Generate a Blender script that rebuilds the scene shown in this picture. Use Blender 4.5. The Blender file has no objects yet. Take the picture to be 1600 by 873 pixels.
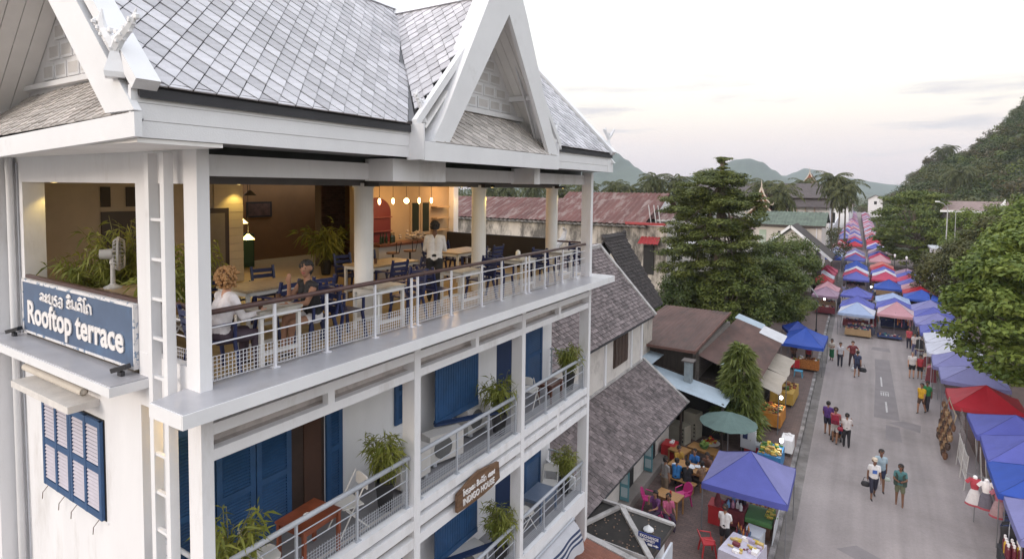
import bpy, bmesh, math, random
import numpy as np
from mathutils import Vector, Matrix, Euler
SC = bpy.context.scene
COL = SC.collection
rng = random.Random(7)
nrg = np.random.default_rng(11)
R = math.radians
# ------------------------------------------------------------------ camera
def cam_axes(yaw, pitch, roll):
    cy, sy, cp, sp = math.cos(yaw), math.sin(yaw), math.cos(pitch), math.sin(pitch)
    f = Vector((-sy*cp, cy*cp, -sp)); r = Vector((cy, sy, 0)); u = r.cross(f)
    c, s = math.cos(roll), math.sin(roll)
    return f, c*r + s*u, -s*r + c*u
CAMPOS = Vector((0, 0, 12.5))
cf, cr, cu = cam_axes(R(31.967), R(3.068), R(.662))
cd = bpy.data.cameras.new('camera'); camo = bpy.data.objects.new('camera', cd); COL.objects.link(camo)
m = Matrix((cr, cu, -cf)).transposed().to_4x4(); m.translation = CAMPOS
camo.matrix_world = m
cd.sensor_fit = 'HORIZONTAL'; cd.sensor_width = 36; cd.lens = 900/1600*36
cd.shift_y = -(436.2-341.1)/1600
cd.clip_start = .1; cd.clip_end = 12000
SC.camera = camo
SC.cycles.volume_bounces = 1
SC.view_settings.view_transform = 'Standard'; SC.view_settings.look = 'None'
SC.view_settings.exposure = .28; SC.view_settings.gamma = 1
# ------------------------------------------------------------------ sky and sun
SUN_EL, SUN_AZ = R(17), R(197)      # low dusk sun behind the camera's left shoulder (azimuth clockwise from +Y)
w = bpy.data.worlds.new('World'); SC.world = w; w.use_nodes = True
nt = w.node_tree; nt.nodes.clear()
def N(nt, t, **k):
    n = nt.nodes.new(t)
    for a, b in k.items(): setattr(n, a, b)
    return n
out = N(nt, 'ShaderNodeOutputWorld'); bg = N(nt, 'ShaderNodeBackground'); bg.inputs[1].default_value = .1
sky = N(nt, 'ShaderNodeTexSky', sky_type='NISHITA'); sky.sun_disc = False
sky.sun_elevation = SUN_EL; sky.sun_rotation = SUN_AZ; sky.air_density = 1.2; sky.dust_density = 3
tc = N(nt, 'ShaderNodeTexCoord'); sep = N(nt, 'ShaderNodeSeparateXYZ')
nt.links.new(tc.outputs['Generated'], sep.inputs[0])
rmp = N(nt, 'ShaderNodeValToRGB'); nt.links.new(sep.outputs['Z'], rmp.inputs[0])
el = rmp.color_ramp.elements; el[0].position = 0; el[0].color = (.62, .53, .56, 1); el[1].position = 1; el[1].color = (1.3, 1.34, 1.46, 1)
for p, c in ((.04, (.71, .59, .61, 1)), (.08, (.84, .695, .65, 1)), (.125, (.95, .845, .735, 1)), (.2, (.99, .955, .87, 1)), (.32, (1.02, 1.03, 1.02, 1)), (.5, (1.2, 1.23, 1.31, 1))):
    e = el.new(p); e.color = c
# thin streaks of grey cloud low over the horizon
mp = N(nt, 'ShaderNodeMapping'); mp.inputs['Scale'].default_value = (3.2, 3.2, 26)
mp.inputs['Location'].default_value = (.9, .2, .3)
nt.links.new(tc.outputs['Generated'], mp.inputs[0])
nz = N(nt, 'ShaderNodeTexNoise'); nz.inputs['Scale'].default_value = 1.7; nz.inputs['Detail'].default_value = 6; nz.inputs['Roughness'].default_value = .5
nt.links.new(mp.outputs[0], nz.inputs[0])
cr2 = N(nt, 'ShaderNodeValToRGB'); nt.links.new(nz.outputs['Fac'], cr2.inputs[0])
cr2.color_ramp.elements[0].position = .53; cr2.color_ramp.elements[0].color = (0, 0, 0, 1); cr2.color_ramp.elements[1].position = .66; cr2.color_ramp.elements[1].color = (.8, .8, .8, 1)
band = N(nt, 'ShaderNodeValToRGB'); nt.links.new(sep.outputs['Z'], band.inputs[0])
b = band.color_ramp.elements; b[0].position = .03; b[0].color = (0, 0, 0, 1); b[1].position = .075; b[1].color = (1, 1, 1, 1)
e = b.new(.13); e.color = (1, 1, 1, 1); e = b.new(.2); e.color = (.15, .15, .15, 1); e = b.new(.3); e.color = (0, 0, 0, 1)
mul = N(nt, 'ShaderNodeMath', operation='MULTIPLY'); nt.links.new(cr2.outputs[0], mul.inputs[0]); nt.links.new(band.outputs[0], mul.inputs[1])
mixc = N(nt, 'ShaderNodeMixRGB'); nt.links.new(mul.outputs[0], mixc.inputs[0]); nt.links.new(rmp.outputs[0], mixc.inputs[1]); mixc.inputs[2].default_value = (.56, .51, .545, 1)
sc10 = N(nt, 'ShaderNodeVectorMath', operation='SCALE'); sc10.inputs['Scale'].default_value = 11.6; nt.links.new(mixc.outputs[0], sc10.inputs[0])
mx = N(nt, 'ShaderNodeMixRGB'); mx.inputs[0].default_value = .88       # the veil of high cloud over the clear sky
nt.links.new(sky.outputs[0], mx.inputs[1]); nt.links.new(sc10.outputs[0], mx.inputs[2])
nt.links.new(mx.outputs[0], bg.inputs[0]); nt.links.new(bg.outputs[0], out.inputs[0])
sd = bpy.data.lights.new('sun', 'SUN'); sd.energy = 1.3; sd.angle = R(18); sd.color = (1, .87, .76)
so = bpy.data.objects.new('sun', sd); COL.objects.link(so)
sdir = Vector((math.sin(SUN_AZ)*math.cos(SUN_EL), math.cos(SUN_AZ)*math.cos(SUN_EL), math.sin(SUN_EL)))
so.rotation_euler = (-sdir).to_track_quat('-Z', 'Y').to_euler(); so.location = (-30, -60, 60)
# ------------------------------------------------------------------ materials
MATS = {}
def M(name, col, rough=.7, var=.12, scale=2.0, bump=0, bscale=30, metal=0, rnd=0, emit=0, spec=.5, dark=None, dpos=(.5, .7), dscale=1.2, stretch=None, trans=0):
    """Principled material: noise in the colour, optional stain colour in patches, optional per-piece variation."""
    if name in MATS: return MATS[name]
    mt = bpy.data.materials.new(name); mt.use_nodes = True; t = mt.node_tree
    p = t.nodes['Principled BSDF']; L = t.links.new
    p.inputs['Roughness'].default_value = rough; p.inputs['Metallic'].default_value = metal
    p.inputs['Specular IOR Level'].default_value = spec
    if emit:
        p.inputs['Emission Color'].default_value = (*col, 1); p.inputs['Emission Strength'].default_value = emit
    tc = N(t, 'ShaderNodeTexCoord'); src = tc.outputs['Object']
    if stretch:
        mpn = N(t, 'ShaderNodeMapping'); mpn.inputs['Scale'].default_value = stretch; L(src, mpn.inputs[0]); src = mpn.outputs[0]
    c = N(t, 'ShaderNodeRGB'); c.outputs[0].default_value = (*col, 1); cur = c.outputs[0]
    if var:
        n = N(t, 'ShaderNodeTexNoise'); n.inputs['Scale'].default_value = scale; n.inputs['Detail'].default_value = 5; n.inputs['Roughness'].default_value = .65
        L(src, n.inputs[0])
        mr = N(t, 'ShaderNodeMapRange'); mr.inputs['From Min'].default_value = .3; mr.inputs['From Max'].default_value = .7
        mr.inputs['To Min'].default_value = 1-var; mr.inputs['To Max'].default_value = 1+var; L(n.outputs['Fac'], mr.inputs[0])
        vm = N(t, 'ShaderNodeVectorMath', operation='SCALE'); L(cur, vm.inputs[0]); L(mr.outputs[0], vm.inputs['Scale']); cur = vm.outputs[0]
    if dark:
        n2 = N(t, 'ShaderNodeTexNoise'); n2.inputs['Scale'].default_value = dscale; n2.inputs['Detail'].default_value = 8; n2.inputs['Roughness'].default_value = .7
        L(src, n2.inputs[0]); rp = N(t, 'ShaderNodeMapRange'); rp.inputs['From Min'].default_value = dpos[0]; rp.inputs['From Max'].default_value = dpos[1]; L(n2.outputs['Fac'], rp.inputs[0])
        mx = N(t, 'ShaderNodeMixRGB'); L(rp.outputs[0], mx.inputs[0]); L(cur, mx.inputs[1]); mx.inputs[2].default_value = (*dark, 1); cur = mx.outputs[0]
    if rnd:
        oi = N(t, 'ShaderNodeObjectInfo'); ge = N(t, 'ShaderNodeNewGeometry')
        ad = N(t, 'ShaderNodeMath', operation='ADD'); L(oi.outputs['Random'], ad.inputs[0]); L(ge.outputs['Random Per Island'], ad.inputs[1])
        fr = N(t, 'ShaderNodeMath', operation='FRACT'); L(ad.outputs[0], fr.inputs[0])
        mr = N(t, 'ShaderNodeMapRange'); mr.inputs['To Min'].default_value = 1-rnd; mr.inputs['To Max'].default_value = 1+rnd; L(fr.outputs[0], mr.inputs[0])
        vm = N(t, 'ShaderNodeVectorMath', operation='SCALE'); L(cur, vm.inputs[0]); L(mr.outputs[0], vm.inputs['Scale']); cur = vm.outputs[0]
    L(cur, p.inputs['Base Color'])
    if bump:
        n3 = N(t, 'ShaderNodeTexNoise'); n3.inputs['Scale'].default_value = bscale; n3.inputs['Detail'].default_value = 4; L(src, n3.inputs[0])
        bp = N(t, 'ShaderNodeBump'); bp.inputs['Strength'].default_value = bump; bp.inputs['Distance'].default_value = .02; L(n3.outputs['Fac'], bp.inputs['Height']); L(bp.outputs[0], p.inputs['Normal'])
    if trans:
        p.inputs['Transmission Weight'].default_value = 0
        tr = N(t, 'ShaderNodeBsdfTranslucent'); L(cur, tr.inputs[0]); ms = N(t, 'ShaderNodeMixShader'); ms.inputs[0].default_value = trans
        o = t.nodes['Material Output']; L(p.outputs[0], ms.inputs[1]); L(tr.outputs[0], ms.inputs[2]); L(ms.outputs[0], o.inputs[0])
    MATS[name] = mt; return mt
def leafmat(name, col, col2, rough=.55, trans=.25):
    if name in MATS: return MATS[name]
    mt = bpy.data.materials.new(name); mt.use_nodes = True; t = mt.node_tree; p = t.nodes['Principled BSDF']; L = t.links.new
    p.inputs['Roughness'].default_value = rough; p.inputs['Specular IOR Level'].default_value = .3
    ge = N(t, 'ShaderNodeNewGeometry'); tc = N(t, 'ShaderNodeTexCoord')
    n = N(t, 'ShaderNodeTexNoise'); n.inputs['Scale'].default_value = .6; n.inputs['Detail'].default_value = 3; L(tc.outputs['Object'], n.inputs[0])
    ad = N(t, 'ShaderNodeMath', operation='MULTIPLY_ADD'); L(ge.outputs['Random Per Island'], ad.inputs[0]); ad.inputs[1].default_value = .55
    mr = N(t, 'ShaderNodeMapRange'); mr.inputs['From Min'].default_value = .35; mr.inputs['From Max'].default_value = .65; mr.inputs['To Max'].default_value = .5
    L(n.outputs['Fac'], mr.inputs[0]); L(mr.outputs[0], ad.inputs[2])
    mx = N(t, 'ShaderNodeMixRGB'); L(ad.outputs[0], mx.inputs[0]); mx.inputs[1].default_value = (*col, 1); mx.inputs[2].default_value = (*col2, 1)
    L(mx.outputs[0], p.inputs['Base Color'])
    tr = N(t, 'ShaderNodeBsdfTranslucent'); L(mx.outputs[0], tr.inputs[0]); ms = N(t, 'ShaderNodeMixShader'); ms.inputs[0].default_value = trans
    o = t.nodes['Material Output']; L(p.outputs[0], ms.inputs[1]); L(tr.outputs[0], ms.inputs[2]); L(ms.outputs[0], o.inputs[0])
    MATS[name] = mt; return mt
WHITE = M('white_paint', (.775, .77, .785), .6, .05, 1.5, .12, 60, dark=(.50, .47, .44), dpos=(.54, .88), dscale=1.6, stretch=(1,1,.28))
WHITEB = M('white_board', (.77, .77, .785), .5, .05, 1.2, .1, 50, dark=(.6, .58, .57), dpos=(.62, .85), dscale=1.5)
SLABW = M('slab_paint', (.42, .42, .45), .28, .10, 2.5, .05, 60, dark=(.30, .29, .30), dpos=(.55, .8))
RAILW = M('white_metal', (.72, .72, .76), .4, .05)
RAILG = M('grey_metal', (.42, .44, .48), .4, .08)
WOODR = M('dark_handrail', (.085, .045, .04), .3, .25, 8)
INDIGO = M('indigo_paint', (.022, .075, .185), .5, .18, 3, .1, 40)
CHAIRB = M('navy_chair_paint', (.017, .024, .088), .4, .15, 6)
TILE = M('grey_slate', (.565, .555, .58), .88, .16, 5, .2, 40, rnd=.17, spec=.2, dark=(.31, .32, .34), dpos=(.52, .8), dscale=1.4)
ROOFDECK = M('roof_underlay', (.05, .05, .055), .9)
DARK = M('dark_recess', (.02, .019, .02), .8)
BEIGE = M('beige_plaster', (.46, .40, .33), .8, .08, 2)
RECESS = M('dusty_plaster', (.42, .37, .35), .85, .22, 3, .1, 40)
SHOJI = M('apron_tile', (.50, .46, .43), .7, .15, 5, .2, 40, rnd=.2)
CLAYT = M('old_roof_tile', (.165, .135, .135), .85, .3, 6, .3, 40, rnd=.35, dark=(.06, .05, .05), dpos=(.5, .75), dscale=.8)
# ------------------------------------------------------------------ mesh builder
class MB:
    def __init__(s): s.v = []; s.f = []; s.m = []
    def add(s, vs, fs, mi=0):
        o = len(s.v); s.v += [tuple(v) for v in vs]; s.f += [tuple(i+o for i in f) for f in fs]; s.m += [mi]*len(fs); return s
    def box(s, a, b, mi=0):
        x0, y0, z0 = a; x1, y1, z1 = b
        x0, x1 = min(x0, x1), max(x0, x1); y0, y1 = min(y0, y1), max(y0, y1); z0, z1 = min(z0, z1), max(z0, z1)
        return s.add([(x0,y0,z0),(x1,y0,z0),(x1,y1,z0),(x0,y1,z0),(x0,y0,z1),(x1,y0,z1),(x1,y1,z1),(x0,y1,z1)],
                     [(0,3,2,1),(4,5,6,7),(0,1,5,4),(1,2,6,5),(2,3,7,6),(3,0,4,7)], mi)
    def bar(s, p, q, w, h=None, mi=0, up=(0,0,1)):
        h = h or w; p = Vector(p); q = Vector(q); d = (q-p).normalized(); u = Vector(up)
        if abs(d.dot(u)) > .98: u = Vector((0,1,0))
        r = d.cross(u).normalized()*(w/2); u = r.cross(d).normalized()*(h/2)
        vs = [p-r-u, p+r-u, p+r+u, p-r+u, q-r-u, q+r-u, q+r+u, q-r+u]
        return s.add(vs, [(0,1,2,3),(7,6,5,4),(0,4,5,1),(1,5,6,2),(2,6,7,3),(3,7,4,0)], mi)
    def tube(s, pts, r, n=8, mi=0, cap=True):
        pts = [Vector(p) for p in pts]; k = len(pts); rs = r if isinstance(r, (list, tuple)) else [r]*k
        vs = []; fs = []; prev = None
        for i, p in enumerate(pts):
            d = (pts[min(i+1,k-1)]-pts[max(i-1,0)]).normalized()
            if prev is None:
                a = Vector((1,0,0)) if abs(d.x) < .9 else Vector((0,1,0)); x = d.cross(a).normalized()
            else: x = (prev-d*prev.dot(d)).normalized()
            prev = x; y = d.cross(x)
            for j in range(n):
                t = 2*math.pi*j/n; vs.append(p+(x*math.cos(t)+y*math.sin(t))*rs[i])
        for i in range(k-1):
            for j in range(n): fs.append((i*n+j, i*n+(j+1)%n, (i+1)*n+(j+1)%n, (i+1)*n+j))
        if cap: fs.append(tuple(range(n-1,-1,-1))); fs.append(tuple((k-1)*n+j for j in range(n)))
        return s.add(vs, fs, mi)
    def lathe(s, c, prof, n=16, mi=0, sx=1, sy=1):
        cx, cy, cz = c; vs = []; fs = []
        for r, z in prof:
            for j in range(n):
                t = 2*math.pi*j/n; vs.append((cx+r*sx*math.cos(t), cy+r*sy*math.sin(t), cz+z))
        for i in range(len(prof)-1):
            for j in range(n): fs.append((i*n+j, i*n+(j+1)%n, (i+1)*n+(j+1)%n, (i+1)*n+j))
        if prof[0][0] > 1e-6: fs.append(tuple(range(n-1,-1,-1)))
        if prof[-1][0] > 1e-6: fs.append(tuple((len(prof)-1)*n+j for j in range(n)))
        return s.add(vs, fs, mi)
    def ell(s, c, r, n=10, mi=0):
        k = n//2; return s.lathe_e(c, r, n, k, mi)
    def lathe_e(s, c, r, n, k, mi):
        prof = [(math.sin(math.pi*i/k), -math.cos(math.pi*i/k)) for i in range(k+1)]
        vs = []; fs = []
        for a, z in prof:
            for j in range(n):
                t = 2*math.pi*j/n; vs.append((c[0]+r[0]*a*math.cos(t), c[1]+r[1]*a*math.sin(t), c[2]+r[2]*z))
        for i in range(k):
            for j in range(n): fs.append((i*n+j, i*n+(j+1)%n, (i+1)*n+(j+1)%n, (i+1)*n+j))
        return s.add(vs, fs, mi)
    def poly(s, vs, mi=0): return s.add(vs, [tuple(range(len(vs)))], mi)
    def prism(s, pts, off, mi=0):
        n = len(pts); o = Vector(off); a = [Vector(p) for p in pts]
        return s.add(a+[p+o for p in a], [tuple(range(n-1,-1,-1)), tuple(range(n,2*n))]+[(i,(i+1)%n,n+(i+1)%n,n+i) for i in range(n)], mi)
    def tile(s, pts, th, mi=0):   # a thin solid over a planar polygon
        a = [Vector(p) for p in pts]; nrm = (a[1]-a[0]).cross(a[2]-a[0]).normalized()
        return s.prism(pts, -nrm*th, mi)
    def build(s, name, mats, parent=None, smooth=False, kind=None, label=None):
        o = mesh_obj(name, s.mesh(name, mats, wloc(parent), smooth), parent)
        if kind: o['kind'] = kind
        if label: o['label'] = label
        return o
    def mesh(s, name, mats, org=Vector((0,0,0)), smooth=False):
        me = bpy.data.meshes.new(name)
        me.from_pydata([(v[0]-org[0], v[1]-org[1], v[2]-org[2]) for v in s.v], [], s.f)
        for mt in (mats if isinstance(mats, (list, tuple)) else [mats]): me.materials.append(mt)
        if any(s.m): me.polygons.foreach_set('material_index', s.m)
        bm = bmesh.new(); bm.from_mesh(me); bmesh.ops.recalc_face_normals(bm, faces=bm.faces); bm.to_mesh(me); bm.free()
        if smooth: me.polygons.foreach_set('use_smooth', [True]*len(me.polygons))
        return me
def wloc(o):
    v = Vector((0,0,0))
    while o is not None: v = v+o.location; o = o.parent
    return v
def mesh_obj(name, me, parent=None, loc=(0,0,0)):
    o = bpy.data.objects.new(name, me); COL.objects.link(o)
    if parent: o.parent = parent
    o.location = loc; return o
def quads_mesh(name, V, mats, mi=None, tri=False):
    """V: (n,4,3) array of quads (or (n,3,3)) -> mesh, quick."""
    n, k, _ = V.shape; me = bpy.data.meshes.new(name)
    me.vertices.add(n*k); me.vertices.foreach_set('co', V.reshape(-1).astype(np.float32))
    me.loops.add(n*k); me.loops.foreach_set('vertex_index', np.arange(n*k, dtype=np.int32))
    me.polygons.add(n); me.polygons.foreach_set('loop_start', np.arange(0, n*k, k, dtype=np.int32)); me.polygons.foreach_set('loop_total', np.full(n, k, dtype=np.int32))
    for mt in (mats if isinstance(mats, (list, tuple)) else [mats]): me.materials.append(mt)
    if mi is not None: me.polygons.foreach_set('material_index', np.asarray(mi, dtype=np.int32))
    me.update(calc_edges=True); return me
def tag(o, label=None, cat=None, group=None, kind=None):
    if label: o['label'] = label
    if cat: o['category'] = cat
    if group: o['group'] = group
    if kind: o['kind'] = kind
    return o
def thing(name, label, cat, loc=(0,0,0), group=None, rz=0):
    o = bpy.data.objects.new(name, None); COL.objects.link(o); o.empty_display_size = .2
    o.location = loc; o.rotation_euler = (0,0,rz); return tag(o, label, cat, group)
def place(o, loc, rz=0, s=None):
    o.location = loc; o.rotation_euler = (0,0,rz)
    if s: o.scale = (s,s,s)
    return o
def copy_tree(o, parent=None):
    c = o.copy(); COL.objects.link(c)
    if parent: c.parent = parent
    for ch in o.children: copy_tree(ch, c)
    return c
def dup(o, loc, rz=0, label=None, group=None, s=None):
    c = copy_tree(o); place(c, loc, rz, s)
    if label: c['label'] = label
    if group: c['group'] = group
    return c
ORD = ['nearest','second','third','fourth','fifth','sixth','seventh','eighth','ninth','tenth','eleventh','twelfth','thirteenth','fourteenth','fifteenth','sixteenth','seventeenth','eighteenth','nineteenth','twentieth']
def ordn(i):
    if i < 20: return ORD[i]
    k = (i+1)%10
    if k == 0: return {'twenty':'twentieth','thirty':'thirtieth','forty':'fortieth','fifty':'fiftieth','sixty':'sixtieth','seventy':'seventieth','eighty':'eightieth','ninety':'ninetieth'}[['twenty','thirty','forty','fifty','sixty','seventy','eighty','ninety'][(i+1)//10-2]]
    t = ['twenty','thirty','forty','fifty','sixty','seventy','eighty','ninety'][(i+1)//10-2]
    return t+'-'+['','first','second','third','fourth','fifth','sixth','seventh','eighth','ninth'][k]
def point_lamp(name, loc, power, col=(1,.62,.28), r=.05, label=None, spot=None, parent=None):
    d = bpy.data.lights.new(name, 'SPOT' if spot else 'POINT'); d.energy = power; d.color = col; d.shadow_soft_size = r
    if spot: d.spot_size = R(spot); d.spot_blend = .6
    o = bpy.data.objects.new(name, d); COL.objects.link(o); o.location = loc; return o
# ================================================================== HOTEL
FX, ZT, Z2, Z3 = -6.6, 10.05, 6.9, 3.88
COLY = [(3.71,3.86),(7.45,7.61),(11.08,11.23),(14.69,14.84)]
BW = -7.9      # balcony back wall
H = thing('hotel_building', 'white four-storey hotel with steep grey slate roof, open rooftop terrace and blue shutters', 'building', (-9, 9, 0))
def hp(name, mb, mats, **k): return mb.build(name, mats, H, **k)
# ---- side wall (faces the camera's left) with terrace opening
b = MB(); b.box((-12.1,3.75,0),(-8.08,4.0,9.86)); hp('side_wall', b, WHITE)
b = MB(); b.box((-18,3.42,0),(-12.1,4.0,12.9)); hp('corner_wall', b, WHITE)
b = MB(); b.box((-12.1,3.75,10.0),(-11.78,4.05,12.5)); hp('terrace_post', b, WHITE)
b = MB(); b.box((-8.10,3.75,9.87),(-7.86,3.98,12.5)); hp('terrace_post', b, WHITE)
b = MB(); b.box((-12.1,3.75,12.5),(-6.88,3.95,12.95)); hp('side_beam', b, WHITE)
b = MB(); b.box((-11.78,3.8,9.86),(-8.32,3.95,10.9)); hp('side_parapet', b, BEIGE)
b = MB(); b.box((-11.77,3.75,10.935),(-8.11,3.81,10.985)); hp('side_handrail', b, WOODR)
b = MB(); b.box((-12.1,3.30,9.87),(-7.86,3.75,10.0)); hp('ledge', b, [SLABW])
b = MB(); b.box((-12.1,3.28,9.865),(-7.84,3.302,9.985)); b.box((-7.858,3.304,9.866),(-7.842,3.75,9.984)); hp('ledge_edge', b, WHITEB)
b = MB(); b.box((-8.06,3.74,9.6),(-6.9,3.86,10.3)); hp('terrace_kerb', b, WHITE)
# louvred shutters of the side window
def shutter(parent_mb_f, x0, x1, z0, z1, y, name='shutter', mat=None, rows=2, cols=2, slat=.055, root=None):
    f = MB(); w = x1-x0; st = .07; t = .045
    zs = [z0 + (z1-z0)*i/rows for i in range(rows+1)]
    for x in [x0]+[x0+w*i/cols-st/2 for i in range(1,cols)]+[x1-st]: f.box((x,y-t,z0),(x+st,y,z1))
    for i, z in enumerate(zs):
        zz = min(max(z-.05, z0), z1-.1); f.box((x0+.004,y-t+.004,zz),(x1-.004,y-.004,zz+.1))
    o = f.build(name, mat or INDIGO, root or H)
    s = MB()
    for r_ in range(rows):
        a, c = zs[r_]+.05, zs[r_+1]-.05; n = int((c-a)/slat)
        for k in range(n):
            z = a+(k+.5)*(c-a)/n; s.bar((x0+st-.01,y-.026,z),(x1-st+.01,y-.022,z), .037, .010, 0, (0,-.88,.47))
    so = s.build('louvre_slats', M('louvre', (.50,.47,.53), .6, .08), o, kind='stuff')
    return o
win = hp('window', MB().box((-11.14,3.74,7.66),(-9.12,3.80,9.14)), DARK)
shutter(None, -11.12,-10.14,7.68,9.12,3.735, root=H); shutter(None, -10.13,-9.14,7.68,9.12,3.735, root=H)
b = MB(); b.box((-11.2,3.74,7.63),(-9.06,3.76,7.66)); hp('window_edge', b, WHITEB)
for x in (-11.05,-10.45,-10.02,-9.3):
    b = MB(); b.tube([(x,3.72,7.64),(x-.03,3.66,7.55),(x-.05,3.66,7.44)], .006, 5); hp('shutter_hook', b, M('rust_iron', (.12,.08,.06), .8))
b = MB(); b.box((-11.25,3.36,9.32),(-9.25,3.75,9.42)); hp('window_canopy', b, M('dirty_white', (.66,.63,.60), .8, .12, 4, .2, 40, dark=(.25,.22,.2), dpos=(.62,.8), dscale=3))
b = MB(); b.tube([(-11.35,3.58,9.56),(-9.3,3.58,9.56)], .055, 14, cap=False); b.tube([(-9.31,3.58,9.56),(-9.9,3.58,9.56)], .045, 12); hp('drain_pipe', b, M('cream_pipe', (.66,.6,.52), .5), smooth=True)
b = MB(); b.tube([(-12.03,3.66,12.9),(-12.03,3.66,12.75),(-12.0,3.66,12.55),(-12.0,3.66,0)], .055, 10); hp('downpipe', b, WHITEB, smooth=True)
b = MB(); b.tube([(-11.93,3.73,12.8),(-11.92,3.73,9),(-11.86,3.73,6.5),(-11.8,3.73,0)], .012, 6); hp('cable', b, RAILG)
# window at the extreme left and its sill further down
hp('window', MB().box((-14.2,3.40,7.86),(-12.98,3.44,9.3)), DARK); shutter(None,-14.0,-13.0,7.9,9.25,3.40)
shutter(None,-14.0,-12.93,4.9,6.15,3.40); b = MB(); b.box((-14.3,3.2,6.32),(-12.85,3.42,6.42)); hp('window_canopy', b, WHITEB)
# small floodlights on the ledge
for x in (-11.75,-8.2):
    b = MB(); b.box((x-.05,3.55,10.0),(x+.05,3.6,10.06)); b.bar((x-.09,3.52,10.07),(x+.09,3.62,10.13),.10,.06); tag(b.build('floodlight', M('black_plastic',(.03,.03,.035),.4)), 'small dark floodlight on the ledge under the %s end of the blue sign' % ('left' if x < -10 else 'right'), 'lamp')
# ---- columns
for i, (a, c) in enumerate(COLY):
    b = MB(); b.box((-6.88,a,0),(FX,c,12.95 if i in (0,3) else 9.87)); hp('column', b, WHITE)
for yy in (7.47, 11.1, 14.75):
    b = MB(); b.lathe((-7.85,yy,10.05), [(.17,0),(.17,2.42),(.20,2.42),(.20,2.5)], 24); hp('round_column', b, M('cream_column',(.78,.765,.74),.6,.05), smooth=False)
    b = MB(); b.box((-8.1,yy-.13,12.49),(-7.6,yy+.13,12.56)); hp('column_bracket', b, M('dark_metal',(.05,.045,.045),.5))
# ---- slabs
b = MB(); b.prism([(-6.12,3.25,9.88),(-6.12,15.3,9.88),(-17,15.3,9.88),(-17,4.02,9.88),(-6.9,4.02,9.88),(-6.9,3.72,9.88),(-6.78,3.25,9.88)], (0,0,.17)); hp('terrace_slab', b, [SLABW])
b = MB(); b.box((-6.122,3.235,9.885),(-6.10,15.31,10.045)); b.box((-6.79,3.232,9.885),(-6.122,3.252,10.045)); hp('slab_edge', b, WHITEB)
b = MB(); b.box((-17,4.05,10.055),(-6.95,15.1,10.062)); fl = hp('terrace_floor', b, M('tan_floor',(.38,.27,.13),.45,.2,3,stretch=(1,6,1)))
b = MB(); b.box((-16,4.02,12.62),(-6.9,15.1,12.70)); hp('ceiling', b, M('ceiling_paint',(.30,.26,.24),.8))
b = MB(); b.box((-7.0,3.95,12.6),(-6.82,15.0,12.86)); hp('front_beam', b, WHITE)
b = MB(); b.box((-6.9,6.6,12.58),(-6.3,7.9,12.93)); hp('bracket_beam', b, WHITE)
b = MB(); b.box((-6.9,11.0,12.58),(-6.3,11.25,12.93)); hp('bracket_beam', b, WHITE)
b = MB(); b.box((-7.05,3.95,12.7),(-7.0,14.9,13.5)); hp('gap_blocker', b, M('gap_dark',(.09,.09,.09),.8))  # dark sheet added to block sky glow and keep the eave gap shaded
b = MB(); b.box((-7.9,4.4,12.50),(-7.75,15,12.62)); hp('light_rail', b, M('rail_grey',(.15,.14,.14),.6))
# ---- fascia, beams, grilles of the two lower floors and the terrace front
bays = [(3.86,7.45),(7.61,11.08),(11.23,14.69)]
dirt = M('grille_back', (.52,.47,.45), .9, .2, 5, .2, 40, dark=(.24,.20,.18), dpos=(.56,.76), dscale=5)
def grille(z0, beams):
    for y0, y1 in bays:
        for (a, c) in beams:
            bb = MB(); bb.box((FX-.14,y0-.002,z0+a),(FX-.012,y1+.002,z0+c)); hp('beam', bb, WHITE)
        m_ = (y0+y1)/2; bb = MB(); bb.box((FX-.138,m_-.06,z0+beams[-1][1]-.002),(FX-.016,m_+.06,z0+beams[0][0]+.05)); hp('mullion', bb, WHITE)
        bb = MB(); bb.box((FX-.30,y0,z0+beams[-1][0]+.01),(FX-.26,y1,z0-.02)); hp('recess_panel', bb, dirt)
        bb = MB()
        for (a, c) in (beams if z0 > 10 else beams[1:]): bb.box((FX-.262,y0+.002,z0+c-.03),(FX-.13,y1-.002,z0+c-.002))
        hp('recess_sill', bb, dirt)
grille(ZT, [(-.56,-.42),(-.88,-.74)])
for z in (Z2,):
    grille(z, [(-.17,0),(-.44,-.27),(-.76,-.58)])
b = MB(); b.box((FX-.14,3.72,Z3-.42),(FX-.012,14.83,Z3)); hp('beam', b, WHITE)
for z in (Z2, Z3):
    b = MB(); b.box((BW,4.0,z-.25),(FX-.14,14.9,z-.03)); hp('balcony_floor', b, M('balcony_floor_paint',(.24,.235,.25),.5,.12,3))
# ---- balcony back wall with doors
b = MB(); b.box((BW-.25,4.0,0),(BW,14.95,9.87)); hp('front_wall', b, WHITE)
b = MB(); b.box((-17,14.7,0),(BW-.25,14.95,9.87)); hp('end_wall', b, WHITE)
b = MB(); b.box((-17,4.0,0),(-16.8,14.7,9.87)); hp('back_wall', b, WHITE)
def panel_door(y0, y1, z0, z1, x=BW, mat=None, name='door', louvre=True, open_=0):
    bb = MB(); mat = mat or INDIGO; t = .05
    bb.box((x+.01,y0,z0),(x+.01+t,y0+.09,z1)); bb.box((x+.01,y1-.09,z0),(x+.01+t,y1,z1))
    for z in (z0, z0+(z1-z0)*.42, z1-.1): bb.box((x+.012,y0+.002,z),(x+.008+t,y1-.002,z+.1))
    o = hp(name, bb, mat); s = MB()
    z = z0+.12
    while z < z1-.1:
        s.bar((x+.035,y0+.08,z),(x+.035,y1-.08,z), .045, .014, 0, (.6,0,.8)); z += .05
    s.build('louvre_slats', mat, o, kind='stuff'); b2 = MB(); b2.box((x+.004,y0+.02,z0+.02),(x+.014,y1-.02,z1-.02)); b2.build('door_panel', mat, o)
    return o
DB = M('dark_doorway',(.035,.02,.015),.5,.3,2)
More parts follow.
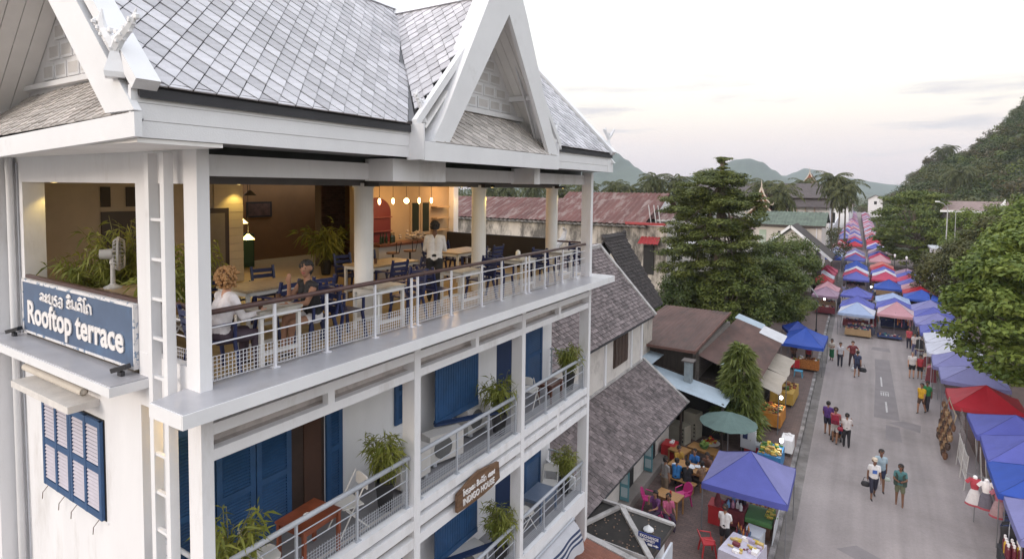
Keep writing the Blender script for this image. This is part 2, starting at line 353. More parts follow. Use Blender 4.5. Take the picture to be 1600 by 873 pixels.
for z, yl in ((Z2, 0), (Z3, 0)):
    for y0, y1 in ((4.0,4.6),(4.62,5.24),(5.26,5.88)): panel_door(y0, y1, z, z+2.25)
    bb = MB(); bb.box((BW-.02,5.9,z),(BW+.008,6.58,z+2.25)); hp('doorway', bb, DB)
    bb = MB(); bb.box((BW+.01,6.15,z),(BW+.03,6.5,z+2.2)); hp('curtain', bb, M('curtain_brown',(.06,.028,.018),.9))
    panel_door(6.6,6.95,z,z+2.25)
    panel_door(8.3,8.72,z+.85,z+2.25, name='narrow_shutter')
    # slatted blue screen with pale slots along its foot
    bb = MB(); y = 9.15
    while y < 10.62: bb.box((BW+.35,y,z+.72),(BW+.38,y+.075,z+2.4)); y += .085
    bb.box((BW+.34,9.13,z+.62),(BW+.40,10.66,z+.74)); hp('slatted_screen', bb, INDIGO)
    bb = MB(); bb.box((BW+.32,9.2,z+1.22),(BW+.34,10.6,z+2.4)); hp('screen_backing', bb, M('indigo_dark',(.012,.03,.09),.6))
    bb = MB(); bb.bar((BW+.40,9.1,z+.68),(BW+1.0,10.5,z+.62),.16,.04); hp('folding_shelf', bb, M('indigo_dark',(.012,.03,.09),.6))
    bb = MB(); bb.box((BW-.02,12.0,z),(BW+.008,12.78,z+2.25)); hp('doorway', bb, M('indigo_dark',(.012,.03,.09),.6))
    panel_door(12.8,13.1,z,z+2.25) if z == Z3 else None
    panel_door(13.38,14.3,z,z+2.2)
# ground floor openings (mostly hidden)
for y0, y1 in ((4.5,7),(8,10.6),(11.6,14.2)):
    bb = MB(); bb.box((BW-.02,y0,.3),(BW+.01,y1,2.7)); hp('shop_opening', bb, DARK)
# ---- railings
def railing(z0, y0, y1, x, posts, rails, hr, hmat, mesh, name, rmat, along='y', hz=.9):
    P3 = (lambda t, z: (x, t, z)) if along == 'y' else (lambda t, z: (t, x, z))
    o = hp(name, MB().tube([P3(y0, z0+hz), P3(y1, z0+hz)], hr, 10), hmat, smooth=True)
    for p in posts:
        q = MB(); q.bar(P3(p, z0), P3(p, z0+hz-hr), .034, .034); q.box(*[tuple(a+d for a, d in zip(P3(p, z0), (-s, -s, t))) if s > 0 else tuple(a-d for a, d in zip(P3(p, z0), (s, s, -t))) for s, t in ((.05, 0), (-.05, .012))]); q.build('post', rmat, o)
    for r_ in rails: MB().tube([P3(y0, z0+r_), P3(y1, z0+r_)], .010, 6).build('rail', rmat, o)
    if mesh:
        q = MB(); z = mesh[0]
        while z <= mesh[1]+.001: q.bar(P3(y0, z0+z), P3(y1, z0+z), .0062); z += .05
        t = y0
        while t < y1: q.bar(P3(t, z0+mesh[0]), P3(t, z0+mesh[1]), .0062); t += .05
        q.build('wire_mesh', rmat, o, kind='stuff')
    return o
railing(ZT, 3.9, 14.66, -6.74, [4.81,5.68,6.65,7.52,7.68,8.64,9.66,10.4,11.42,11.58,12.35,13.3,14.13], [.51,.71], .035, WOODR, (.05,.35), 'terrace_railing', RAILW)
railing(ZT, -8.0, -6.9, 3.95, [-7.95], [.51,.71], .035, WOODR, (.05,.35), 'terrace_side_railing', RAILW, 'x')
for z in (Z2, Z3):
    for y0, y1 in bays:
        n = 3; railing(z, y0+.03, y1-.03, -6.70, [y0+.1+(y1-y0-.2)*k/n for k in range(n+1)], [.48,.68], .04, RAILG, (.04,.32), 'balcony_railing', RAILG, hz=.86)
    railing(z, -7.85, -6.92, 14.78, [-7.8], [.3,.5,.7], .03, RAILG, None, 'balcony_end_railing', RAILG, 'x')
    railing(z, -7.85, -6.92, 3.85, [-7.8], [.3,.5,.7], .03, RAILG, None, 'balcony_end_railing', RAILG, 'x')
# curved white parapet at the far end of the lowest balcony
b = MB(); b.prism([(-7.85,14.6,Z3),(-6.9,14.6,Z3),(-6.9,14.6,Z3+.35),(-7.2,14.6,Z3+.38),(-7.5,14.6,Z3+.5),(-7.85,14.6,Z3+.66)], (0,.1,0)); hp('end_parapet', b, WHITE)
# low black parapet along the far end of the terrace
b = MB(); b.box((-12.2,15.0,10.06),(-8.2,15.1,11.02)); hp('end_screen', b, M('black_board',(.018,.017,.02),.6))
railing(ZT, -8.2, -6.8, 15.05, [-7.9,-7.4], [.3,.5,.7], .03, WOODR, None, 'terrace_end_railing', RAILW, 'x')
# ---- terrace interior
b = MB(); b.box((-13.7,4.0,10.05),(-13.5,8.0,12.62)); hp('inner_wall', b, BEIGE)
b = MB(); b.box((-13.9,4.0,10.05),(-11.9,4.06,12.62)); hp('inner_side_wall', b, BEIGE)
bb = hp('inner_door', MB().box((-13.5,5.58,10.06),(-13.46,7.0,11.9)), M('slate_door',(.05,.042,.045),.5,.1)); MB().box((-13.46,6.3,10.9),(-13.42,6.34,11.05)).build('handle', RAILG, bb)
for y0 in (5.58, 6.06): hp('wall_vent', MB().box((-13.5,y0,12.0),(-13.47,y0+.18,12.42)), M('vent_dark',(.06,.05,.045),.8))
b = MB()
for k in range(13): b.box((-13.49,7.98,10.06+k*.195),(-13.46+.006*(k%2),8.73,10.06+k*.195+.188))
hp('siding', b, M('cream_siding',(.56,.48,.36),.6,.06))
hp('inner_wall', MB().box((-13.72,7.98,10.05),(-13.49,8.73,12.62)), BEIGE)
dd = hp('side_door', MB().box((-13.46,7.6,10.06),(-13.42,8.33,11.92)), M('dark_wood',(.03,.018,.014),.4,.2)); MB().box((-13.42,7.7,10.15),(-13.41,8.22,11.8)).build('pane', M('dim_glass',(.20,.17,.13),.2), dd)
OCH = M('ochre_wall',(.20,.105,.04),.8,.12,1.5)
hp('lounge_wall', MB().box((-17,8.75,10.05),(-16.8,14.2,12.62)), OCH); hp('lounge_wall', MB().box((-17,8.7,10.05),(-13.72,8.76,12.62)), OCH)
hp('lounge_wall', MB().box((-14.2,12.55,10.05),(-14.0,13.6,12.62)), OCH); hp('lounge_wall', MB().box((-16.8,14.0,10.05),(-12.0,14.2,12.62)), OCH)
# brick pier, brick by brick
pier = hp('brick_pier', MB().box((-14.28,11.62,10.05),(-14.02,12.56,12.62)), M('mortar',(.10,.075,.06),.9))
brm = M('pier_brick',(.085,.045,.034),.8,.2,8,.2,40,rnd=.35)
bme = MB().box((-.02,-.098,-.03),(.02,.098,.03)).mesh('brick', brm); bme2 = MB().box((-.02,-.046,-.03),(.02,.046,.03)).mesh('brick', brm)
for k in range(34):
    for j in range(5 if k % 2 else 4):
        half = k % 2 and j in (0, 4)
        y = 11.735+j*.213 if not k % 2 else (11.63+j*.213 if not half else (11.69 if j == 0 else 12.495))
        mesh_obj('brick', bme2 if half else bme, pier, Vector((-14.01,y,10.1+k*.075))-wloc(pier))
# bar: wall, arched red niche with shelves, double door, shelves, counter
BARM = M('bar_wall',(.46,.33,.20),.7,.06); hp('bar_wall', MB().box((-12.1,11.0,10.05),(-11.9,15.1,12.62)), BARM)
hp('bar_end_post', MB().box((-12.2,15.1,10.05),(-11.7,15.35,12.62)), WHITE)
arch = [(-11.88,11.2,10.9)]+[(-11.88,11.78+.58*math.cos(t),11.75+.42*math.sin(t)) for t in [math.pi*k/14 for k in range(14,-1,-1)]]+[(-11.88,12.36,10.9)]
na = hp('arched_niche', MB().prism(arch, (-.04,0,0)), M('niche_red',(.13,.014,.014),.6,.1))
for z in (11.2,11.6): MB().box((-11.88,11.25,z),(-11.78,12.32,z+.03)).build('shelf', M('shelf_red',(.19,.04,.035),.6), na)
for y0 in (13.2, 13.68):
    d = hp('door', MB().box((-11.9,y0,10.06),(-11.87,y0+.44,12.07)), BARM)
    for z0, z1 in ((10.4,11.0),(11.1,12.0)): MB().box((-11.875,y0+.07,z0),(-11.862,y0+.37,z1)).build('pane', M('dim_pane',(.03,.035,.03),.15), d)
for z in (11.1,11.48,11.84):
    hp('wall_shelf', MB().box((-11.9,14.2,z),(-11.66,14.85,z+.035)), M('shelf_wood',(.45,.30,.16),.6))
ctr = hp('bar_counter', MB().box((-11.25,10.9,10.06),(-10.9,13.4,10.9)), M('bar_panel',(.50,.47,.46),.6,.06))
MB().box((-11.35,10.85,10.9),(-10.8,13.45,10.96)).build('counter_top', M('counter_wood',(.16,.06,.035),.35,.2,8), ctr)
# ---- ladder
lad = thing('wall_ladder', 'tall white wooden ladder standing against the hotel beside the blue sign', 'ladder', (-7.25,3.6,0))
for x in (-7.42,-7.07): MB().box((x-.045,3.56,0),(x+.045,3.67,12.86)).build('stile', WHITEB, lad)
z = .5
while z < 12.3: MB().bar((-7.40,3.6,z),(-7.09,3.6,z),.045,.035).build('rung', WHITEB, lad); z += .482
# ================================================================== HOTEL ROOF
RX, RZ, EX, EZ = -8.8, 16.3, -6.05, 13.48
GY, GZ, GH = 9.17, 16.15, 2.42           # cross gable: ridge line y, ridge height, half width at the eave
GX = -5.85                                 # its front plane
deck = MB()
def slab_poly(mb, pts, th): mb.tile(pts, th)
Y0, Y1 = 2.86, 14.85
def mz(x): return EZ+(x-EX)/(RX-EX)*(RZ-EZ)
xv_ = EX+(RX-EX)*(GZ-EZ)/(RZ-EZ)
for ys in ((Y0,GY-GH),(Y1,GY+GH)):
    deck.prism([(EX,ys[0],EZ-.05),(EX,ys[1],EZ-.05),(xv_,GY,GZ-.05),(RX,GY,RZ-.05),(RX,ys[0],RZ-.05)], (0,0,-.1))
deck.prism([(RX,Y0,RZ-.05),(2*RX-EX,Y0,EZ-.05),(2*RX-EX,Y0,EZ-.14),(RX,Y0,RZ-.14)], (0,Y1-Y0,0))
rf = hp('roof', deck, ROOFDECK)
d2 = MB()
for sy in (1,-1):
    d2.prism([(-6.04,GY,GZ-.05),(-6.04,GY+sy*GH,EZ-.05),(-6.04,GY+sy*GH,EZ-.13),(-6.04,GY,GZ-.13)], (RX+6.04,0,0))
d2.build('gable_roof', ROOFDECK, H)
TW, TE = .225, .162
tm = MB()
def wedge(mb, mat4, w=TW-.013, h=TE+.04, t0=.036, t1=.006):
    vs = [(-w/2,0,-.004),(w/2,0,-.004),(w/2,h,-.004),(-w/2,h,-.004),(-w/2,0,t0),(w/2,0,t0),(w/2,h,t1),(-w/2,h,t1)]
    mb.add([mat4 @ Vector(v) for v in vs], [(0,3,2,1),(4,5,6,7),(0,1,5,4),(1,2,6,5),(2,3,7,6),(3,0,4,7)])
def diamond(mb, mt, a=.125, c=.160, th=.016, lift=.022, half=False, gap=.006):
    a -= gap; c -= gap; k = lambda y: lift*(.5-.5*y/c)
    P = [(-a,0),(a,0),(0,c)] if half else [(0,-c*1.02),(a,0),(0,c),(-a,0)]; n = len(P)
    mb.add([mt @ Vector((x,y,k(y)-th)) for x, y in P]+[mt @ Vector((x,y,k(y))) for x, y in P], [tuple(range(n-1,-1,-1)), tuple(range(n,2*n))]+[(i,(i+1)%n,n+(i+1)%n,n+i) for i in range(n)])
diamond(tm, Matrix()); tile_me = tm.mesh('roof_tile', TILE); tm2 = MB(); diamond(tm2, Matrix(), half=True); tile_half = tm2.mesh('roof_tile', TILE)
def dia_frames(O, u, v, lu, lv, keep, a=.125, c=.160, seed=1):
    rg = random.Random(seed); u = Vector(u).normalized(); v = Vector(v).normalized(); n = u.cross(v).normalized()
    if n.z < 0: u = -u; n = -n; O = Vector(O)-u*lu
    out = []; j = 0; rot = Matrix((u, v, n)).transposed().to_4x4()
    while j*c < lv:
        i = 0
        while i*2*a+(j % 2)*a < lu:
            p = Vector(O)+u*(i*2*a+(j % 2)*a)+v*(j*c)
            if keep(p): out.append((Matrix.Translation(p+n*rg.uniform(-.001,.005)+u*rg.uniform(-.002,.002)) @ rot @ Matrix.Rotation(rg.uniform(-.010,.010),4,'Z') @ Matrix.Rotation(rg.uniform(-.012,.012),4,'Y'), j == 0))
            i += 1
        j += 1
    return out
def tile_frames(O, u, v, lu, lv, keep, tw=TW, te=TE, seed=1, jit=.006):
    rg = random.Random(seed); u = Vector(u).normalized(); v = Vector(v).normalized(); n = u.cross(v).normalized()
    if n.z < 0: n = -n
    out = []; r_ = 0
    while r_*te < lv:
        off = (r_ % 2)*.5*tw; c = -1
        while c*tw+off < lu+tw/2:
            x = c*tw+off+tw/2; p = Vector(O)+u*x+v*(r_*te)
            if 0 <= x <= lu and keep(p+v*te*.5):
                rot = Matrix((u, v, n)).transposed().to_4x4(); p2 = p+u*rg.uniform(-jit,jit)+v*rg.uniform(-jit,jit)+n*rg.uniform(0,.006)
                out.append(Matrix.Translation(p2) @ rot @ Matrix.Rotation(rg.uniform(-.012,.012),4,'Z') @ Matrix.Rotation(rg.uniform(-.02,.02),4,'Y'))
            c += 1
        r_ += 1
    return out
sv = Vector((RX-EX,0,RZ-EZ)); gv = Vector((0,GH,GZ-EZ))
def keep_main(p):
    t = (p.z-EZ)/(GZ-EZ); return abs(p.y-GY) > GH*(1-t)+.02 or t > 1
A = dia_frames((EX+.03,Y0+.13,EZ-.02), (0,1,0), sv, Y1-Y0-.45, sv.length, keep_main, seed=3)
def keep_cross(p):
    xv = EX+(RX-EX)*(p.z-EZ)/(RZ-EZ); return p.x > xv+.02
def keep_cross(p):
    xv = EX+(RX-EX)*(p.z-EZ)/(RZ-EZ); return p.x > xv+.02
Bt = dia_frames((-6.02,GY-GH-.03,EZ-.02), (-1,0,0), gv, 3.0, gv.length, keep_cross, seed=5)
allt = [((m_.translation-CAMPOS).length, m_, h_) for m_, h_ in A+Bt]
def inframe(p):
    d = p-CAMPOS; zc = d.dot(cf)
    if zc < .1: return False
    x = 800+900*d.dot(cr)/zc; y = 341-900*d.dot(cu)/zc; return -20 < x < 1620 and -20 < y < 890
allt.sort(key=lambda q: q[0] + (0 if inframe(q[1].translation) else 1000))
org = wloc(rf)
for k, (d_, m_, h_) in enumerate(allt[:300]):
    o = mesh_obj('roof_tile', tile_half if h_ else tile_me, rf); m2 = m_.copy(); m2.translation = m_.translation-org; o.matrix_local = m2
rest = MB()
for d_, m_, h_ in allt[300:]: diamond(rest, m_, half=h_)
rest.build('roof_tiles', TILE, rf, kind='stuff')
for sy in (-1, 1):
    b = MB(); b.prism([(-6.05,GY+sy*GH,EZ-.12),(-6.05,GY,GZ-.12),(-6.05,GY,GZ+.045),(-6.05,GY+sy*GH,EZ+.045)], (.10,0,0)); hp('verge_trim', b, WHITEB)
# valley strips
for sy in (-1, 1):
    b = MB(); a = Vector((EX,GY+sy*GH,EZ+.01)); c = Vector((RX+.1,GY,GZ+.01)); b.bar(a, c, .10, .012, 0, (.5,sy*.5,.7)); hp('valley', b, M('valley_lead',(.16,.16,.17),.5))
# ridge caps
b = MB(); b.prism([(RX-.16,2.8,RZ-.08),(RX,2.8,RZ+.10),(RX+.16,2.8,RZ-.08)], (0,12.1,0)); hp('ridge_cap', b, WHITEB)
b = MB(); b.prism([(RX+.05,GY-.15,GZ-.07),(RX+.05,GY,GZ+.09),(RX+.05,GY+.15,GZ-.07)], (GX-RX-.05,0,0)); hp('ridge_cap', b, WHITEB)
# ---- bargeboards
def barge_y(y, s, th=.07, w=.42, name='bargeboard'):
    foot = Vector((RX+s*2.81,y,13.2)); top = Vector((RX,y,13.2+2.81*1.043)); dv = Vector((0,0,-w*1.45))
    b = MB(); b.prism([foot, top, top+dv, foot+Vector((-s*.58,0,0))], (0,th,0)); hp(name, b, WHITEB)
def cap_y(y0, y1, s):
    n = Vector((s*.716,0,.698)); a = Vector((EX if s > 0 else RX*2-EX, y0, EZ)); c = Vector((RX,y0,RZ)); b = MB()
    a = a+(a-c).normalized()*.05
    b.prism([a-n*.05, c-n*.05, c+n*.075, a+n*.075], (0,y1-y0,0)); hp('verge_cap', b, WHITEB)
for s in (1,-1): barge_y(2.78, s); cap_y(2.79, 3.02, s)
barge_y(14.86, 1); cap_y(14.68, 14.92, 1); cap_y(14.68,14.92,-1)
# gable eave board, apron roof, pediment and soffit boards of the left gable
b = MB(); b.bar((-5.99,2.815,13.065),(-12.2,2.815,12.83),.07,.235); hp('eave_board', b, WHITEB)
b = MB(); b.prism([(-6.05,2.86,13.07),(-11.5,2.86,12.92),(-10.9,3.62,13.78),(-6.7,3.62,13.80)],(0,0,.02)); hp('apron_roof', b, ROOFDECK)
fr = dia_frames((-11.5,2.84,13.04),(5.45,0,.16),(0,.78,.74),5.4,1.08,lambda p: -11.4+(p.z-13.2)*.9 < p.x < -6.12-(p.z-13.2)*.93, .105, .10, 9)
b = MB()
for m_, h_ in fr: diamond(b, m_, .105, .10, .014, .02, h_, .004)
hp('apron_tiles', b, SHOJI, kind='stuff')
b = MB(); b.prism([(-6.5,3.62,13.75),(RX,3.62,16.15),(-11.1,3.62,13.75)], (0,.1,0)); hp('pediment', b, WHITE)
b = MB(); b.box((-11.0,3.52,13.86),(-6.75,3.62,13.93)); hp('pediment_sill', b, WHITEB)
def panels(tri, toW, z0, dz, w, name='pediment_panel'):
    z = z0; k = 0
    while True:
        a, c = tri(z+dz)
        if c-a < .25: break
        x = a+.05+(k % 2)*w*.5-(w*.5 if k % 2 else 0)
        x = a-((a*7.3+k*.5) % 1)*w
        x = math.floor(a/w)*w+(k % 2)*w*.5
        while x < c:
            p, q = max(x+.025, a+.04), min(x+w-.025, c-.04)
            if q-p > .08:
                b = MB(); A_ = toW(p, z+.03, 0); B_ = toW(q, z+dz-.02, .022); b.box(A_, B_); o = hp(name, b, WHITEB)
                b = MB(); A_ = toW(p+.035, z+.065, .015); B_ = toW(q-.035, z+dz-.055, .025); b.box(A_, B_); b.build('inset', M('panel_inset',(.60,.58,.57),.7), o)
            x += w
        z += dz; k += 1
panels(lambda z: (-11.1+(z-13.75)*.958+.12, -6.5-(z-13.75)*.958-.12), lambda u, z, d: (u, 3.618-d, z), 13.95, .27, .40)
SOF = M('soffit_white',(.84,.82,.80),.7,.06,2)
for s in (1,-1):
    for k in range(4):
        y = 2.88+k*.185; n = Vector((-s*.716,0,-.698)); b = MB()
        a = Vector((RX+s*2.65,y,EZ+.02)); c = Vector((RX+s*.05,y,RZ-.12)); b.prism([a+n*.12, c+n*.12, c+n*.15, a+n*.15], (0,.176,0)); hp('soffit_board', b, SOF)
    a = Vector((RX+s*1.6,2.86,14.55)); b = MB(); b.bar(a+Vector((0,0,-.08)), a+Vector((0,.76,-.08)), .10, .10); hp('purlin', b, WHITEB)
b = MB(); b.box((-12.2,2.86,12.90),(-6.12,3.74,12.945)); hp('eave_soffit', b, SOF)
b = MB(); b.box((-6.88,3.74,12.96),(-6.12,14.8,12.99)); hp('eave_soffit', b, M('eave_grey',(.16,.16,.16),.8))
# ---- fascia of the long side (three boards each) and of the cross gable
for y0, y1 in ((2.80,6.76),(11.17,14.62)):
    for k, (a, c) in enumerate(((12.95,13.115),(13.118,13.285),(13.288,13.45))):
        b = MB(); b.box((-6.14,y0,a),(-6.10+.006*k,y1,c)); hp('fascia_board', b, WHITEB)
    b = MB(); b.box((-6.16,y0,13.452),(-6.04,y1,13.50)); hp('eave_edge', b, M('eave_dark_board',(.07,.06,.06),.8))  # plain dark board along the top of the fascia
b = MB(); b.prism([(-6.14,14.62,12.95),(-6.14,15.0,12.95),(-6.14,14.98,13.15),(-6.14,14.75,13.45),(-6.14,14.62,13.45)], (.05,0,0)); hp('fascia_board', b, WHITEB)
b = MB(); b.box((-5.86,6.76,12.90),(-5.80,11.17,13.19)); hp('gable_fascia', b, WHITEB)
for y in (6.735, 11.17): 
    b = MB(); b.box((-6.14,y,12.91),(-5.80,y+.03,13.46)); hp('fascia_return', b, WHITEB)
# cross gable bargeboards (front plane GX), caps, apron, pediment, soffit boards
for s in (-1, 1):
    yf = 2.20 if s < 0 else 2.07; X_ = GX+.02
    out_ = [(X_,GY+s*yf,13.2),(X_,GY+s*(yf-.27),13.58),(X_,GY+s*.66,15.80),(X_,GY,16.92)]; inn = [(X_,GY,15.70),(X_,GY+s*(yf-.43),13.2)]
    b = MB(); b.prism(out_+inn, (-.08,0,0)); hp('bargeboard', b, WHITEB); n = Vector((0,s*.745,.667))
    for p, q in zip(out_, out_[1:]):
        p, q = Vector(p), Vector(q); nn = Vector((0,-(q-p).z*-s,0)); nn = Vector((0,s*(q-p).z,abs((q-p).y))).normalized(); b = MB(); b.prism([p+Vector((-.082,0,0)), q+Vector((-.082,0,0)), q+Vector((-.082,0,0))-nn*.06, p+Vector((-.082,0,0))-nn*.06], (-.30,0,0)); hp('verge_cap', b, WHITEB)
        b = MB(); lo = 13.3; b.prism([p+Vector((-.37,0,0))-nn*.02, q+Vector((-.37,0,0))-nn*.02, q+Vector((-.37,0,-.55 if q.z > 15 else -.25)), p+Vector((-.37,0,-.55 if p.z > 15 else (-.25 if p.z > 13.4 else -.02)))], (-.03,0,0)); hp('verge_side', b, WHITEB)
    for k in range(4):
        x = GX-.10-k*.19; b = MB(); a2 = Vector((x,GY+s*(GH-.12),EZ+.02)); c2 = Vector((x,GY+s*.05,GZ-.1)); n2 = -n
        b.prism([a2+n2*.11, c2+n2*.11, c2+n2*.14, a2+n2*.14], (-.18,0,0)); hp('soffit_board', b, SOF)
b = MB(); b.bar((GX-.05,GY+1.3,14.36),(GX-.85,GY+1.3,14.36),.1,.1); hp('purlin', b, WHITEB)
b = MB(); b.prism([(GX-.04,GY-2.1,13.10),(GX-.04,GY+2.1,13.10),(-6.65,GY+1.5,13.84),(-6.65,GY-1.5,13.84)],(0,0,.02)); hp('apron_roof', b, ROOFDECK)
fr = dia_frames((GX+.02,GY-2.0,13.2),(0,1,0),(-.80,0,.75),4.0,1.08,lambda p: abs(p.y-GY) < 2.0-(p.z-13.2)*.75, .12, .115, 21)
b = MB()
for m_, h_ in fr: diamond(b, m_, .12, .115, .014, .022, h_, .004)
hp('apron_tiles', b, SHOJI, kind='stuff')
b = MB(); b.prism([(-6.62,GY-2.0,13.8),(-6.62,GY,16.0),(-6.62,GY+2.0,13.8)], (-.1,0,0)); hp('pediment', b, WHITE)
b = MB(); b.box((-6.62,GY-1.7,13.93),(-6.52,GY+1.7,14.02)); hp('pediment_sill', b, WHITEB)
panels(lambda z: (GY-2.0+(z-13.8)*.909+.12, GY+2.0-(z-13.8)*.909-.12), lambda u, z, d: (-6.622+d, u, z), 14.03, .26, .42)
# ---- carved white finials on the gable feet
def finial(loc, rz, s=1.0):
    b = MB(); b.lathe((0,0,0), [(.11,0),(.12,.05),(.075,.16),(.05,.24),(.06,.27),(.0,.30)], 4)
    def horn(pts, rs): b.tube(pts, rs, 6)
    horn([(0,0,.26),(.06,0,.36),(.15,0,.44),(.21,0,.52),(.25,0,.62)], [.045,.05,.042,.028,.006])
    horn([(0,0,.26),(-.06,0,.36),(-.12,0,.45),(-.14,0,.55),(-.13,0,.64)], [.045,.05,.04,.03,.006])
    for k in range(26): t = k/26; sg_ = 1 if k % 2 else -1; b.ell((sg_*(.03+.2*t)+.01*math.sin(k*2.4),.02*math.cos(k),.3+.26*t),(.022,.04,.026),6)
    for x, z in ((.10,.36),(.17,.43),(.20,.50),(-.10,.38),(-.16,.46),(-.16,.54),(0,.36),(.03,.42),(-.04,.44),(.25,.55)): b.ell((x,.0,z),(.035,.03,.035),6)
    o = b.build('finial', WHITEB, None); o.parent = H; o.location = Vector(loc)-H.location; o.rotation_euler = (0,0,rz); o.scale = (s,s,s)
finial((-6.30,2.76,13.52), R(20), 1.05); finial((-6.05,6.98,13.5), R(90), .8); finial((-6.05,11.4,13.5), R(90), .8); finial((-6.2,14.9,13.62), R(70), .9)
# ================================================================== SIGNS
def text_mesh(body, w, h, ext=.01, bold=.0):
    c = bpy.data.curves.new('lettering', 'FONT'); c.body = body; c.extrude = .02; c.offset = bold; c.size = 1; c.resolution_u = 3
    o = bpy.data.objects.new('lettering', c); COL.objects.link(o)
    dg = bpy.context.evaluated_depsgraph_get(); dg.update(); me = bpy.data.meshes.new_from_object(o.evaluated_get(dg))
    bpy.data.objects.remove(o); bpy.data.curves.remove(c)
    xs = [v.co.x for v in me.vertices]; ys = [v.co.y for v in me.vertices]; x0, x1 = min(xs), max(xs)
    for v in me.vertices: v.co = ((v.co.x-x0)/(x1-x0)*w, v.co.y/.69*h, v.co.z/.02*ext)
    return me
def put_text(body, parent, org, ux, w, h, mat, bold=0, ext=.012, label=None):
    me = text_mesh(body, w, h, ext, bold); ux = Vector(ux).normalized(); uz = Vector((0,0,1)); n = ux.cross(uz)
    org = Vector(org)-wloc(parent)
    for v in me.vertices: c = v.co.copy(); v.co = org+ux*c.x+uz*c.y+n*c.z
    me.materials.clear(); me.materials.append(mat); o = mesh_obj('lettering', me, parent); return o
def arc(cx, cy, r, a0, a1, n=7, ry=None): return [(cx+r*math.cos(R(a0+(a1-a0)*i/n)), cy+(ry or r)*math.sin(R(a0+(a1-a0)*i/n))) for i in range(n+1)]
# Lao letters as pen strokes in a unit-high box: (width, strokes)
LAO = {
 'lo': (.75, [arc(.28,.68,.24,160,-20)+[(.52,.05)], arc(.2,.3,.16,-160,200)]),
 'a': (.45, [arc(.12,.82,.08,0,360), arc(.2,.78,.2,180,380), arc(.12,.32,.08,0,360), arc(.2,.26,.2,180,380)]),
 'bo': (.7, [arc(.12,.88,.09,0,360)+[(.12,.2)]+arc(.34,.2,.22,180,360)+[(.56,.98)]]),
 'y': (.6, [arc(.3,.8,.18,40,200)+[(.42,.45)]+arc(.26,.1,.22,60,-190), arc(.16,.62,.07,0,360)]),
 'ng': (.6, [arc(.3,.7,.22,170,-30)+[(.5,.1)]+arc(.3,.05,.2,0,-180), arc(.16,.35,.09,0,360)]),
 'o': (.6, [arc(.28,.72,.2,-60,200)+arc(.28,.25,.22,120,400), arc(.28,.6,.08,0,360)]),
 'i': (0, [arc(-.32,1.28,.2,0,180,7,.2)+[(-.52,1.22),(-.12,1.22)]]),
 'n': (.7, [arc(.1,.9,.08,0,360)+[(.14,.1),(.3,.1),(.3,.3)]+[(.6,.05),(.6,.98)]]),
 'd': (.7, [arc(.34,.62,.24,180,0)+[(.58,0)], [(.1,.62),(.1,.15)]+arc(.22,.2,.1,180,480)]),
 'oo': (.35, [[(.3,0),(.18,.05),(.18,1.2)]+arc(.25,1.38,.16,200,20)]),
 'k': (.75, [[(.12,0),(.12,.55),(.05,.8),(.3,.98),(.55,.8),(.6,0)], arc(.14,.1,.09,0,360)]),
 'h': (.7, [arc(.1,.9,.08,0,360)+[(.12,.0),(.4,.6),(.55,.9),(.6,0)], arc(.55,.9,.07,0,360)]),
 'm': (.7, [arc(.1,.88,.08,0,360)+[(.14,.1),(.3,.3),(.6,.05),(.6,.98)], arc(.14,.14,.08,0,360)]),
 's': (.65, [arc(.28,.6,.2,180,0)+[(.5,0)], [(.36,.7),(.55,1.05)], arc(.2,.3,.12,0,360)]), ' ': (.45, [])}
def lao(word, parent, org, ux, w, h, mat, pen, ext=.012):
    ux = Vector(ux).normalized(); uz = Vector((0,0,1)); n = ux.cross(uz); x = 0; pol = []
    for g in word:
        wd, st = LAO[g]; pol += [[(x+p[0], p[1]) for p in s] for s in st]; x += wd
    sx = w/x; b = MB(); org = Vector(org)
    for s in pol: b.tube([org+ux*(p[0]*sx)+uz*(p[1]*h)+n*ext*.3 for p in s], pen, 4)
    return b.build('lettering', mat, parent, kind='stuff')
LET = M('sign_letter_white', (.80,.77,.76), .6, .05)
SB = M('sign_blue', (.088,.130,.215), .55, .12, 1.5, dark=(.10,.17,.29), dpos=(.5,.7), dscale=2)
sg = thing('terrace_sign', 'weathered blue board with white raised Rooftop terrace lettering along the terrace parapet', 'sign', (-9.9,3.72,10.05))
MB().box((-11.72,3.70,10.09),(-8.12,3.745,10.90)).build('board', SB, sg)
fr_ = M('peeling_frame', (.70,.69,.70), .7, .1, 4, dark=(.16,.24,.36), dpos=(.55,.6), dscale=9)
b = MB(); b.box((-11.75,3.688,10.885),(-8.10,3.748,10.93)); b.box((-11.75,3.688,10.06),(-8.10,3.748,10.095)); b.box((-11.752,3.69,10.096),(-11.715,3.748,10.884)); b.box((-8.125,3.69,10.096),(-8.10,3.748,10.884)); b.build('frame', fr_, sg)
put_text('Rooftop terrace', sg, (-11.50,3.685,10.25), (1,0,0), 3.14, .345, LET, .026, .008)
lao(['lo','a','bo','y','ng',' ','o','i','n','d','i','oo','k'], sg, (-11.02,3.69,10.64), (1,0,0), 1.78, .135, LET, .017)
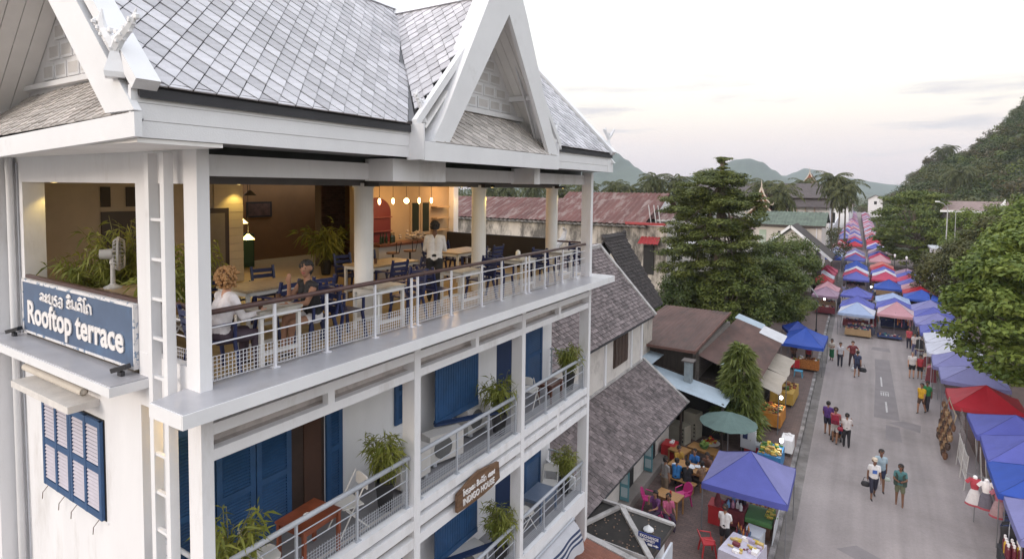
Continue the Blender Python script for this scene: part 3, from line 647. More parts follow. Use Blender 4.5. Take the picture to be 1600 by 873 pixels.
# carved wooden sign on the balcony front
sw = thing('wooden_sign', 'carved brown wooden INDIGO HOUSE sign hung on the balcony front', 'sign', (-6.5,9.3,6.5))
pts = [(-6.56,8.57,6.27),(-6.56,8.9,6.245),(-6.56,9.4,6.235),(-6.56,9.75,6.26),(-6.56,10.05,6.33),(-6.56,10.0,6.70),(-6.56,9.6,6.755),(-6.56,9.3,6.80),(-6.56,9.0,6.75),(-6.56,8.57,6.62)]
b = MB(); b.prism(pts, (.06,0,0)); b.build('board', M('sign_wood', (.17,.095,.05), .6, .4, 3, .3, 25, stretch=(1,1,7), dark=(.075,.035,.02), dpos=(.45,.7), dscale=2), sw)
put_text('INDIGO HOUSE', sw, (-6.492,8.74,6.335), (0,1,0), 1.08, .125, LET, .008, .01)
lao(['oo','h','y','ng','s','m',' ','o','i','n','d','i','oo','k',' ','s','a','o','s'], sw, (-6.49,8.72,6.53), (0,1,0), 1.12, .085, LET, .010)
# ================================================================== FURNITURE
FRW = M('white_furniture', (.68,.66,.63), .5, .05); TOPW = M('tan_tabletop', (.36,.27,.17), .5, .22, 4, stretch=(1,6,1)); TOPS = M('weathered_top', (.42,.40,.36), .5, .25, 4, dark=(.25,.20,.14), dpos=(.5,.7), dscale=3)
def chair_proto(arms=True):
    t = thing('slatted_chair', '', 'chair')
    b = MB()
    for k in range(5): b.box((-.21,-.20+k*.085,.43),(.21,-.125+k*.085,.455))
    b.build('seat', CHAIRB, t)
    bk = MB(); bk.bar((-.20,-.21,.44),(-.20,-.32,.92),.04); bk.bar((.20,-.21,.44),(.20,-.32,.92),.04)
    for k in range(4): z = .52+k*.105; y = -.228-(z-.44)*.23; bk.bar((-.19,y,z),(.19,y,z),.02,.07,0,(0,0,1))
    bk.build('backrest', CHAIRB, t)
    for sx in (-1,1):
        MB().bar((sx*.19,.19,.44),(sx*.22,.25,0),.04).build('leg', CHAIRB, t); MB().bar((sx*.19,-.19,.44),(sx*.22,-.30,0),.04).build('leg', CHAIRB, t)
        if arms:
            b = MB(); b.bar((sx*.235,-.27,.66),(sx*.235,.2,.66),.05,.025); b.bar((sx*.235,.18,.44),(sx*.235,.18,.65),.035); b.build('armrest', CHAIRB, t)
    return t
def table_proto(w, d, h=.75, top=None, name='white_table'):
    t = thing(name, '', 'table'); MB().box((-w/2,-d/2,h-.035),(w/2,d/2,h)).build('table_top', top or TOPS, t)
    b = MB(); e = .02; b.box((-w/2+e,-d/2+e,h-.10),(w/2-e,-d/2+e+.025,h-.036)); b.box((-w/2+e,d/2-e-.025,h-.10),(w/2-e,d/2-e,h-.036)); b.box((-w/2+e,-d/2+e+.026,h-.1),(-w/2+e+.025,d/2-e-.026,h-.036)); b.box((w/2-e-.025,-d/2+e+.026,h-.1),(w/2-e,d/2-e-.026,h-.036)); b.box((w/2-.055,-d/2+.06,.14),(w/2-.03,d/2-.06,.19)); b.box((-w/2+.03,-d/2+.06,.14),(-w/2+.055,d/2-.06,.19)); b.build('apron', FRW, t, kind='stuff')
    for sx in (-1,1):
        for sy in (-1,1): MB().box((sx*(w/2-.045)-.025,sy*(d/2-.045)-.025,0),(sx*(w/2-.045)+.025,sy*(d/2-.045)+.025,h-.036)).build('leg', FRW, t)
    return t
ch = chair_proto(); used = {}
def chair(x, y, rz, label, group='navy slatted chairs on the rooftop terrace', z=10.062, proto=ch):
    if not used.get(proto): used[proto] = 1; place(proto, (x,y,z), rz); proto['label'] = label; proto['group'] = group; return proto
    return dup(proto, (x,y,z), rz, label, group)
pos = ['nearest the ladder','second from the ladder','third from the ladder','fourth from the ladder','farthest from the ladder']
tb = table_proto(.62,.68); RT = [4.98,7.12,9.45,11.72,13.75]
for i, y in enumerate(RT):
    o = tb if i == 0 else dup(tb, (0,0,0)); place(o, (-7.12,y,10.062)); tag(o, 'small white table with weathered top at the terrace railing, '+pos[i], None, 'white tables along the railing')
    for s in (-1,1):
        who = ' under the curly blonde woman' if (i, s) == (0,-1) else ' under the woman in the black top' if (i, s) == (0,1) else ''
        chair(-7.12+rng.uniform(-.05,.05), y+s*(.76 if i else .80), (0 if s < 0 else math.pi)+rng.uniform(-.15,.15), 'navy slatted chair %s' % ('holding'+who.replace(' under','') if who else '%s the railing table %s' % ('before' if s < 0 else 'beyond', pos[i])))
it = table_proto(.85,1.5,.75,TOPW,'long_table'); IT = [(-8.75,6.2),(-9.2,9.3),(-9.3,12.4)]
pin = ['nearest the blue sign','behind the second round column from the sign','nearest the black end screen']
for i, (x, y) in enumerate(IT):
    o = it if i == 0 else dup(it, (0,0,0)); place(o, (x,y,10.062)); tag(o, 'long table with tan wooden top inside the terrace, '+['nearest the blue sign','in front of the bar','nearest the black end screen'][i], None, 'long wooden tables inside the terrace')
    for sx in (-1,1):
        for sy in (-1,1): chair(x+sx*.62, y+sy*.38, (-math.pi/2 if sx < 0 else math.pi/2)+rng.uniform(-.25,.25), 'navy slatted chair at the long table %s, %s side, %s seat' % (['nearest the blue sign','in front of the bar','nearest the black end screen'][i], 'street' if sx > 0 else 'inner', 'near' if sy < 0 else 'far'))
o = dup(it, (-9.75,4.62,10.062), math.pi/2, 'tan wooden table under the white fan behind the blue sign'); o['group'] = 'long wooden tables inside the terrace'
# white chair by the ladder and wall chairs
def folding_proto():
    t = thing('folding_chair', '', 'chair'); b = MB(); b.prism([(-.20,-.18,.44),(.20,-.18,.44),(.20,.17,.46),(.12,.21,.46),(-.12,.21,.46),(-.20,.17,.46)], (0,0,.02)); b.build('seat', FRW, t)
    b = MB(); b.prism([(-.19,-.235,.66),(.19,-.235,.66),(.19,-.25,.82),(.12,-.252,.86),(-.12,-.252,.86),(-.19,-.25,.82)], (0,-.02,0)); b.build('backrest', FRW, t)
    for sx in (-1,1):
        MB().tube([(sx*.2,-.25,.86),(sx*.21,.24,.02)], .012, 6).build('leg', FRW, t); MB().tube([(sx*.18,.12,.44),(sx*.19,-.28,.02)], .012, 6).build('leg', FRW, t)
    return t
fc = folding_proto(); gf = 'white folding chairs on the balconies'
place(fc, (-6.98,4.75,Z2), R(-15)); tag(fc, 'white folding chair at the near side of the red-brown balcony table', None, gf)
dup(fc, (-7.05,6.35,Z2), R(165), 'white folding chair at the far side of the red-brown balcony table', gf)
dup(fc, (-7.15,12.2,Z3), R(-20), 'white folding chair near the grey-blue table on the lowest balcony, nearer one', gf); dup(fc, (-7.3,13.85,Z3), R(200), 'white folding chair by the end parapet of the lowest balcony', gf)
dup(fc, (-7.25,12.55,Z2), R(10), 'white folding chair beside the dark stool on the middle balcony', gf)
o = dup(fc, (-8.6,4.55,10.062), R(160), 'white chair standing behind the ladder on the terrace', gf)
REDW = M('red_brown_wood', (.20,.055,.025), .35, .3, 4)
def small_table(name, label, loc, w, d, h, mat, rz=0):
    t = thing(name, label, 'table'); MB().box((-w/2,-d/2,h-.03),(w/2,d/2,h)).build('table_top', mat, t)
    for sx in (-1,1):
        for sy in (-1,1): MB().box((sx*(w/2-.04)-.025,sy*(d/2-.04)-.025,0),(sx*(w/2-.04)+.025,sy*(d/2-.04)+.025,h-.032)).build('leg', mat, t)
    MB().box((-w/2+.05,-d/2+.05,h-.12),(w/2-.05,d/2-.05,h-.034)).build('apron', mat, t)
    return place(t, loc, rz)
small_table('balcony_table', 'red-brown wooden table between two white folding chairs on the balcony', (-7.0,5.55,Z2), .6, .75, .66, REDW, R(4))
small_table('stool_table', 'dark red-brown low table at the end of the middle balcony', (-7.05,13.3,Z2), .45, .65, .5, M('dark_red_wood',(.11,.045,.03),.4,.3,4))
small_table('low_table', 'grey-blue table at the end of the lowest balcony', (-7.15,13.0,Z3), .6, .9, .6, M('grey_blue_top',(.13,.17,.25),.3,.1))
b = MB(); b.lathe((-6.98,5.5,Z2+.66), [(.03,0),(.055,.0),(.06,.035),(.045,.035),(.04,.012),(.0,.012)], 12); tag(b.build('ashtray', FRW), 'small round pale ashtray on the red-brown balcony table', 'ashtray')
# air conditioners
def aircon(loc, rz, label):
    t = thing('air_conditioner', label, 'air conditioner', group='outdoor air conditioner units'); g = M('ac_casing',(.56,.54,.52),.5,.08)
    MB().box((-.42,-.16,.06),(.42,.16,.62)).build('casing', g, t); MB().lathe((0,0,0),[(.0,-.005),(.22,-.005),(.22,.01),(.0,.01)],20).build('fan_grille', M('ac_grille',(.12,.12,.12),.6), t)
    q = t.children[-1]; q.rotation_euler = (math.pi/2,0,0); q.location = (-.1,-.165,.34)
    for sx in (-.3,.3): MB().box((sx-.04,-.17,0),(sx+.04,.17,.058)).build('foot', RAILG, t)
    return place(t, loc, rz)
aircon((-7.25,8.05,Z2), R(90), 'beige air conditioner unit nearest the column on the middle balcony'); aircon((-7.3,9.1,Z2), R(75), 'beige air conditioner unit under the blue slatted screen'); aircon((-7.6,10.6,Z2), R(90), 'small beige air conditioner unit against the white balcony wall')
aircon((-7.35,10.0,Z3), R(80), 'beige air conditioner unit on the lowest balcony beside its slatted screen')
# fan on the wooden table
t = thing('desk_fan', 'white oscillating fan standing on the wooden table behind the blue sign', 'fan', (0,0,0)); fw = M('fan_grey',(.52,.51,.5),.4)
MB().lathe((0,0,0),[(.13,0),(.13,.02),(.05,.06),(.035,.08),(.03,.38),(.045,.40),(.03,.5)],14).build('stand', fw, t)
MB().tube([(-.17,0,.55),(.0,0,.55)],[.075,.085],14).build('motor', fw, t)
b = MB(); ringn = 14
for k in range(22):
    a = 2*math.pi*k/22; c, s = math.cos(a), math.sin(a)
    b.tube([(.02,.06*c,.55+.06*s),(.02,.22*c,.55+.22*s),(.08,.27*c,.55+.27*s),(.16,.22*c,.55+.22*s),(.17,.06*c,.55+.06*s)], .006, 4, cap=False)
b.lathe((0,0,0),[(.262,.07),(.276,.07),(.276,.10),(.262,.10),(.262,.07)],24); vs = b.v; n0 = 24*5
for i in range(len(vs)-n0, len(vs)): x, y, z = vs[i]; vs[i] = (z, x, y+.55)
b.build('guard', fw, t)
b = MB()
for k in range(3):
    a = 2.09*k; b.poly([(.1,.04*math.cos(a),.55+.04*math.sin(a)),(.07,.2*math.cos(a-.35),.55+.2*math.sin(a-.35)),(.1,.22*math.cos(a),.55+.22*math.sin(a)),(.13,.2*math.cos(a+.4),.55+.2*math.sin(a+.4))])
b.build('blades', M('fan_blade',(.4,.4,.41),.4), t); place(t, (-10.33,4.42,10.812), R(62))
# ================================================================== POTTED BAMBOO
BAM = leafmat('bamboo_leaf', (.11,.15,.025), (.36,.36,.08), .5, .3); BSTEM = M('bamboo_stem',(.16,.15,.05),.5,.2); POTB = M('black_pot',(.018,.018,.02),.45)
def leaves(P, D, L, W, droop=.35, seed=0, up=None):
    """lance leaves: base points P (n,3), directions D (n,3), lengths and widths -> (2n,4,3) quads, folded along the midrib tip"""
    n = len(P); D = D/np.linalg.norm(D,axis=1,keepdims=True); g = np.random.default_rng(seed)
    U = g.normal(size=(n,3)); S = np.cross(D,U); S /= np.linalg.norm(S,axis=1,keepdims=True)+1e-9
    L = np.broadcast_to(L,(n,))[:,None]; W = np.broadcast_to(W,(n,))[:,None]; dz = np.array([[0,0,-1.]])
    M1 = P+D*L*.45+dz*L*droop*.15; T = P+D*L+dz*L*droop
    return np.stack([P, M1+S*W*.5, T, M1-S*W*.5],1)
def bamboo(name, loc, h, n, spread, label, pot=True, seed=1, L=.17, nl=26, group=None, pr=.17, ph=.42, cat='plant', lean=(0,0)):
    g = np.random.default_rng(seed); t = thing(name, label, cat, (0,0,0), group); z0 = ph if pot else 0
    if pot:
        MB().lathe((0,0,0),[(pr*.62,0),(pr*.68,.02),(pr,ph-.03),(pr*1.05,ph),(pr*.9,ph),(pr*.85,ph-.05),(0,ph-.05)],4 if seed % 2 else 18).build('pot', POTB, t)
    st = MB(); P = []; D = []
    for k in range(n):
        a = g.uniform(0,2*math.pi); sp = spread*g.uniform(.25,1); hh = h*g.uniform(.6,1); base = np.array([math.cos(a)*.05*g.uniform(0,2),math.sin(a)*.05*g.uniform(0,2),z0-.05])
        tip = np.array([math.cos(a)*sp+lean[0],math.sin(a)*sp+lean[1],z0+hh-sp*.35]); mid = (base+tip)/2+np.array([-math.cos(a),-math.sin(a),0])*sp*.18+np.array([0,0,.1*hh])
        st.tube([base,mid,tip],[.010,.008,.004],4,cap=False)
        nl_ = max(8,int(nl*.72)); tt = g.uniform(.30,1,nl_)[:,None]; Q = (1-tt)**2*base+2*tt*(1-tt)*mid+tt**2*tip
        P.append(Q+g.normal(0,.03,(nl_,3))); d = g.normal(size=(nl_,3)); d[:,2] -= .15; d[:,:2] += np.array([math.cos(a),math.sin(a)])*.5; D.append(d)
    st.build('stems', BSTEM, t)
    P = np.concatenate(P); D = np.concatenate(D); V = leaves(P, D, g.uniform(.6,1.2,len(P))*L, g.uniform(.8,1.2,len(P))*L*.14, .4, seed)
    mesh_obj('foliage', quads_mesh('foliage', V, BAM), t)['kind'] = 'stuff'
    return place(t, loc)
gb = 'potted bamboo plants on the balconies'
bamboo('potted_bamboo', (-7.02,4.25,Z2), 1.0, 26, .50, 'light green bamboo at the near end of the middle balcony beside the blue doors', seed=2, L=.26, group=gb, nl=24, lean=(.08,.1))
bamboo('potted_bamboo', (-6.98,7.12,Z2), .95, 34, .42, 'bushy potted bamboo at the far end of the first balcony bay', seed=3, L=.2, group=gb, nl=34, pr=.22, ph=.5)
bamboo('potted_bamboo', (-7.0,10.75,Z2), 1.0, 24, .5, 'loose drooping bamboo beside the dark blue doorway on the middle balcony', seed=5, L=.24, group=gb, nl=28, pr=.22, ph=.5)
bamboo('potted_bamboo', (-7.0,14.3,Z2), .9, 34, .40, 'potted bamboo at the far end of the middle balcony above the dark table', seed=7, L=.19, group=gb, nl=34, pr=.2, ph=.48)
bamboo('potted_bamboo', (-6.95,10.8,Z3), 1.05, 38, .45, 'dense bright bamboo under the wooden sign on the lowest balcony', seed=9, L=.2, group=gb, nl=36, pr=.2, ph=.45)
bamboo('potted_bamboo', (-7.1,14.35,Z3), .95, 34, .40, 'potted bamboo at the far end of the lowest balcony above the striped awning', seed=11, L=.19, group=gb, nl=34)
for i, (x, y, h_) in enumerate(((-11.2,4.5,1.05),(-10.75,4.75,1.55),(-9.75,5.3,1.25))):
    bamboo('terrace_bamboo', (x,y,10.06), h_, 40, .62, ['low bamboo bush behind the left end of the blue sign','tall bamboo bush beside the white fan','arching bamboo bush before the dark inner door'][i], seed=20+i, L=.22, nl=30, group='bamboo bushes behind the blue sign')
for i, (x, y) in enumerate(((-12.6,10.6),(-12.6,12.2))):
    bamboo('house_palm', (x,y,10.06), 1.2, 26, .7, ['dark potted palm against the ochre lounge wall','dark potted palm beside the brick pier'][i], seed=30+i, L=.36, nl=26, group='potted palms in the lounge')
hg = bamboo('hanging_plant', (-8.6,4.35,10.75), .45, 16, .5, 'black hanging pot with trailing green plant behind the ladder', seed=40, L=.3, nl=16, pr=.11, ph=.16)
MB().tube([(0,0,.1),(-.02,0,1.2),(0,0,1.85)],.006,4).build('cord', RAILG, hg)
# ================================================================== TERRACE LAMPS
def bulb_mat(): return M('lit_bulb',(1,.62,.25),.3,0,emit=14)
for i, (yy, w_) in enumerate(((11.02,.06),(11.53,.06),(12.06,.075),(12.59,.06),(13.13,.06))):
    t = thing('pendant_bulb', ORD[i].replace('nearest','leftmost')+' of the five bare bulbs glowing over the bar', 'lamp', (-11.0,yy,12.1), 'bare bulbs hanging over the bar')
    MB().tube([(-11.0,yy,12.62),(-11.0,yy,12.2)],.006,5).build('cord', DARK, t); MB().lathe((-11.0,yy,12.18),[(.02,.03),(.03,0),(.02,-.01)],8).build('socket', M('brass',(.4,.25,.1),.4), t)
    b = MB(); b.ell((-11.0,yy,12.1),(w_*.6 if i != 2 else w_,w_*.6 if i != 2 else w_,.09 if i != 2 else w_),10); b.build('glass_bulb', bulb_mat(), t, smooth=True)
point_lamp('bar_light', (-10.9,12.06,11.98), 30, (1,.62,.30), .3); point_lamp('bar_light', (-11.2,14.4,12.3), 25, (1,.62,.30), .15)
ENA = M('brown_enamel',(.11,.10,.085),.4); GLOW = M('warm_glow',(1,.72,.25),.4,0,emit=5)
for i, (yy) in enumerate((8.72, 10.12)):
    t = thing('dome_pendant', 'grey-brown dome lamp hanging under the cross gable eave, '+('nearer' if i == 0 else 'farther')+' one', 'lamp', (-7.3,yy,12.6), 'dome pendant lamps under the eave')
    MB().lathe((-7.3,yy,12.62),[(.22,0),(.215,.02),(.17,.12),(.08,.22),(.03,.25),(.02,.34),(0,.34)],24).build('shade', ENA, t, smooth=True); MB().lathe((-7.3,yy,12.615),[(.20,-.004),(.0,.004)],24).build('glowing_rim', GLOW, t)
def downlight(x, y, label, power=20, z=12.5):
    t = thing('downlight', label, 'lamp', (x,y,z), 'small downlights lighting the terrace columns'); MB().lathe((x,y,z),[(.07,0),(.07,.04),(.03,.06),(0,.06)],12).build('housing', DARK, t); MB().lathe((x,y,z-.006),[(.05,0),(0,.003)],10).build('glowing_lens', GLOW, t)
    o = point_lamp('downlight_lamp', (x,y,z-.09), power, (1,.70,.18), .03, spot=110); o.parent = t; o.location = (0,0,-.09)
downlight(-11.6,4.12,'yellow downlight over the left end of the blue sign', 9); downlight(-13.25,8.5,'yellow downlight over the cream siding'); downlight(-7.62,11.3,'yellow downlight on the second round column from the ladder'); downlight(-7.62,14.95,'yellow downlight on the farthest round column',8); downlight(-11.4,15.15,'yellow downlight on the white post beside the bar',9)
t = thing('balcony_lamp', 'yellow wall lamp glowing under the terrace slab beside the ladder', 'lamp', (-7.2,3.98,9.55)); MB().box((-7.28,3.95,9.6),(-7.12,4.05,9.7)).build('housing', DARK, t); MB().box((-7.26,3.96,9.592),(-7.14,4.04,9.599)).build('glowing_lens', GLOW, t)
o = point_lamp('balcony_light', (-7.1,4.0,9.5), 5, (1,.66,.2), .03)
# hanging cone lamps and picture in the lounge
for i, (x, y, z) in enumerate(((-14.5,9.35,11.45),(-14.5,9.55,11.0),(-14.5,9.62,12.2))):
    t = thing('cone_lamp', ['tilted cone lamp glowing yellow in the lounge, upper one','cone lamp glowing yellow in the lounge, lower one','dark cone lamp above the lounge picture'][i], 'lamp', (x,y,z), 'cone lamps in the lounge')
    MB().lathe((x,y,z),[(.17,0),(.03,.14),(0,.14)],14).build('shade', GLOW if i < 2 else ENA, t); MB().tube([(x,y,z+.14),(x,y,12.6)],.008,4).build('cord', DARK, t)
point_lamp('lounge_light', (-14.4,9.45,11.2), 14, (1,.72,.25), .1)
t = thing('wall_picture', 'dark framed picture hanging on the ochre lounge wall', 'picture', (-16.7,11.4,11.7)); MB().box((-16.8,11.0,11.45),(-16.76,11.9,11.95)).build('frame', DARK, t); MB().box((-16.765,11.06,11.5),(-16.755,11.84,11.9)).build('print', M('print',(.09,.05,.04),.6,.5,6), t)
t = thing('sideboard', 'dark green sideboard in the lounge under the cone lamps', 'cabinet', (-15.8,9.8,10.05)); MB().box((-16.2,9.1,10.06),(-15.5,10.4,11.05)).build('carcass', M('dark_green',(.02,.05,.03),.5), t); MB().box((-15.5,9.15,10.2),(-15.48,9.72,10.95)).build('door', M('dark_green2',(.03,.07,.045),.5), t); MB().box((-15.5,9.76,10.2),(-15.48,10.35,10.95)).build('door', M('dark_green2',(.03,.07,.045),.5), t)
# things on the bar and the black boards
for i in range(7):
    b = MB(); x, y = -11.05+rng.uniform(-.08,.1), 11.1+i*.09; b.lathe((x,y,10.96),[(.035,0),(.035,.16),(.012,.22),(.012,.28),(0,.28)],8); tag(b.build('bottle', M('bottle_green',(.03,.05,.03),.15)), ['first','second','third','fourth','fifth','sixth','seventh'][i]+' dark bottle from the left at the red niche end of the bar', 'bottle', 'bottles on the bar')
b = MB(); nrg2 = np.random.default_rng(4)
for k in range(60): p = nrg2.normal(0,1,3); b.ell((-11.05+p[0]*.12,12.5+p[1]*.22,11.05+abs(p[2])*.07),(.05,.05,.035),6)
tag(b.build('decoration', M('dried_flowers',(.34,.30,.27),.8,.3,9)), 'heap of dried grey flowers on the bar counter', 'decoration', kind='stuff')
# bar stools
st = thing('bar_stool', '', 'stool', group='iron stools at the bar'); MB().lathe((0,0,.70),[(.17,0),(.17,.04),(0,.05)],14).build('seat', M('stool_wood',(.2,.1,.05),.5,.2), st); b = MB(); b.tube([(0,0,0),(0,0,.7)],.025,8)
for k in range(4): a = k*math.pi/2+.4; b.tube([(0,0,.3),(.15*math.cos(a),.15*math.sin(a),.12),(.2*math.cos(a),.2*math.sin(a),0)],.012,5)
b.build('pedestal', DARK, st); b = MB(); b.tube([(-.15,.06,.72),(-.19,.1,1.0),(-.19,-.1,1.0),(-.15,-.06,.72)],.012,5); b.build('backrest', DARK, st)
for i, y in enumerate((10.95,11.6,12.6)): o = st if i == 0 else dup(st,(0,0,0)); place(o, (-10.45,y,10.06), R(180+rng.uniform(-40,40))); o['label'] = ['iron bar stool before the red niche','iron bar stool in the middle of the bar','iron bar stool at the far end of the bar'][i]
# small white lantern on a railing table
b = MB(); b.lathe((-7.12,11.7,10.815),[(.05,0),(.06,.06),(.055,.16),(.02,.2),(0,.2)],12); tag(b.build('table_lamp', FRW, smooth=True), 'small white rounded lamp on the fourth railing table', 'lamp')

for i, (x, y) in enumerate(((-10.2,5.6),(-9.6,8.2),(-9.6,11.0))):
    t = thing('ceiling_lamp', ['round ceiling lamp over the table nearest the blue sign','round ceiling lamp over the middle of the terrace','round ceiling lamp over the tables before the bar'][i], 'lamp', (x,y,12.6), 'ceiling lamps of the terrace'); MB().lathe((x,y,12.54),[(0,0),(.13,.01),(.14,.05),(.1,.075)],14).build('glowing_disc', GLOW, t)
    point_lamp('ceiling_light', (x,y,12.42), 17, (1,.70,.34), .12)

GLS = M('drink_glass',(.10,.05,.03),.1); 
for i, (x, y, l) in enumerate(((-7.0,4.78,'dark drink glass beside the curly blonde woman'),(-7.2,5.2,'dark drink glass in front of the woman in the black top'),(-9.1,9.0,'dark glass on the long table in front of the bar'))):
    b = MB(); b.lathe((x,y,10.812),[(.028,0),(.036,.12),(.033,.12),(.026,.02),(0,.02)],12); tag(b.build('glass', GLS, smooth=False), l, 'glass', 'glasses on the terrace tables')
# ================================================================== GROUND, ROAD, PAVEMENT
def xk(y, off=0): return -2.0+off-.0163*y          # the kerb line; the street runs a degree off the hotel front
GRASS = M('earth', (.075,.075,.045), .95, .3, .02, dark=(.04,.06,.02), dpos=(.4,.6), dscale=.01)
b = MB(); b.poly([(-1690,-610,-.02),(1490,-610,-.02),(1490,3690,-.02),(-1690,3690,-.02)]); o = b.build('ground', GRASS); o['kind'] = 'structure'
def strip(name, off0, off1, y0, y1, z, mat, n=1, kind='structure'):
    b = MB()
    for k in range(n):
        a, c = y0+(y1-y0)*k/n, y0+(y1-y0)*(k+1)/n; b.poly([(xk(a,off0),a,z),(xk(a,off1),a,z),(xk(c,off1),c,z),(xk(c,off0),c,z)])
    o = b.build(name, mat); o['kind'] = kind; return o
ROADM = M('worn_concrete', (.272,.236,.228), .8, .12, .35, .3, 45, dark=(.185,.162,.156), dpos=(.52,.78), dscale=.22)
def road_mat():
    mt = ROADM; t = mt.node_tree; L = t.links.new; p = t.nodes['Principled BSDF']; src = p.inputs['Base Color'].links[0].from_socket
    tc = N(t,'ShaderNodeTexCoord'); mp = N(t,'ShaderNodeMapping'); mp.inputs['Scale'].default_value = (1.6,.06,1); L(tc.outputs['Object'], mp.inputs[0])
    n = N(t,'ShaderNodeTexNoise'); n.inputs['Scale'].default_value = 1.2; n.inputs['Detail'].default_value = 4; L(mp.outputs[0], n.inputs[0])
    mr = N(t,'ShaderNodeMapRange'); mr.inputs['From Min'].default_value = .35; mr.inputs['From Max'].default_value = .65; mr.inputs['To Min'].default_value = .88; mr.inputs['To Max'].default_value = 1.1; L(n.outputs['Fac'], mr.inputs[0])
    n2 = N(t,'ShaderNodeTexNoise'); n2.inputs['Scale'].default_value = 9; n2.inputs['Detail'].default_value = 9; n2.inputs['Roughness'].default_value = .8; L(tc.outputs['Object'], n2.inputs[0])
    mr2 = N(t,'ShaderNodeMapRange'); mr2.inputs['From Min'].default_value = .3; mr2.inputs['From Max'].default_value = .7; mr2.inputs['To Min'].default_value = .86; mr2.inputs['To Max'].default_value = 1.12; L(n2.outputs['Fac'], mr2.inputs[0])
    mm = N(t,'ShaderNodeMath',operation='MULTIPLY'); L(mr.outputs[0], mm.inputs[0]); L(mr2.outputs[0], mm.inputs[1])
    vm = N(t,'ShaderNodeVectorMath',operation='SCALE'); L(src, vm.inputs[0]); L(mm.outputs[0], vm.inputs['Scale']); L(vm.outputs[0], p.inputs['Base Color'])
road_mat()
strip('road', 0, 7.2, -30, 420, 0, ROADM, 6)
strip('gutter', 0.0, .42, -30, 140, .004, M('gutter_dirt',(.15,.135,.125),.9,.25,1.5,.3,40,dark=(.23,.21,.20),dpos=(.5,.65),dscale=.7), 3)
PAVM = M('red_paver', (.135,.095,.085), .8, .12, 1.5, 0)
def paver():
    t = PAVM.node_tree; L = t.links.new; p = t.nodes['Principled BSDF']; src = p.inputs['Base Color'].links[0].from_socket
    tc = N(t,'ShaderNodeTexCoord'); br = N(t,'ShaderNodeTexBrick'); br.inputs['Scale'].default_value = 1; br.inputs['Brick Width'].default_value = .24; br.inputs['Row Height'].default_value = .12; br.inputs['Mortar Size'].default_value = .008
    br.inputs['Color1'].default_value = (.8,.8,.8,1); br.inputs['Color2'].default_value = (1.15,1.1,1.08,1); br.inputs['Mortar'].default_value = (.6,.6,.6,1); L(tc.outputs['Object'], br.inputs[0])
    mx = N(t,'ShaderNodeMixRGB',blend_type='MULTIPLY'); mx.inputs[0].default_value = 1; L(src, mx.inputs[1]); L(br.outputs[0], mx.inputs[2]); L(mx.outputs[0], p.inputs['Base Color'])
paver()
b = MB(); b.prism([(xk(-30,-.19),-30,.0),(xk(140,-.19),140,.0),(-7.6,140,0),(-7.6,-30,0)], (0,0,.135)); pav = b.build('pavement', PAVM); pav['kind'] = 'structure'
b = MB(); b.prism([(xk(-30,7.2),-30,0),(xk(140,7.2),140,0),(14,140,0),(14,-30,0)], (0,0,.13)); o = b.build('pavement', PAVM); o['kind'] = 'structure'
b = MB(); b.poly([(-60,-30,.02),(-7.62,-30,.02),(-7.62,3.4,.02),(-60,3.4,.02)]); o = b.build('bounce_ground', M('bounce_pale',(.36,.34,.32),.85,.15,.6,.2,30)); o['kind'] = 'structure'  # pale ground added out of view to bounce light up onto the gable soffit
kst = MB().box((-.09,-.49,0),(.09,.49,.15)).mesh('kerb_stone', [M('kerb_concrete',(.27,.25,.245),.85,.25,3,.2,40,rnd=.35,dark=(.11,.10,.095),dpos=(.42,.6),dscale=1.1)])
for k in range(60):
    y = 16+k*1.0; o = mesh_obj('kerb_stone', kst, pav, (xk(y,-.1)+rng.uniform(-.008,.008),y,rng.uniform(-.004,.004))); o.rotation_euler = (0,0,.0163+rng.uniform(-.006,.006))
b = MB(); b.prism([(xk(76,-.19),76,0),(xk(76,0),76,0),(xk(140,0),140,0),(xk(140,-.19),140,0)], (0,0,.15)); o = b.build('kerb', MATS['kerb_concrete']); o['kind'] = 'structure'
PATM = M('dark_patch', (.20,.177,.178), .85, .12, 1.2, .2, 45)
def sheet(name, pts, z, mat): o = MB().poly([(x,y,z) for x,y in pts]).build(name, mat); o['kind'] = 'structure'
sheet('road_patch', [(.55,37.4),(1.75,37.5),(1.68,42),(1.55,50.8),(.62,50.6),(.66,46)], .004, PATM); sheet('road_patch', [(1.05,34.3),(1.75,34.3),(1.7,36.4),(1.1,36.5)], .004, PATM)
sheet('road_patch', [(.4,53.5),(1.7,53.3),(1.6,54.6),(.5,54.5)], .004, PATM); sheet('road_patch', [(2.6,20.9),(3.2,20.6),(3.3,22.0),(2.7,22.2)], .004, PATM); sheet('road_patch', [(1.9,22.3),(2.35,22.2),(2.3,22.9),(1.95,22.9)], .004, PATM); sheet('road_patch',[(-.6,22.7),(.9,21.9),(1.9,22.1),(1.2,22.6),(0,23.3)],.004,PATM); sheet('road_patch',[(1.2,36.9),(2.6,36.2),(2.7,37.4),(1.9,37.6)],.003,PATM)
PAINT = M('road_paint', (.50,.48,.47), .8, .2, 6, dark=(.3,.28,.27), dpos=(.5,.62), dscale=9)
for pts in ([(.95,43.6),(1.04,43.6),(1.01,45.8),(.92,45.8)],[(1.14,38.6),(1.23,38.6),(1.21,40.5),(1.12,40.5)]): sheet('road_marking', pts, .008, PAINT)
for k in range(4): sheet('road_marking', [(.92+.12*k,41.7),(.98+.12*k,41.7),(.98+.12*k,42.3+.12*(k%2)),(.91+.12*k,42.3)], .008, PAINT)
sheet('road_marking', [(.9,42.45),(1.35,42.5),(1.33,42.6),(.9,42.56)], .008, PAINT)
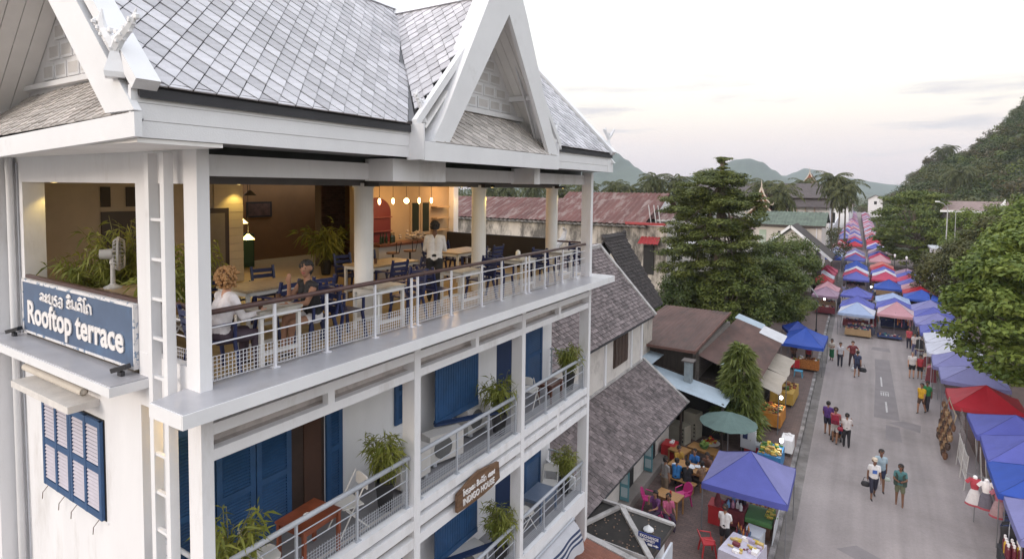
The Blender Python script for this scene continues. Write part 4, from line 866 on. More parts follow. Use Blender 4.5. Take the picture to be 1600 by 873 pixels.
# ================================================================== corrugated sheet helper
def corr(mb, O, U, V, pitch=.2, amp=.025, mi=0):
    """a corrugated sheet: ridges run along V, repeated along U"""
    O, U, V = Vector(O), Vector(U), Vector(V); n = U.cross(V).normalized(); n = n if n.z > 0 else -n
    k = max(2, int(U.length/pitch)*2); vs = []; 
    for j in (0, 1):
        for i in range(k+1): vs.append(O+U*(i/k)+V*j+n*(amp if i % 2 else -amp))
    mb.add(vs, [(i, i+1, k+2+i, k+1+i) for i in range(k)], mi); return mb
RUST = M('rusty_red_roof', (.115,.045,.038), .75, .25, .6, .1, 30, stretch=(1.3,.12,1), dark=(.21,.15,.135), dpos=(.50,.60), dscale=1.1)
BROWN = M('rusty_brown_roof', (.105,.060,.050), .8, .3, 1.0, .1, 30, stretch=(1,.4,1), dark=(.055,.04,.035), dpos=(.5,.7), dscale=.8)
ZINC = M('blue_zinc', (.33,.40,.46), .45, .12, 1.5, .08, 30, dark=(.25,.28,.31), dpos=(.6,.75), dscale=2)
PLAS = M('old_white_wall', (.60,.56,.52), .85, .1, 1, .15, 30, dark=(.33,.30,.28), dpos=(.56,.75), dscale=.9)
STAIN = M('stained_wall', (.54,.49,.44), .9, .15, .8, .15, 30, stretch=(1,1,.4), dark=(.12,.11,.10), dpos=(.41,.57), dscale=.7)
DWOOD = M('dark_boards', (.055,.042,.035), .8, .3, 3, .2, 30, stretch=(3,3,.4))
# ================================================================== HOUSE WITH OLD TILE ROOFS
hs = thing('tile_roof_house', 'old white house with two tiers of weathered grey-brown tile roof next to the hotel', 'house', (-9.5,20,0))
MB().box((-14,14.96,0),(-7.9,27.2,2.6)).build('lower_wall', PLAS, hs); MB().box((-13.6,14.98,2.6),(-9.3,26.9,6.6)).build('upper_wall', PLAS, hs)
MB().box((-8.05,15,0.13),(-7.45,27.3,.42)).build('plinth', M('plinth',(.25,.22,.20),.85,.15,2), hs)
for y in (22.3,25.4,26.8): MB().box((-9.3,y,4.0),(-9.22,y+.16,6.5)).build('post', WHITE, hs)
wn = MB().box((-9.3,23.35,4.68),(-9.24,24.95,6.0)).build('window', M('brown_shutter',(.07,.045,.035),.6,.2,5), hs)
for k in range(4): MB().box((-9.24,23.39+k*.39,4.74),(-9.20,23.73+k*.39,5.95)).build('shutter', MATS['brown_shutter'], wn)
MB().box((-9.3,20.55,4.2),(-9.24,20.75,6.2)).build('downpipe', DWOOD, hs)
def tiled_roof(parent, name, O, lenY, v, tw, te, mat, seed, lift=.02):
    Ov = Vector(O); vv = Vector(v); b = MB(); b.prism([Ov, Ov+Vector((0,lenY,0)), Ov+Vector((0,lenY,0))+vv, Ov+vv], (0,0,-.08)); d = b.build(name, ROOFDECK, parent)
    fr = tile_frames(Ov+Vector((0,0,lift)), (0,1,0), vv, lenY, vv.length, lambda p: True, tw, te, seed, .012); b = MB()
    for m_ in fr: wedge(b, m_, tw*.93, te+.05, .045, .008)
    b.build('roof_tiles', mat, d, kind='stuff'); return d
r1 = tiled_roof(hs, 'upper_roof', (-8.65,15.0,6.45), 11.9, (-2.95,0,3.15), .19, .17, CLAYT, 51)
r2 = tiled_roof(hs, 'lower_roof', (-7.05,15.0,2.40), 12.2, (-2.25,0,1.72), .19, .17, CLAYT, 52)
PALE = M('pale_ridge', (.42,.40,.39), .85, .2, 3, .2, 30, dark=(.2,.19,.18), dpos=(.5,.7), dscale=2)
MB().bar((-8.6,26.92,6.48),(-11.6,26.92,9.68),.20,.13,0,(0,0,1)).build('verge', PALE, hs); MB().bar((-7.0,27.22,2.42),(-9.3,27.22,4.18),.2,.13).build('verge', PALE, hs)
MB().bar((-9.28,15,4.16),(-9.28,27.0,4.16),.14,.10).build('flashing', PALE, hs); MB().bar((-11.6,15,9.62),(-11.6,27.0,9.62),.25,.18).build('ridge', PALE, hs)
MB().prism([(-14.5,15.02,6.6),(-11.6,15.02,9.5),(-8.9,15.02,6.6)],(0,.1,0)).build('gable', PLAS, hs); MB().prism([(-11.65,15,9.55),(-14.6,15,6.4),(-14.6,26.9,6.4),(-11.65,26.9,9.55)],(0,0,-.1)).build('back_roof', ROOFDECK, hs)
# scroll on the ridge end seen from the terrace
b = MB(); b.tube([(-11.6,20.5,9.75),(-11.6,22.2,9.95),(-11.6,22.9,10.25),(-11.6,23.1,10.6),(-11.6,22.9,10.75)],[.16,.15,.13,.09,.04],8); b.build('ridge_scroll', PALE, hs)
DOORT = M('teal_door', (.10,.25,.29), .6, .15, 3); 
for y0, lab in ((20.8,'nearer'),(23.6,'farther')):
    MB().box((-7.9,y0,.42),(-7.88,y0+1.5,2.3)).build('doorway', DARK, hs)
    for q, yy in ((0,y0-.02),):
        d = MB().box((-7.88,yy,.45),(-7.52,yy+.05,2.1)).build('door_leaf', DOORT, hs)
        for z in (.6,1.12,1.62): MB().box((-7.83,yy-.012,z),(-7.57,yy-.002,z+.38)).build('pane', M('pale_pane',(.38,.47,.50),.4,.1), d)
# ---- steep dark-roofed house behind it
h2 = thing('dark_roof_house', 'house with a steep near-black tile roof behind the grey-brown tiled one', 'house', (-11.5,28.5,0))
MB().box((-15,27.3,0),(-9.75,30.0,6.6)).build('wall', STAIN, h2)
tiled_roof(h2, 'roof', (-9.25,27.25,6.45), 2.9, (-2.25,0,3.5), .2, .18, M('black_tile',(.035,.028,.027),.85,.3,5,.2,40,rnd=.35), 53)
MB().prism([(-11.52,27.3,9.85),(-15.2,27.3,5.6),(-15.2,30.1,5.6),(-11.52,30.1,9.85)],(0,0,-.1)).build('back_roof', ROOFDECK, h2); MB().bar((-11.5,27.2,9.95),(-11.5,30.2,9.95),.2,.15).build('ridge', M('black_ridge',(.045,.04,.04),.9), h2); b = MB(); b.ell((-11.5,30.15,10.1),(.12,.12,.16),8); b.build('ridge_knob', MATS['black_ridge'], h2)
# ---- brown corrugated sheds
sh = thing('brown_shed', 'dark timber shed with a flat rusty brown corrugated roof beside the tiled house', 'shed', (-8.8,33,0))
MB().box((-11.2,29.7,0),(-7.5,37.4,4.25)).build('wall', DWOOD, sh); corr(MB(), (-11.4,29.15,4.38), (4.15,0,0), (0,8.6,.45), .22, .02).build('roof', BROWN, sh); MB().bar((-11.4,29.12,4.34),(-7.22,29.12,4.34),.05,.14).build('eave_board', M('rust_edge',(.15,.075,.06),.8,.2,3), sh)
MB().bar((-7.24,29.12,4.36),(-7.24,37.7,4.82),.05,.14).build('verge_board', MATS['rust_edge'], sh); MB().box((-7.5,30.3,2.6),(-7.32,38.0,4.2)).build('plank_wall', M('grey_planks',(.17,.15,.135),.85,.25,3,stretch=(1,.5,6)), sh)
s2 = thing('rust_red_shed', 'low shed with a sloping dark red-brown roof and pale sheets at its far end', 'shed', (-6,36,0))
MB().box((-7.3,30.6,0),(-4.9,41.5,2.7)).build('wall', DWOOD, s2); b = MB(); corr(b, (-7.35,30.2,3.95), (0,10.2,0), (2.95,0,-.95), .22, .02); b.build('roof', BROWN, s2)
b = MB(); corr(b, (-7.5,40.45,3.98), (0,1.5,0), (1.7,0,-.55), .22, .02); b.build('pale_sheet', ZINC, s2); b = MB(); corr(b, (-5.75,39.0,3.52), (0,2.2,0), (1.4,0,-.5), .22, .02); b.build('pale_sheet', M('pale_sheet',(.52,.52,.54),.5,.1), s2); b = MB(); corr(b, (-6.2,30.1,3.66), (0,1.1,0), (.9,0,-.29), .22, .02); b.build('pale_sheet', ZINC, s2)
s3 = thing('zinc_roof_kitchen', 'open kitchen lean-to under a pale blue zinc roof with a square flue', 'shed', (-7.5,28,0))
b = MB(); corr(b, (-9.9,27.25,3.45), (0,2.0,0), (4.55,0,-.9), .18, .018); b.build('roof', ZINC, s3); MB().bar((-9.9,29.28,3.4),(-5.35,29.28,2.5),.06,.2).build('back_board', DWOOD, s3); MB().box((-9.9,29.3,0),(-5.6,29.6,2.5)).build('wall', DARK, s3)
fl_ = MB().box((-7.6,28.5,2.9),(-7.25,28.85,4.0)).build('flue', M('flue_zinc',(.27,.31,.33),.5,.2,4), s3); MB().box((-7.72,28.38,4.0),(-7.13,28.97,4.06)).build('flue_cap', M('flue_cap',(.14,.12,.11),.7), fl_)
for x in (-5.5,-7.4): MB().box((x-.05,27.4,0),(x+.05,27.5,2.6)).build('post', DWOOD, s3)
b = MB(); corr(b, (-10.6,27.4,4.0), (0,2.4,0), (1.6,0,-.2), .2, .02); b.build('upper_sheet', ZINC, s3)
# ---- money exchange hut with hipped bitumen roof
hut = thing('exchange_hut', 'small hut with a dark hipped bitumen roof and pale ridge boards below the hotel', 'hut', (-5.9,16.2,0))
a_ = Vector((-6.05,16.1,2.95)); cs = [Vector(p) for p in ((-7.2,15.2,2.3),(-4.78,15.1,2.3),(-4.72,17.1,2.3),(-7.15,17.2,2.3))]
BIT = M('bitumen', (.030,.027,.025), .85, .3, 3, .3, 30, dark=(.09,.055,.045), dpos=(.58,.7), dscale=3)
b = MB()
for i in range(4): b.prism([cs[i], cs[(i+1)%4], a_], (0,0,-.06))
b.build('roof', BIT, hut)
for c in cs: MB().bar(a_+Vector((0,0,.03)), c+Vector((0,0,.03)), .16, .07).build('ridge_board', PALE, hut)
for i in range(4): MB().bar(cs[i], cs[(i+1)%4], .04, .1).build('eave_board', MATS['pale_ridge'] if i in (0,2) else DWOOD, hut)
b = MB(); g = random.Random(3)
for k in range(70):
    t, u = g.random(), g.random()
    if t+u > 1: t, u = 1-t, 1-u
    i = g.choice((0,0,0,1)); p = cs[i]+(cs[(i+1)%4]-cs[i])*t+(a_-cs[i])*u; b.box(p+Vector((-.015,-.02,.0)), p+Vector((.02,.015,.012)))
b.build('fallen_leaves', M('dry_leaf',(.25,.17,.12),.9,.4,5), hut, kind='stuff')
MB().box((-7.0,15.4,0),(-4.95,16.9,2.28)).build('wall', WHITEB, hut)
ex = thing('exchange_sign', 'blue EXCHANGE MONEY sign standing at the corner of the dark hut roof', 'sign', (-5.0,15.55,2.6))
MB().box((-5.30,15.50,2.42),(-4.66,15.53,2.76)).build('board', M('exchange_blue',(.012,.03,.17),.5), ex)
put_text('EXCHANGE', ex, (-5.25,15.497,2.645), (1,0,0), .54, .075, LET, .02, .006); put_text('MONEY', ex, (-5.16,15.497,2.545), (1,0,0), .36, .075, LET, .02, .006)
MB().box((-5.02,15.492,2.45),(-4.88,15.50,2.51)).build('card_panel', LET, ex); MB().prism([(-4.85,15.49,2.47),(-4.78,15.49,2.47),(-4.78,15.49,2.445),(-4.70,15.49,2.485),(-4.78,15.49,2.525),(-4.78,15.49,2.5),(-4.85,15.49,2.5)],(0,.01,0)).build('arrow', LET, ex)
MB().box((-5.0,15.52,2.2),(-4.96,15.56,2.44)).build('bracket', RAILG, ex)
b = MB(); b.lathe((-5.15,15.95,2.62),[(.16,0),(.15,.03),(.06,.1),(.0,.16)],9); tag(b.build('plastic_sheet', M('white_plastic',(.7,.7,.7),.4)), 'crumpled white plastic lump on the dark hut roof behind the sign', 'plastic')
MB().box((-4.62,15.25,1.2),(-4.56,16.4,2.2)).build('shutter', M('white_shutter',(.55,.57,.62),.5), hut)
# ---- terracotta corrugated roof at the foot of the hotel
tr_ = thing('terracotta_roof', 'terracotta corrugated porch roof at the foot of the hotel', 'porch roof', (-6.2,13,2.2)); b = MB(); corr(b, (-7.2,10.5,2.55), (0,4.4,0), (2.1,0,-.35), .20, .02); b.build('sheet', M('terracotta_sheet',(.22,.085,.055),.7,.25,2,dark=(.13,.06,.05),dpos=(.5,.7),dscale=1.5), tr_)
MB().bar((-7.2,14.95,2.52),(-5.0,14.95,2.18),.2,.1).build('edge_board', PALE, tr_)
# ---- striped awning under the lowest balcony
aw = thing('striped_awning', 'grey-white awning with navy stripes and scalloped edge under the lowest balcony', 'awning', (-6.2,12.2,3.4))
b = MB(); ny = 48; ys = [10.2+3.65*i/ny for i in range(ny+1)]
def aw_row(f): return [f(y) for y in ys]
prof = [(-6.58,3.52,0),(-6.44,3.40,0),(-6.37,3.33,1),(-6.34,3.28,0),(-6.32,3.23,1),(-6.30,3.17,0),(-6.28,3.12,1),(-6.26,3.07,0),(-6.22,2.86,0)]
rows = []
for j, (x, z, mi) in enumerate(prof):
    rows.append([(x+.02*math.sin(y*7.5)*(j/7), y, z-(.07*abs(math.sin(y*4.0)) if j == len(prof)-1 else 0)+(.03*math.sin(y*4.3+.6) if j >= 2 else 0)) for y in ys])
vs = [p for r_ in rows for p in r_]; k = ny+1
for j in range(len(prof)-1): b.add([], [], 0); 
b.v = vs; b.f = []; b.m = []
for j in range(len(prof)-1):
    for i in range(ny): b.f.append((j*k+i, j*k+i+1, (j+1)*k+i+1, (j+1)*k+i)); b.m.append(prof[j][2])
b.build('fabric', [M('awning_white',(.46,.46,.49),.8,.1,2), M('awning_navy',(.03,.045,.10),.8)], aw)
MB().bar((-6.55,10.2,3.54),(-6.55,13.87,3.54),.05).build('cassette', RAILG, aw)
# ================================================================== MARKET TENTS
TC = {'blue':(.022,.075,.40),'violet-blue':(.10,.115,.43),'lavender':(.22,.22,.46),'white':(.60,.61,.70),'pale blue':(.34,.43,.64),'rose':(.47,.045,.11),'red':(.44,.018,.035),'pink':(.52,.27,.31),'salmon':(.50,.17,.15),'mauve':(.34,.22,.30),'deep blue':(.018,.05,.30),'light pink':(.60,.45,.48)}
def tentmat(c): return M('canvas_'+c.replace(' ','_').replace('-','_'), TC[c], .6, .10, 1.2, .15, 6, trans=.22)
LEGM = M('tent_leg', (.16,.16,.17), .4, .1)
_tc = {}
def canopy_mesh(w, d, c, c2, ze, zp, seed, legs=False):
    key = (w,d,c,c2,ze,zp,seed,legs)
    if key in _tc: return _tc[key]
    g = random.Random(seed); n = 8 if not legs else 6; b = MB(); vs = []; sag = g.uniform(.06,.14); ph = g.uniform(0,6)
    def hgt(u, v):
        r_ = max(abs(u),abs(v)); ridge = min(abs(u),abs(v))/(r_+1e-6)
        return ze+(zp-ze)*(1-r_)**1.18-sag*(1-ridge)*r_*(1-r_)*3.0-.05*(1-ridge)*(r_ > .99)+.02*math.sin(3*u+ph)*math.cos(4*v)
    for i in range(n+1):
        for j in range(n+1):
            u, v = -1+2*i/n, -1+2*j/n; vs.append((u*w/2, v*d/2, hgt(u,v)))
    fs = []; mi = []
    for i in range(n):
        for j in range(n):
            u, v = -1+2*(i+.5)/n, -1+2*(j+.5)/n; q = (i*(n+1)+j,(i+1)*(n+1)+j,(i+1)*(n+1)+j+1,i*(n+1)+j+1)
            for tr in ([(q[0],q[1],q[2]),(q[0],q[2],q[3])] if u*v > 0 else [(q[1],q[2],q[3]),(q[1],q[3],q[0])]):
                cx = sum(vs[k][0] for k in tr)/(1.5*w); cy = sum(vs[k][1] for k in tr)/(1.5*d); fs.append(tr); mi.append(1 if c2 and (abs(cx) > abs(cy) or cy > 0) else 0)
    for f, m_ in zip(fs, mi): b.f.append(f); b.m.append(m_)
    b.v = list(vs)
    ring = [i*(n+1) for i in range(n+1)]+[n*(n+1)+j for j in range(1,n+1)]+[i*(n+1)+n for i in range(n-1,-1,-1)]+[j for j in range(n-1,0,-1)]
    o = len(b.v); b.v += [(vs[k][0]*1.01, vs[k][1]*1.01, vs[k][2]-.20-.015*(q % 2)) for q, k in enumerate(ring)]; m_ = len(ring)
    for q in range(m_): b.f.append((ring[q], ring[(q+1)%m_], o+(q+1)%m_, o+q)); b.m.append(0)
    if not legs:
        for su in (-1,1):
            for sv_ in (-1,1): b.tube([(su*t/8*w/2, sv_*t/8*d/2, hgt(su*t/8, sv_*t/8)+.006) for t in range(9)], .011, 4, 2, cap=False)
    if legs:
        for sx in (-1,1):
            for sy in (-1,1): b.bar((sx*w*.49,sy*d*.49,0),(sx*w*.49,sy*d*.49,ze),.035,None,2)
    me = b.mesh('canopy', [tentmat(c), tentmat(c2 or c), LEGM if legs else M('seam_'+c.replace(' ','_').replace('-','_'), tuple(v*.55 for v in TC[c]), .7)]); _tc[key] = me; return me
leg_me = MB().tube([(0,0,0),(0,0,2.0)],.02,6).mesh('leg', LEGM); LEGS = []
def tent(x, y, w, d, c, label, group, rz=0, c2=None, ze=2.0, zp=2.85, parts=True):
    w = round(w,1); d = round(d,1); sd_ = rng.randint(0,2)
    if not parts:
        o = mesh_obj('canopy_tent', canopy_mesh(w,d,c,c2,ze,zp,sd_,True), None, (x,y,0)); o.rotation_euler = (0,0,rz); return tag(o, label, 'tent', group)
    t = thing('canopy_tent', label, 'tent', (x,y,0), group, rz); mesh_obj('canopy', canopy_mesh(w,d,c,c2,ze,zp,sd_), t)
    for sx in (-1,1):
        for sy in (-1,1): l = mesh_obj('leg', leg_me, t, (sx*w*.49,sy*d*.49,0)); l.scale = (1,1,ze/2.0)
    return t
def lane(name, where, seq, xf, w, d=3.0):
    for i, (y, c) in enumerate(seq):
        k = 'nearest the open road' if i == 0 else ordn(i)+' from the open road'; c2 = None
        if '/' in c: c, c2 = c.split('/')
        tent(xf(y)+rng.uniform(-.08,.08), y, w, d, c, '%s canopy tent, %s in the %s lane' % (c if not c2 else c+' and '+c2, k, where), 'canopy tents in the %s lane of the market' % where, R(-.9)+rng.uniform(-.03,.03), c2, 2.0+rng.uniform(-.05,.06), 2.85+rng.uniform(-.1,.1), parts=y < 100)
def far_seq(y0, y1, pal, step=3.1):
    out = []; y = y0; last = None
    while y < y1:
        c = rng.choice([p for p in pal if p != last]); last = c; out.append((y, c)); y += step*rng.uniform(.97,1.08)
        if rng.random() < .05: y += 3
    return out
PALL = ['rose','white','blue','violet-blue','red','pink','lavender','pale blue','mauve','rose','light pink']
seqL = [(58.9,'pale blue/white'),(62.2,'violet-blue'),(68.8,'violet-blue'),(81.5,'violet-blue'),(84.6,'rose'),(87.8,'white'),(91,'blue'),(94.2,'blue'),(104,'violet-blue'),(107.2,'rose'),(110.4,'white'),(113.6,'lavender'),(117,'mauve')]+[(132,'red'),(140,'blue'),(143.2,'rose'),(146.4,'rose'),(149.6,'lavender')]+far_seq(153,335,['rose','mauve','lavender','pink','red','light pink','violet-blue'])
lane('', 'left road', seqL, lambda y: -.7-.0255*(y-59), 2.7)
seqR = [(60.3,'pink/light pink'),(63.5,'violet-blue'),(66.7,'pale blue'),(76.4,'blue'),(83,'rose'),(86.1,'white'),(89.2,'violet-blue'),(92.4,'red'),(95.6,'salmon'),(105,'pink'),(108.2,'rose'),(113,'violet-blue'),(116.2,'mauve'),(119.4,'light pink'),(128,'violet-blue'),(131.2,'white'),(134.4,'rose')]+far_seq(140,335,['rose','lavender','pink','red','light pink','white','mauve'])
lane('', 'right road', seqR, lambda y: 2.25-.0185*(y-59), 2.8)
seqE = [(24.2,'lavender'),(27.3,'blue'),(30.1,'violet-blue'),(33.0,'violet-blue'),(37.0,'red'),(41.2,'lavender'),(44.4,'lavender'),(47.6,'white'),(50.8,'white'),(54,'violet-blue'),(57.2,'lavender'),(60.4,'violet-blue'),(63.6,'lavender'),(70,'blue'),(73,'red'),(76.5,'pink'),(79.6,'violet-blue'),(82.8,'rose'),(86,'violet-blue'),(89.2,'mauve')]
lane('', 'right pavement', seqE, lambda y: 5.75 if y < 35 else 5.35-.022*(y-36), 3.0)
seqW = [(66.8,'mauve'),(70.2,'pink'),(76.8,'red'),(80,'white'),(83.2,'rose'),(86.4,'rose')]+[(104,'blue'),(108,'pale blue'),(111.5,'white'),(115,'lavender'),(119,'white'),(126,'rose'),(130,'light pink'),(134,'red')]+far_seq(150,260,['white','lavender','rose','violet-blue','pink'],4)
lane('', 'left pavement', seqW, lambda y: -3.65 if y < 73 else -4.6-.008*(y-77), 2.3)
# the two food tents on the left pavement
tent(-3.44,22.35,2.8,3.0,'violet-blue','large violet-blue canopy tent over the fruit stall beside the parked chairs','food tents on the left pavement',R(1),'lavender',2.0,2.92)
tent(-3.65,45.4,2.6,3.9,'blue','bright blue canopy tent over the checkered table on the left pavement','food tents on the left pavement',R(-1),None,2.0,2.85)
# ================================================================== STALLS UNDER THE TENTS
GC = [M('goods_'+n, c, .7, .25, 9) for n, c in (('maroon',(.16,.03,.04)),('navy',(.03,.045,.12)),('tan',(.34,.23,.13)),('cream',(.5,.46,.4)),('black',(.025,.025,.03)),('teal',(.05,.16,.17)),('orange',(.45,.17,.04)),('pink',(.42,.14,.2)))]
def stall_table(x, y, w, d, cloth, label, group, h=.72, heap=26, mats=None, name='stall_table', rz=0, seed=None):
    g = random.Random(seed if seed is not None else int(x*77+y*13)); t = thing(name, label, 'stall', (0,0,0), group); mats = mats or GC
    b = MB(); b.box((-w/2,-d/2,h-.03),(w/2,d/2,h)); b.build('table_top', cloth, t)
    b = MB(); n = 24; per = [(-w/2+w*i/8,-d/2) for i in range(8)]+[(w/2,-d/2+d*i/4) for i in range(4)]+[(w/2-w*i/8,d/2) for i in range(8)]+[(-w/2,d/2-d*i/4) for i in range(4)]
    for q in range(n):
        (x0,y0),(x1,y1) = per[q], per[(q+1)%n]; s0, s1 = (1.03+.02*(q%2)), (1.03+.02*((q+1)%2)); b.poly([(x0*1.005,y0*1.005,h-.003),(x1*1.005,y1*1.005,h-.003),(x1*s1,y1*s1,.16),(x0*s0,y0*s0,.16)])
    b.build('cloth', cloth, t)
    for sx in (-1,1):
        for sy in (-1,1): MB().bar((sx*(w/2-.05),sy*(d/2-.05),0),(sx*(w/2-.05),sy*(d/2-.05),h-.03),.04).build('leg', LEGM, t)
    b = MB()
    for k in range(heap):
        a, c = g.uniform(-w/2+.08,w/2-.08), g.uniform(-d/2+.08,d/2-.08); s = g.uniform(.04,.11); mi = g.randrange(len(mats))
        if g.random() < .5: b.box((a-s,c-s*.7,h),(a+s,c+s*.7,h+s*g.uniform(.5,1.8)),mi)
        else: b.ell((a,c,h+s*.45),(s,s*.8,s*.6),6,mi)
    b.build('goods', mats, t, kind='stuff'); return place(t, (x,y,.0 if x > -2.2 and x < 4.4 else .135), rz)
def rack(x, y, w, label, group, n=9, rz=0, h=1.6, z=0, mats=None, seed=0):
    g = random.Random(seed); t = thing('clothes_rack', label, 'rack', (0,0,0), group); b = MB(); mats = mats or GC
    for sx in (-1,1): b.tube([(sx*w/2,0,0),(sx*w/2,0,h)],.015,5); b.tube([(sx*w/2,-.25,.02),(sx*w/2,.25,.02)],.015,5)
    b.tube([(-w/2,0,h),(w/2,0,h)],.015,5); b.build('frame', RAILG, t)
    for k in range(n):
        xx = -w/2+w*(k+.5)/n; L = g.uniform(.6,1.15); ww = g.uniform(.17,.25); q = MB(); m_ = g.choice(mats)
        q.prism([(xx-.02,-ww,h-.12),(xx-.02,-.05,h-.04),(xx-.02,.05,h-.04),(xx-.02,ww,h-.12),(xx-.02,ww*.95,h-.4),(xx-.02,ww*1.25,h-L),(xx-.02,0,h-L-.03),(xx-.02,-ww*1.25,h-L),(xx-.02,-ww*.95,h-.4)], (.05+g.random()*.03,0,0)); q.build('garment', m_, t)
    return place(t, (x,y,z), rz)
BULB = M('white_bulb', (.95,.97,1), .3, 0, emit=7)
def bulb(x, y, z, label, r=.07, group='white bulbs lit under the market tents'):
    t = thing('stall_bulb', label, 'lamp', (x,y,z), group); MB().ell((x,y,z),(r,r,r*1.2),10).build('glass_bulb', BULB, t, smooth=True); MB().tube([(x,y,z+r),(x,y,z+.35)],.008,4).build('cord', LEGM, t)
gs = 'cloth-covered tables under the market tents'; grk = 'clothes racks at the market'
stall_table(-.6,57.6,1.9,.8,M('cloth_tan',(.33,.22,.12),.8,.15),'tan cloth table piled with bags under the pale blue front tent',gs,.7,46)
stall_table(-.4,58.9,2.0,.8,M('cloth_navy',(.03,.04,.09),.8,.15),'navy cloth table of folded goods behind the tan front table',gs,.8,40)
stall_table(1.7,58.3,1.7,.9,M('cloth_indigo',(.03,.05,.14),.8,.15),'low indigo cloth display under the pink front tent',gs,.3,30)
rack(3.0,60.8,1.8,'rack of long skirts under the pink front tent',grk,12,R(0),1.7,seed=1); rack(.6,60.6,1.3,'rack of clothes between the two front tents',grk,8,R(80),1.7,seed=2)
rack(3.5,52.5,1.3,'clothes rack of pale garments beside the white tents',grk,8,R(80),1.65,seed=3,mats=[GC[3],GC[0],GC[4],GC[3]]); rack(3.55,47.3,1.3,'clothes rack of cream trousers and dresses near the couple in white and red',grk,8,R(85),1.65,seed=4,mats=[GC[3],GC[2],GC[3],GC[0]])
rack(3.6,44.6,1.1,'clothes rack of peach dresses at the lavender tent corner',grk,6,R(85),1.6,seed=5,mats=[GC[7],GC[2],GC[0]])
k = 0
for y, xl in ((62.3,-.85),(68.6,-.8),(81.6,-1.2),(85,-1.3),(88,-1.4),(91,-1.5),(94,-1.6)):
    stall_table(xl,y-.9,2.0,.7,GC[k % 8],'stall table under the left lane tents, %s from the open road' % ORD[k+1],gs,.72,24); k += 1
for i, (y, xl) in enumerate(((64,2.2),(67,2.15),(76,1.9),(83,1.75),(86.3,1.7),(89.5,1.65),(92.6,1.6),(96,1.5))):
    stall_table(xl,y-.9,2.1,.7,GC[(i*3+1) % 8],'stall table under the right lane tents, %s from the open road' % ORD[i+1],gs,.72,24)
for i, (y, xl) in enumerate(((66.3,-3.6),(69.8,-3.7),(77,-4.6),(83,-4.65))): stall_table(xl,y-.6,1.7,.8,GC[(i*2) % 8],'dark stall table of trinkets on the left pavement, %s from the open road' % ['nearest','second','third','fourth'][i],gs,.75,40)
for i, (y, xl) in enumerate(((48,4.6),(51,4.7),(57,4.4),(60.5,4.3),(64,4.3),(70,4.1),(76.5,4.0),(80,4.0))): stall_table(xl,y,.9,2.2,GC[(i*3+2) % 8],'stall table along the right pavement tents, %s from the dress stand' % ORD[i+2],gs,.75,24)
for i, (x, y, z) in enumerate(((2.1,59.1,1.85),(.3,75.2,1.95),(-.9,81,1.9),(1.9,75.4,1.9),(2.3,64.3,1.9),(5.0,69.0,1.85),(1.6,82.2,1.9),(-3.7,65.9,1.6),(4.6,83,2.3),(4.9,38.9,1.8),(.2,112,1.9),(1.2,104,1.9),(-1.9,131,1.9))):
    bulb(x,y,z,['lit white bulb under the pink front tent','lit white bulb in the gap behind the violet-blue left tent','lit white bulb under the violet-blue tent before the rose tents','lit white bulb under the bright blue right tent','lit white bulb between the right lane tents','lit white bulb under the blue right pavement tent','lit white bulb in front of the rose right lane tent','lit white bulb inside the mauve tent','lit bulb by the street lamps','lit tube at the back of the lavender right tent','lit bulb under a left lane tent far along','lit bulb under the far pink right lane tent','lit bulb under the red left lane tent'][i], .09 if y > 60 else .07)
# ---- right side: wooden bag stand, frames, dresses, bottles
t = thing('bag_stand', 'tall stand hung with brown woven bags and baskets beside the red tent', 'stand', (3.5,35,0)); b = MB()
for y in (33.6,36.4): b.bar((3.35,y,0),(3.75,y,2.1),.04)
for z in (.5,1.0,1.5,2.0): b.bar((3.38+z*.18,33.6,z),(3.38+z*.18,36.4,z),.03)
b.build('frame', M('cane_frame',(.33,.25,.17),.7,.2), t); g = random.Random(5); BAG = [M('wicker_brown',(.13,.06,.03),.7,.4,14,.3,40),M('wicker_dark',(.06,.035,.025),.7,.3,14),M('wicker_tan',(.27,.17,.09),.7,.3,14)]
for k in range(40):
    z = (.35,.8,1.25,1.72)[k % 4]; y = 32.8+.385*(k//4)+g.uniform(-.05,.05); x = 3.24+z*.18+g.uniform(-.04,.04); s = g.uniform(.11,.17); q = MB(); q.lathe((x,y,z-.12),[(s*.6,-.05),(s,.05),(s*.95,.2),(s*.8,.24),(s*.7,.2)],9,0,.7,1); q.tube([(x,y-s*.6,z+.1),(x,y,z+.28),(x,y+s*.6,z+.1)],.012,4); q.build('bag', BAG[k % 3], t)
for i, y0 in enumerate((30.2,31.6)):
    t = thing('display_frame', 'empty white wire display frame beside the violet-blue tent, '+['nearer','farther'][i]+' one', 'frame', (3.9,y0,0), 'wire display frames'); b = MB()
    for y in (y0,y0+1.3): b.tube([(3.75,y,0),(3.85,y,1.5)],.016,5); b.tube([(4.5,y,0),(4.4,y,1.5)],.016,5)
    for z in (.4,.95,1.5): b.tube([(3.8,y0,z),(3.8,y0+1.3,z)],.012,4)
    b.build('frame', M('frame_white',(.5,.48,.46),.5), t); b = MB()
    for k in range(9): b.tube([(3.82,y0+.14*k+.08,.4),(3.82,y0+.14*k+.08,1.5)],.005,3); b.tube([(3.82,y0,.4+k*.13),(3.82,y0+1.3,.4+k*.13)],.005,3)
    b.build('wire_mesh', MATS['frame_white'], t, kind='stuff')
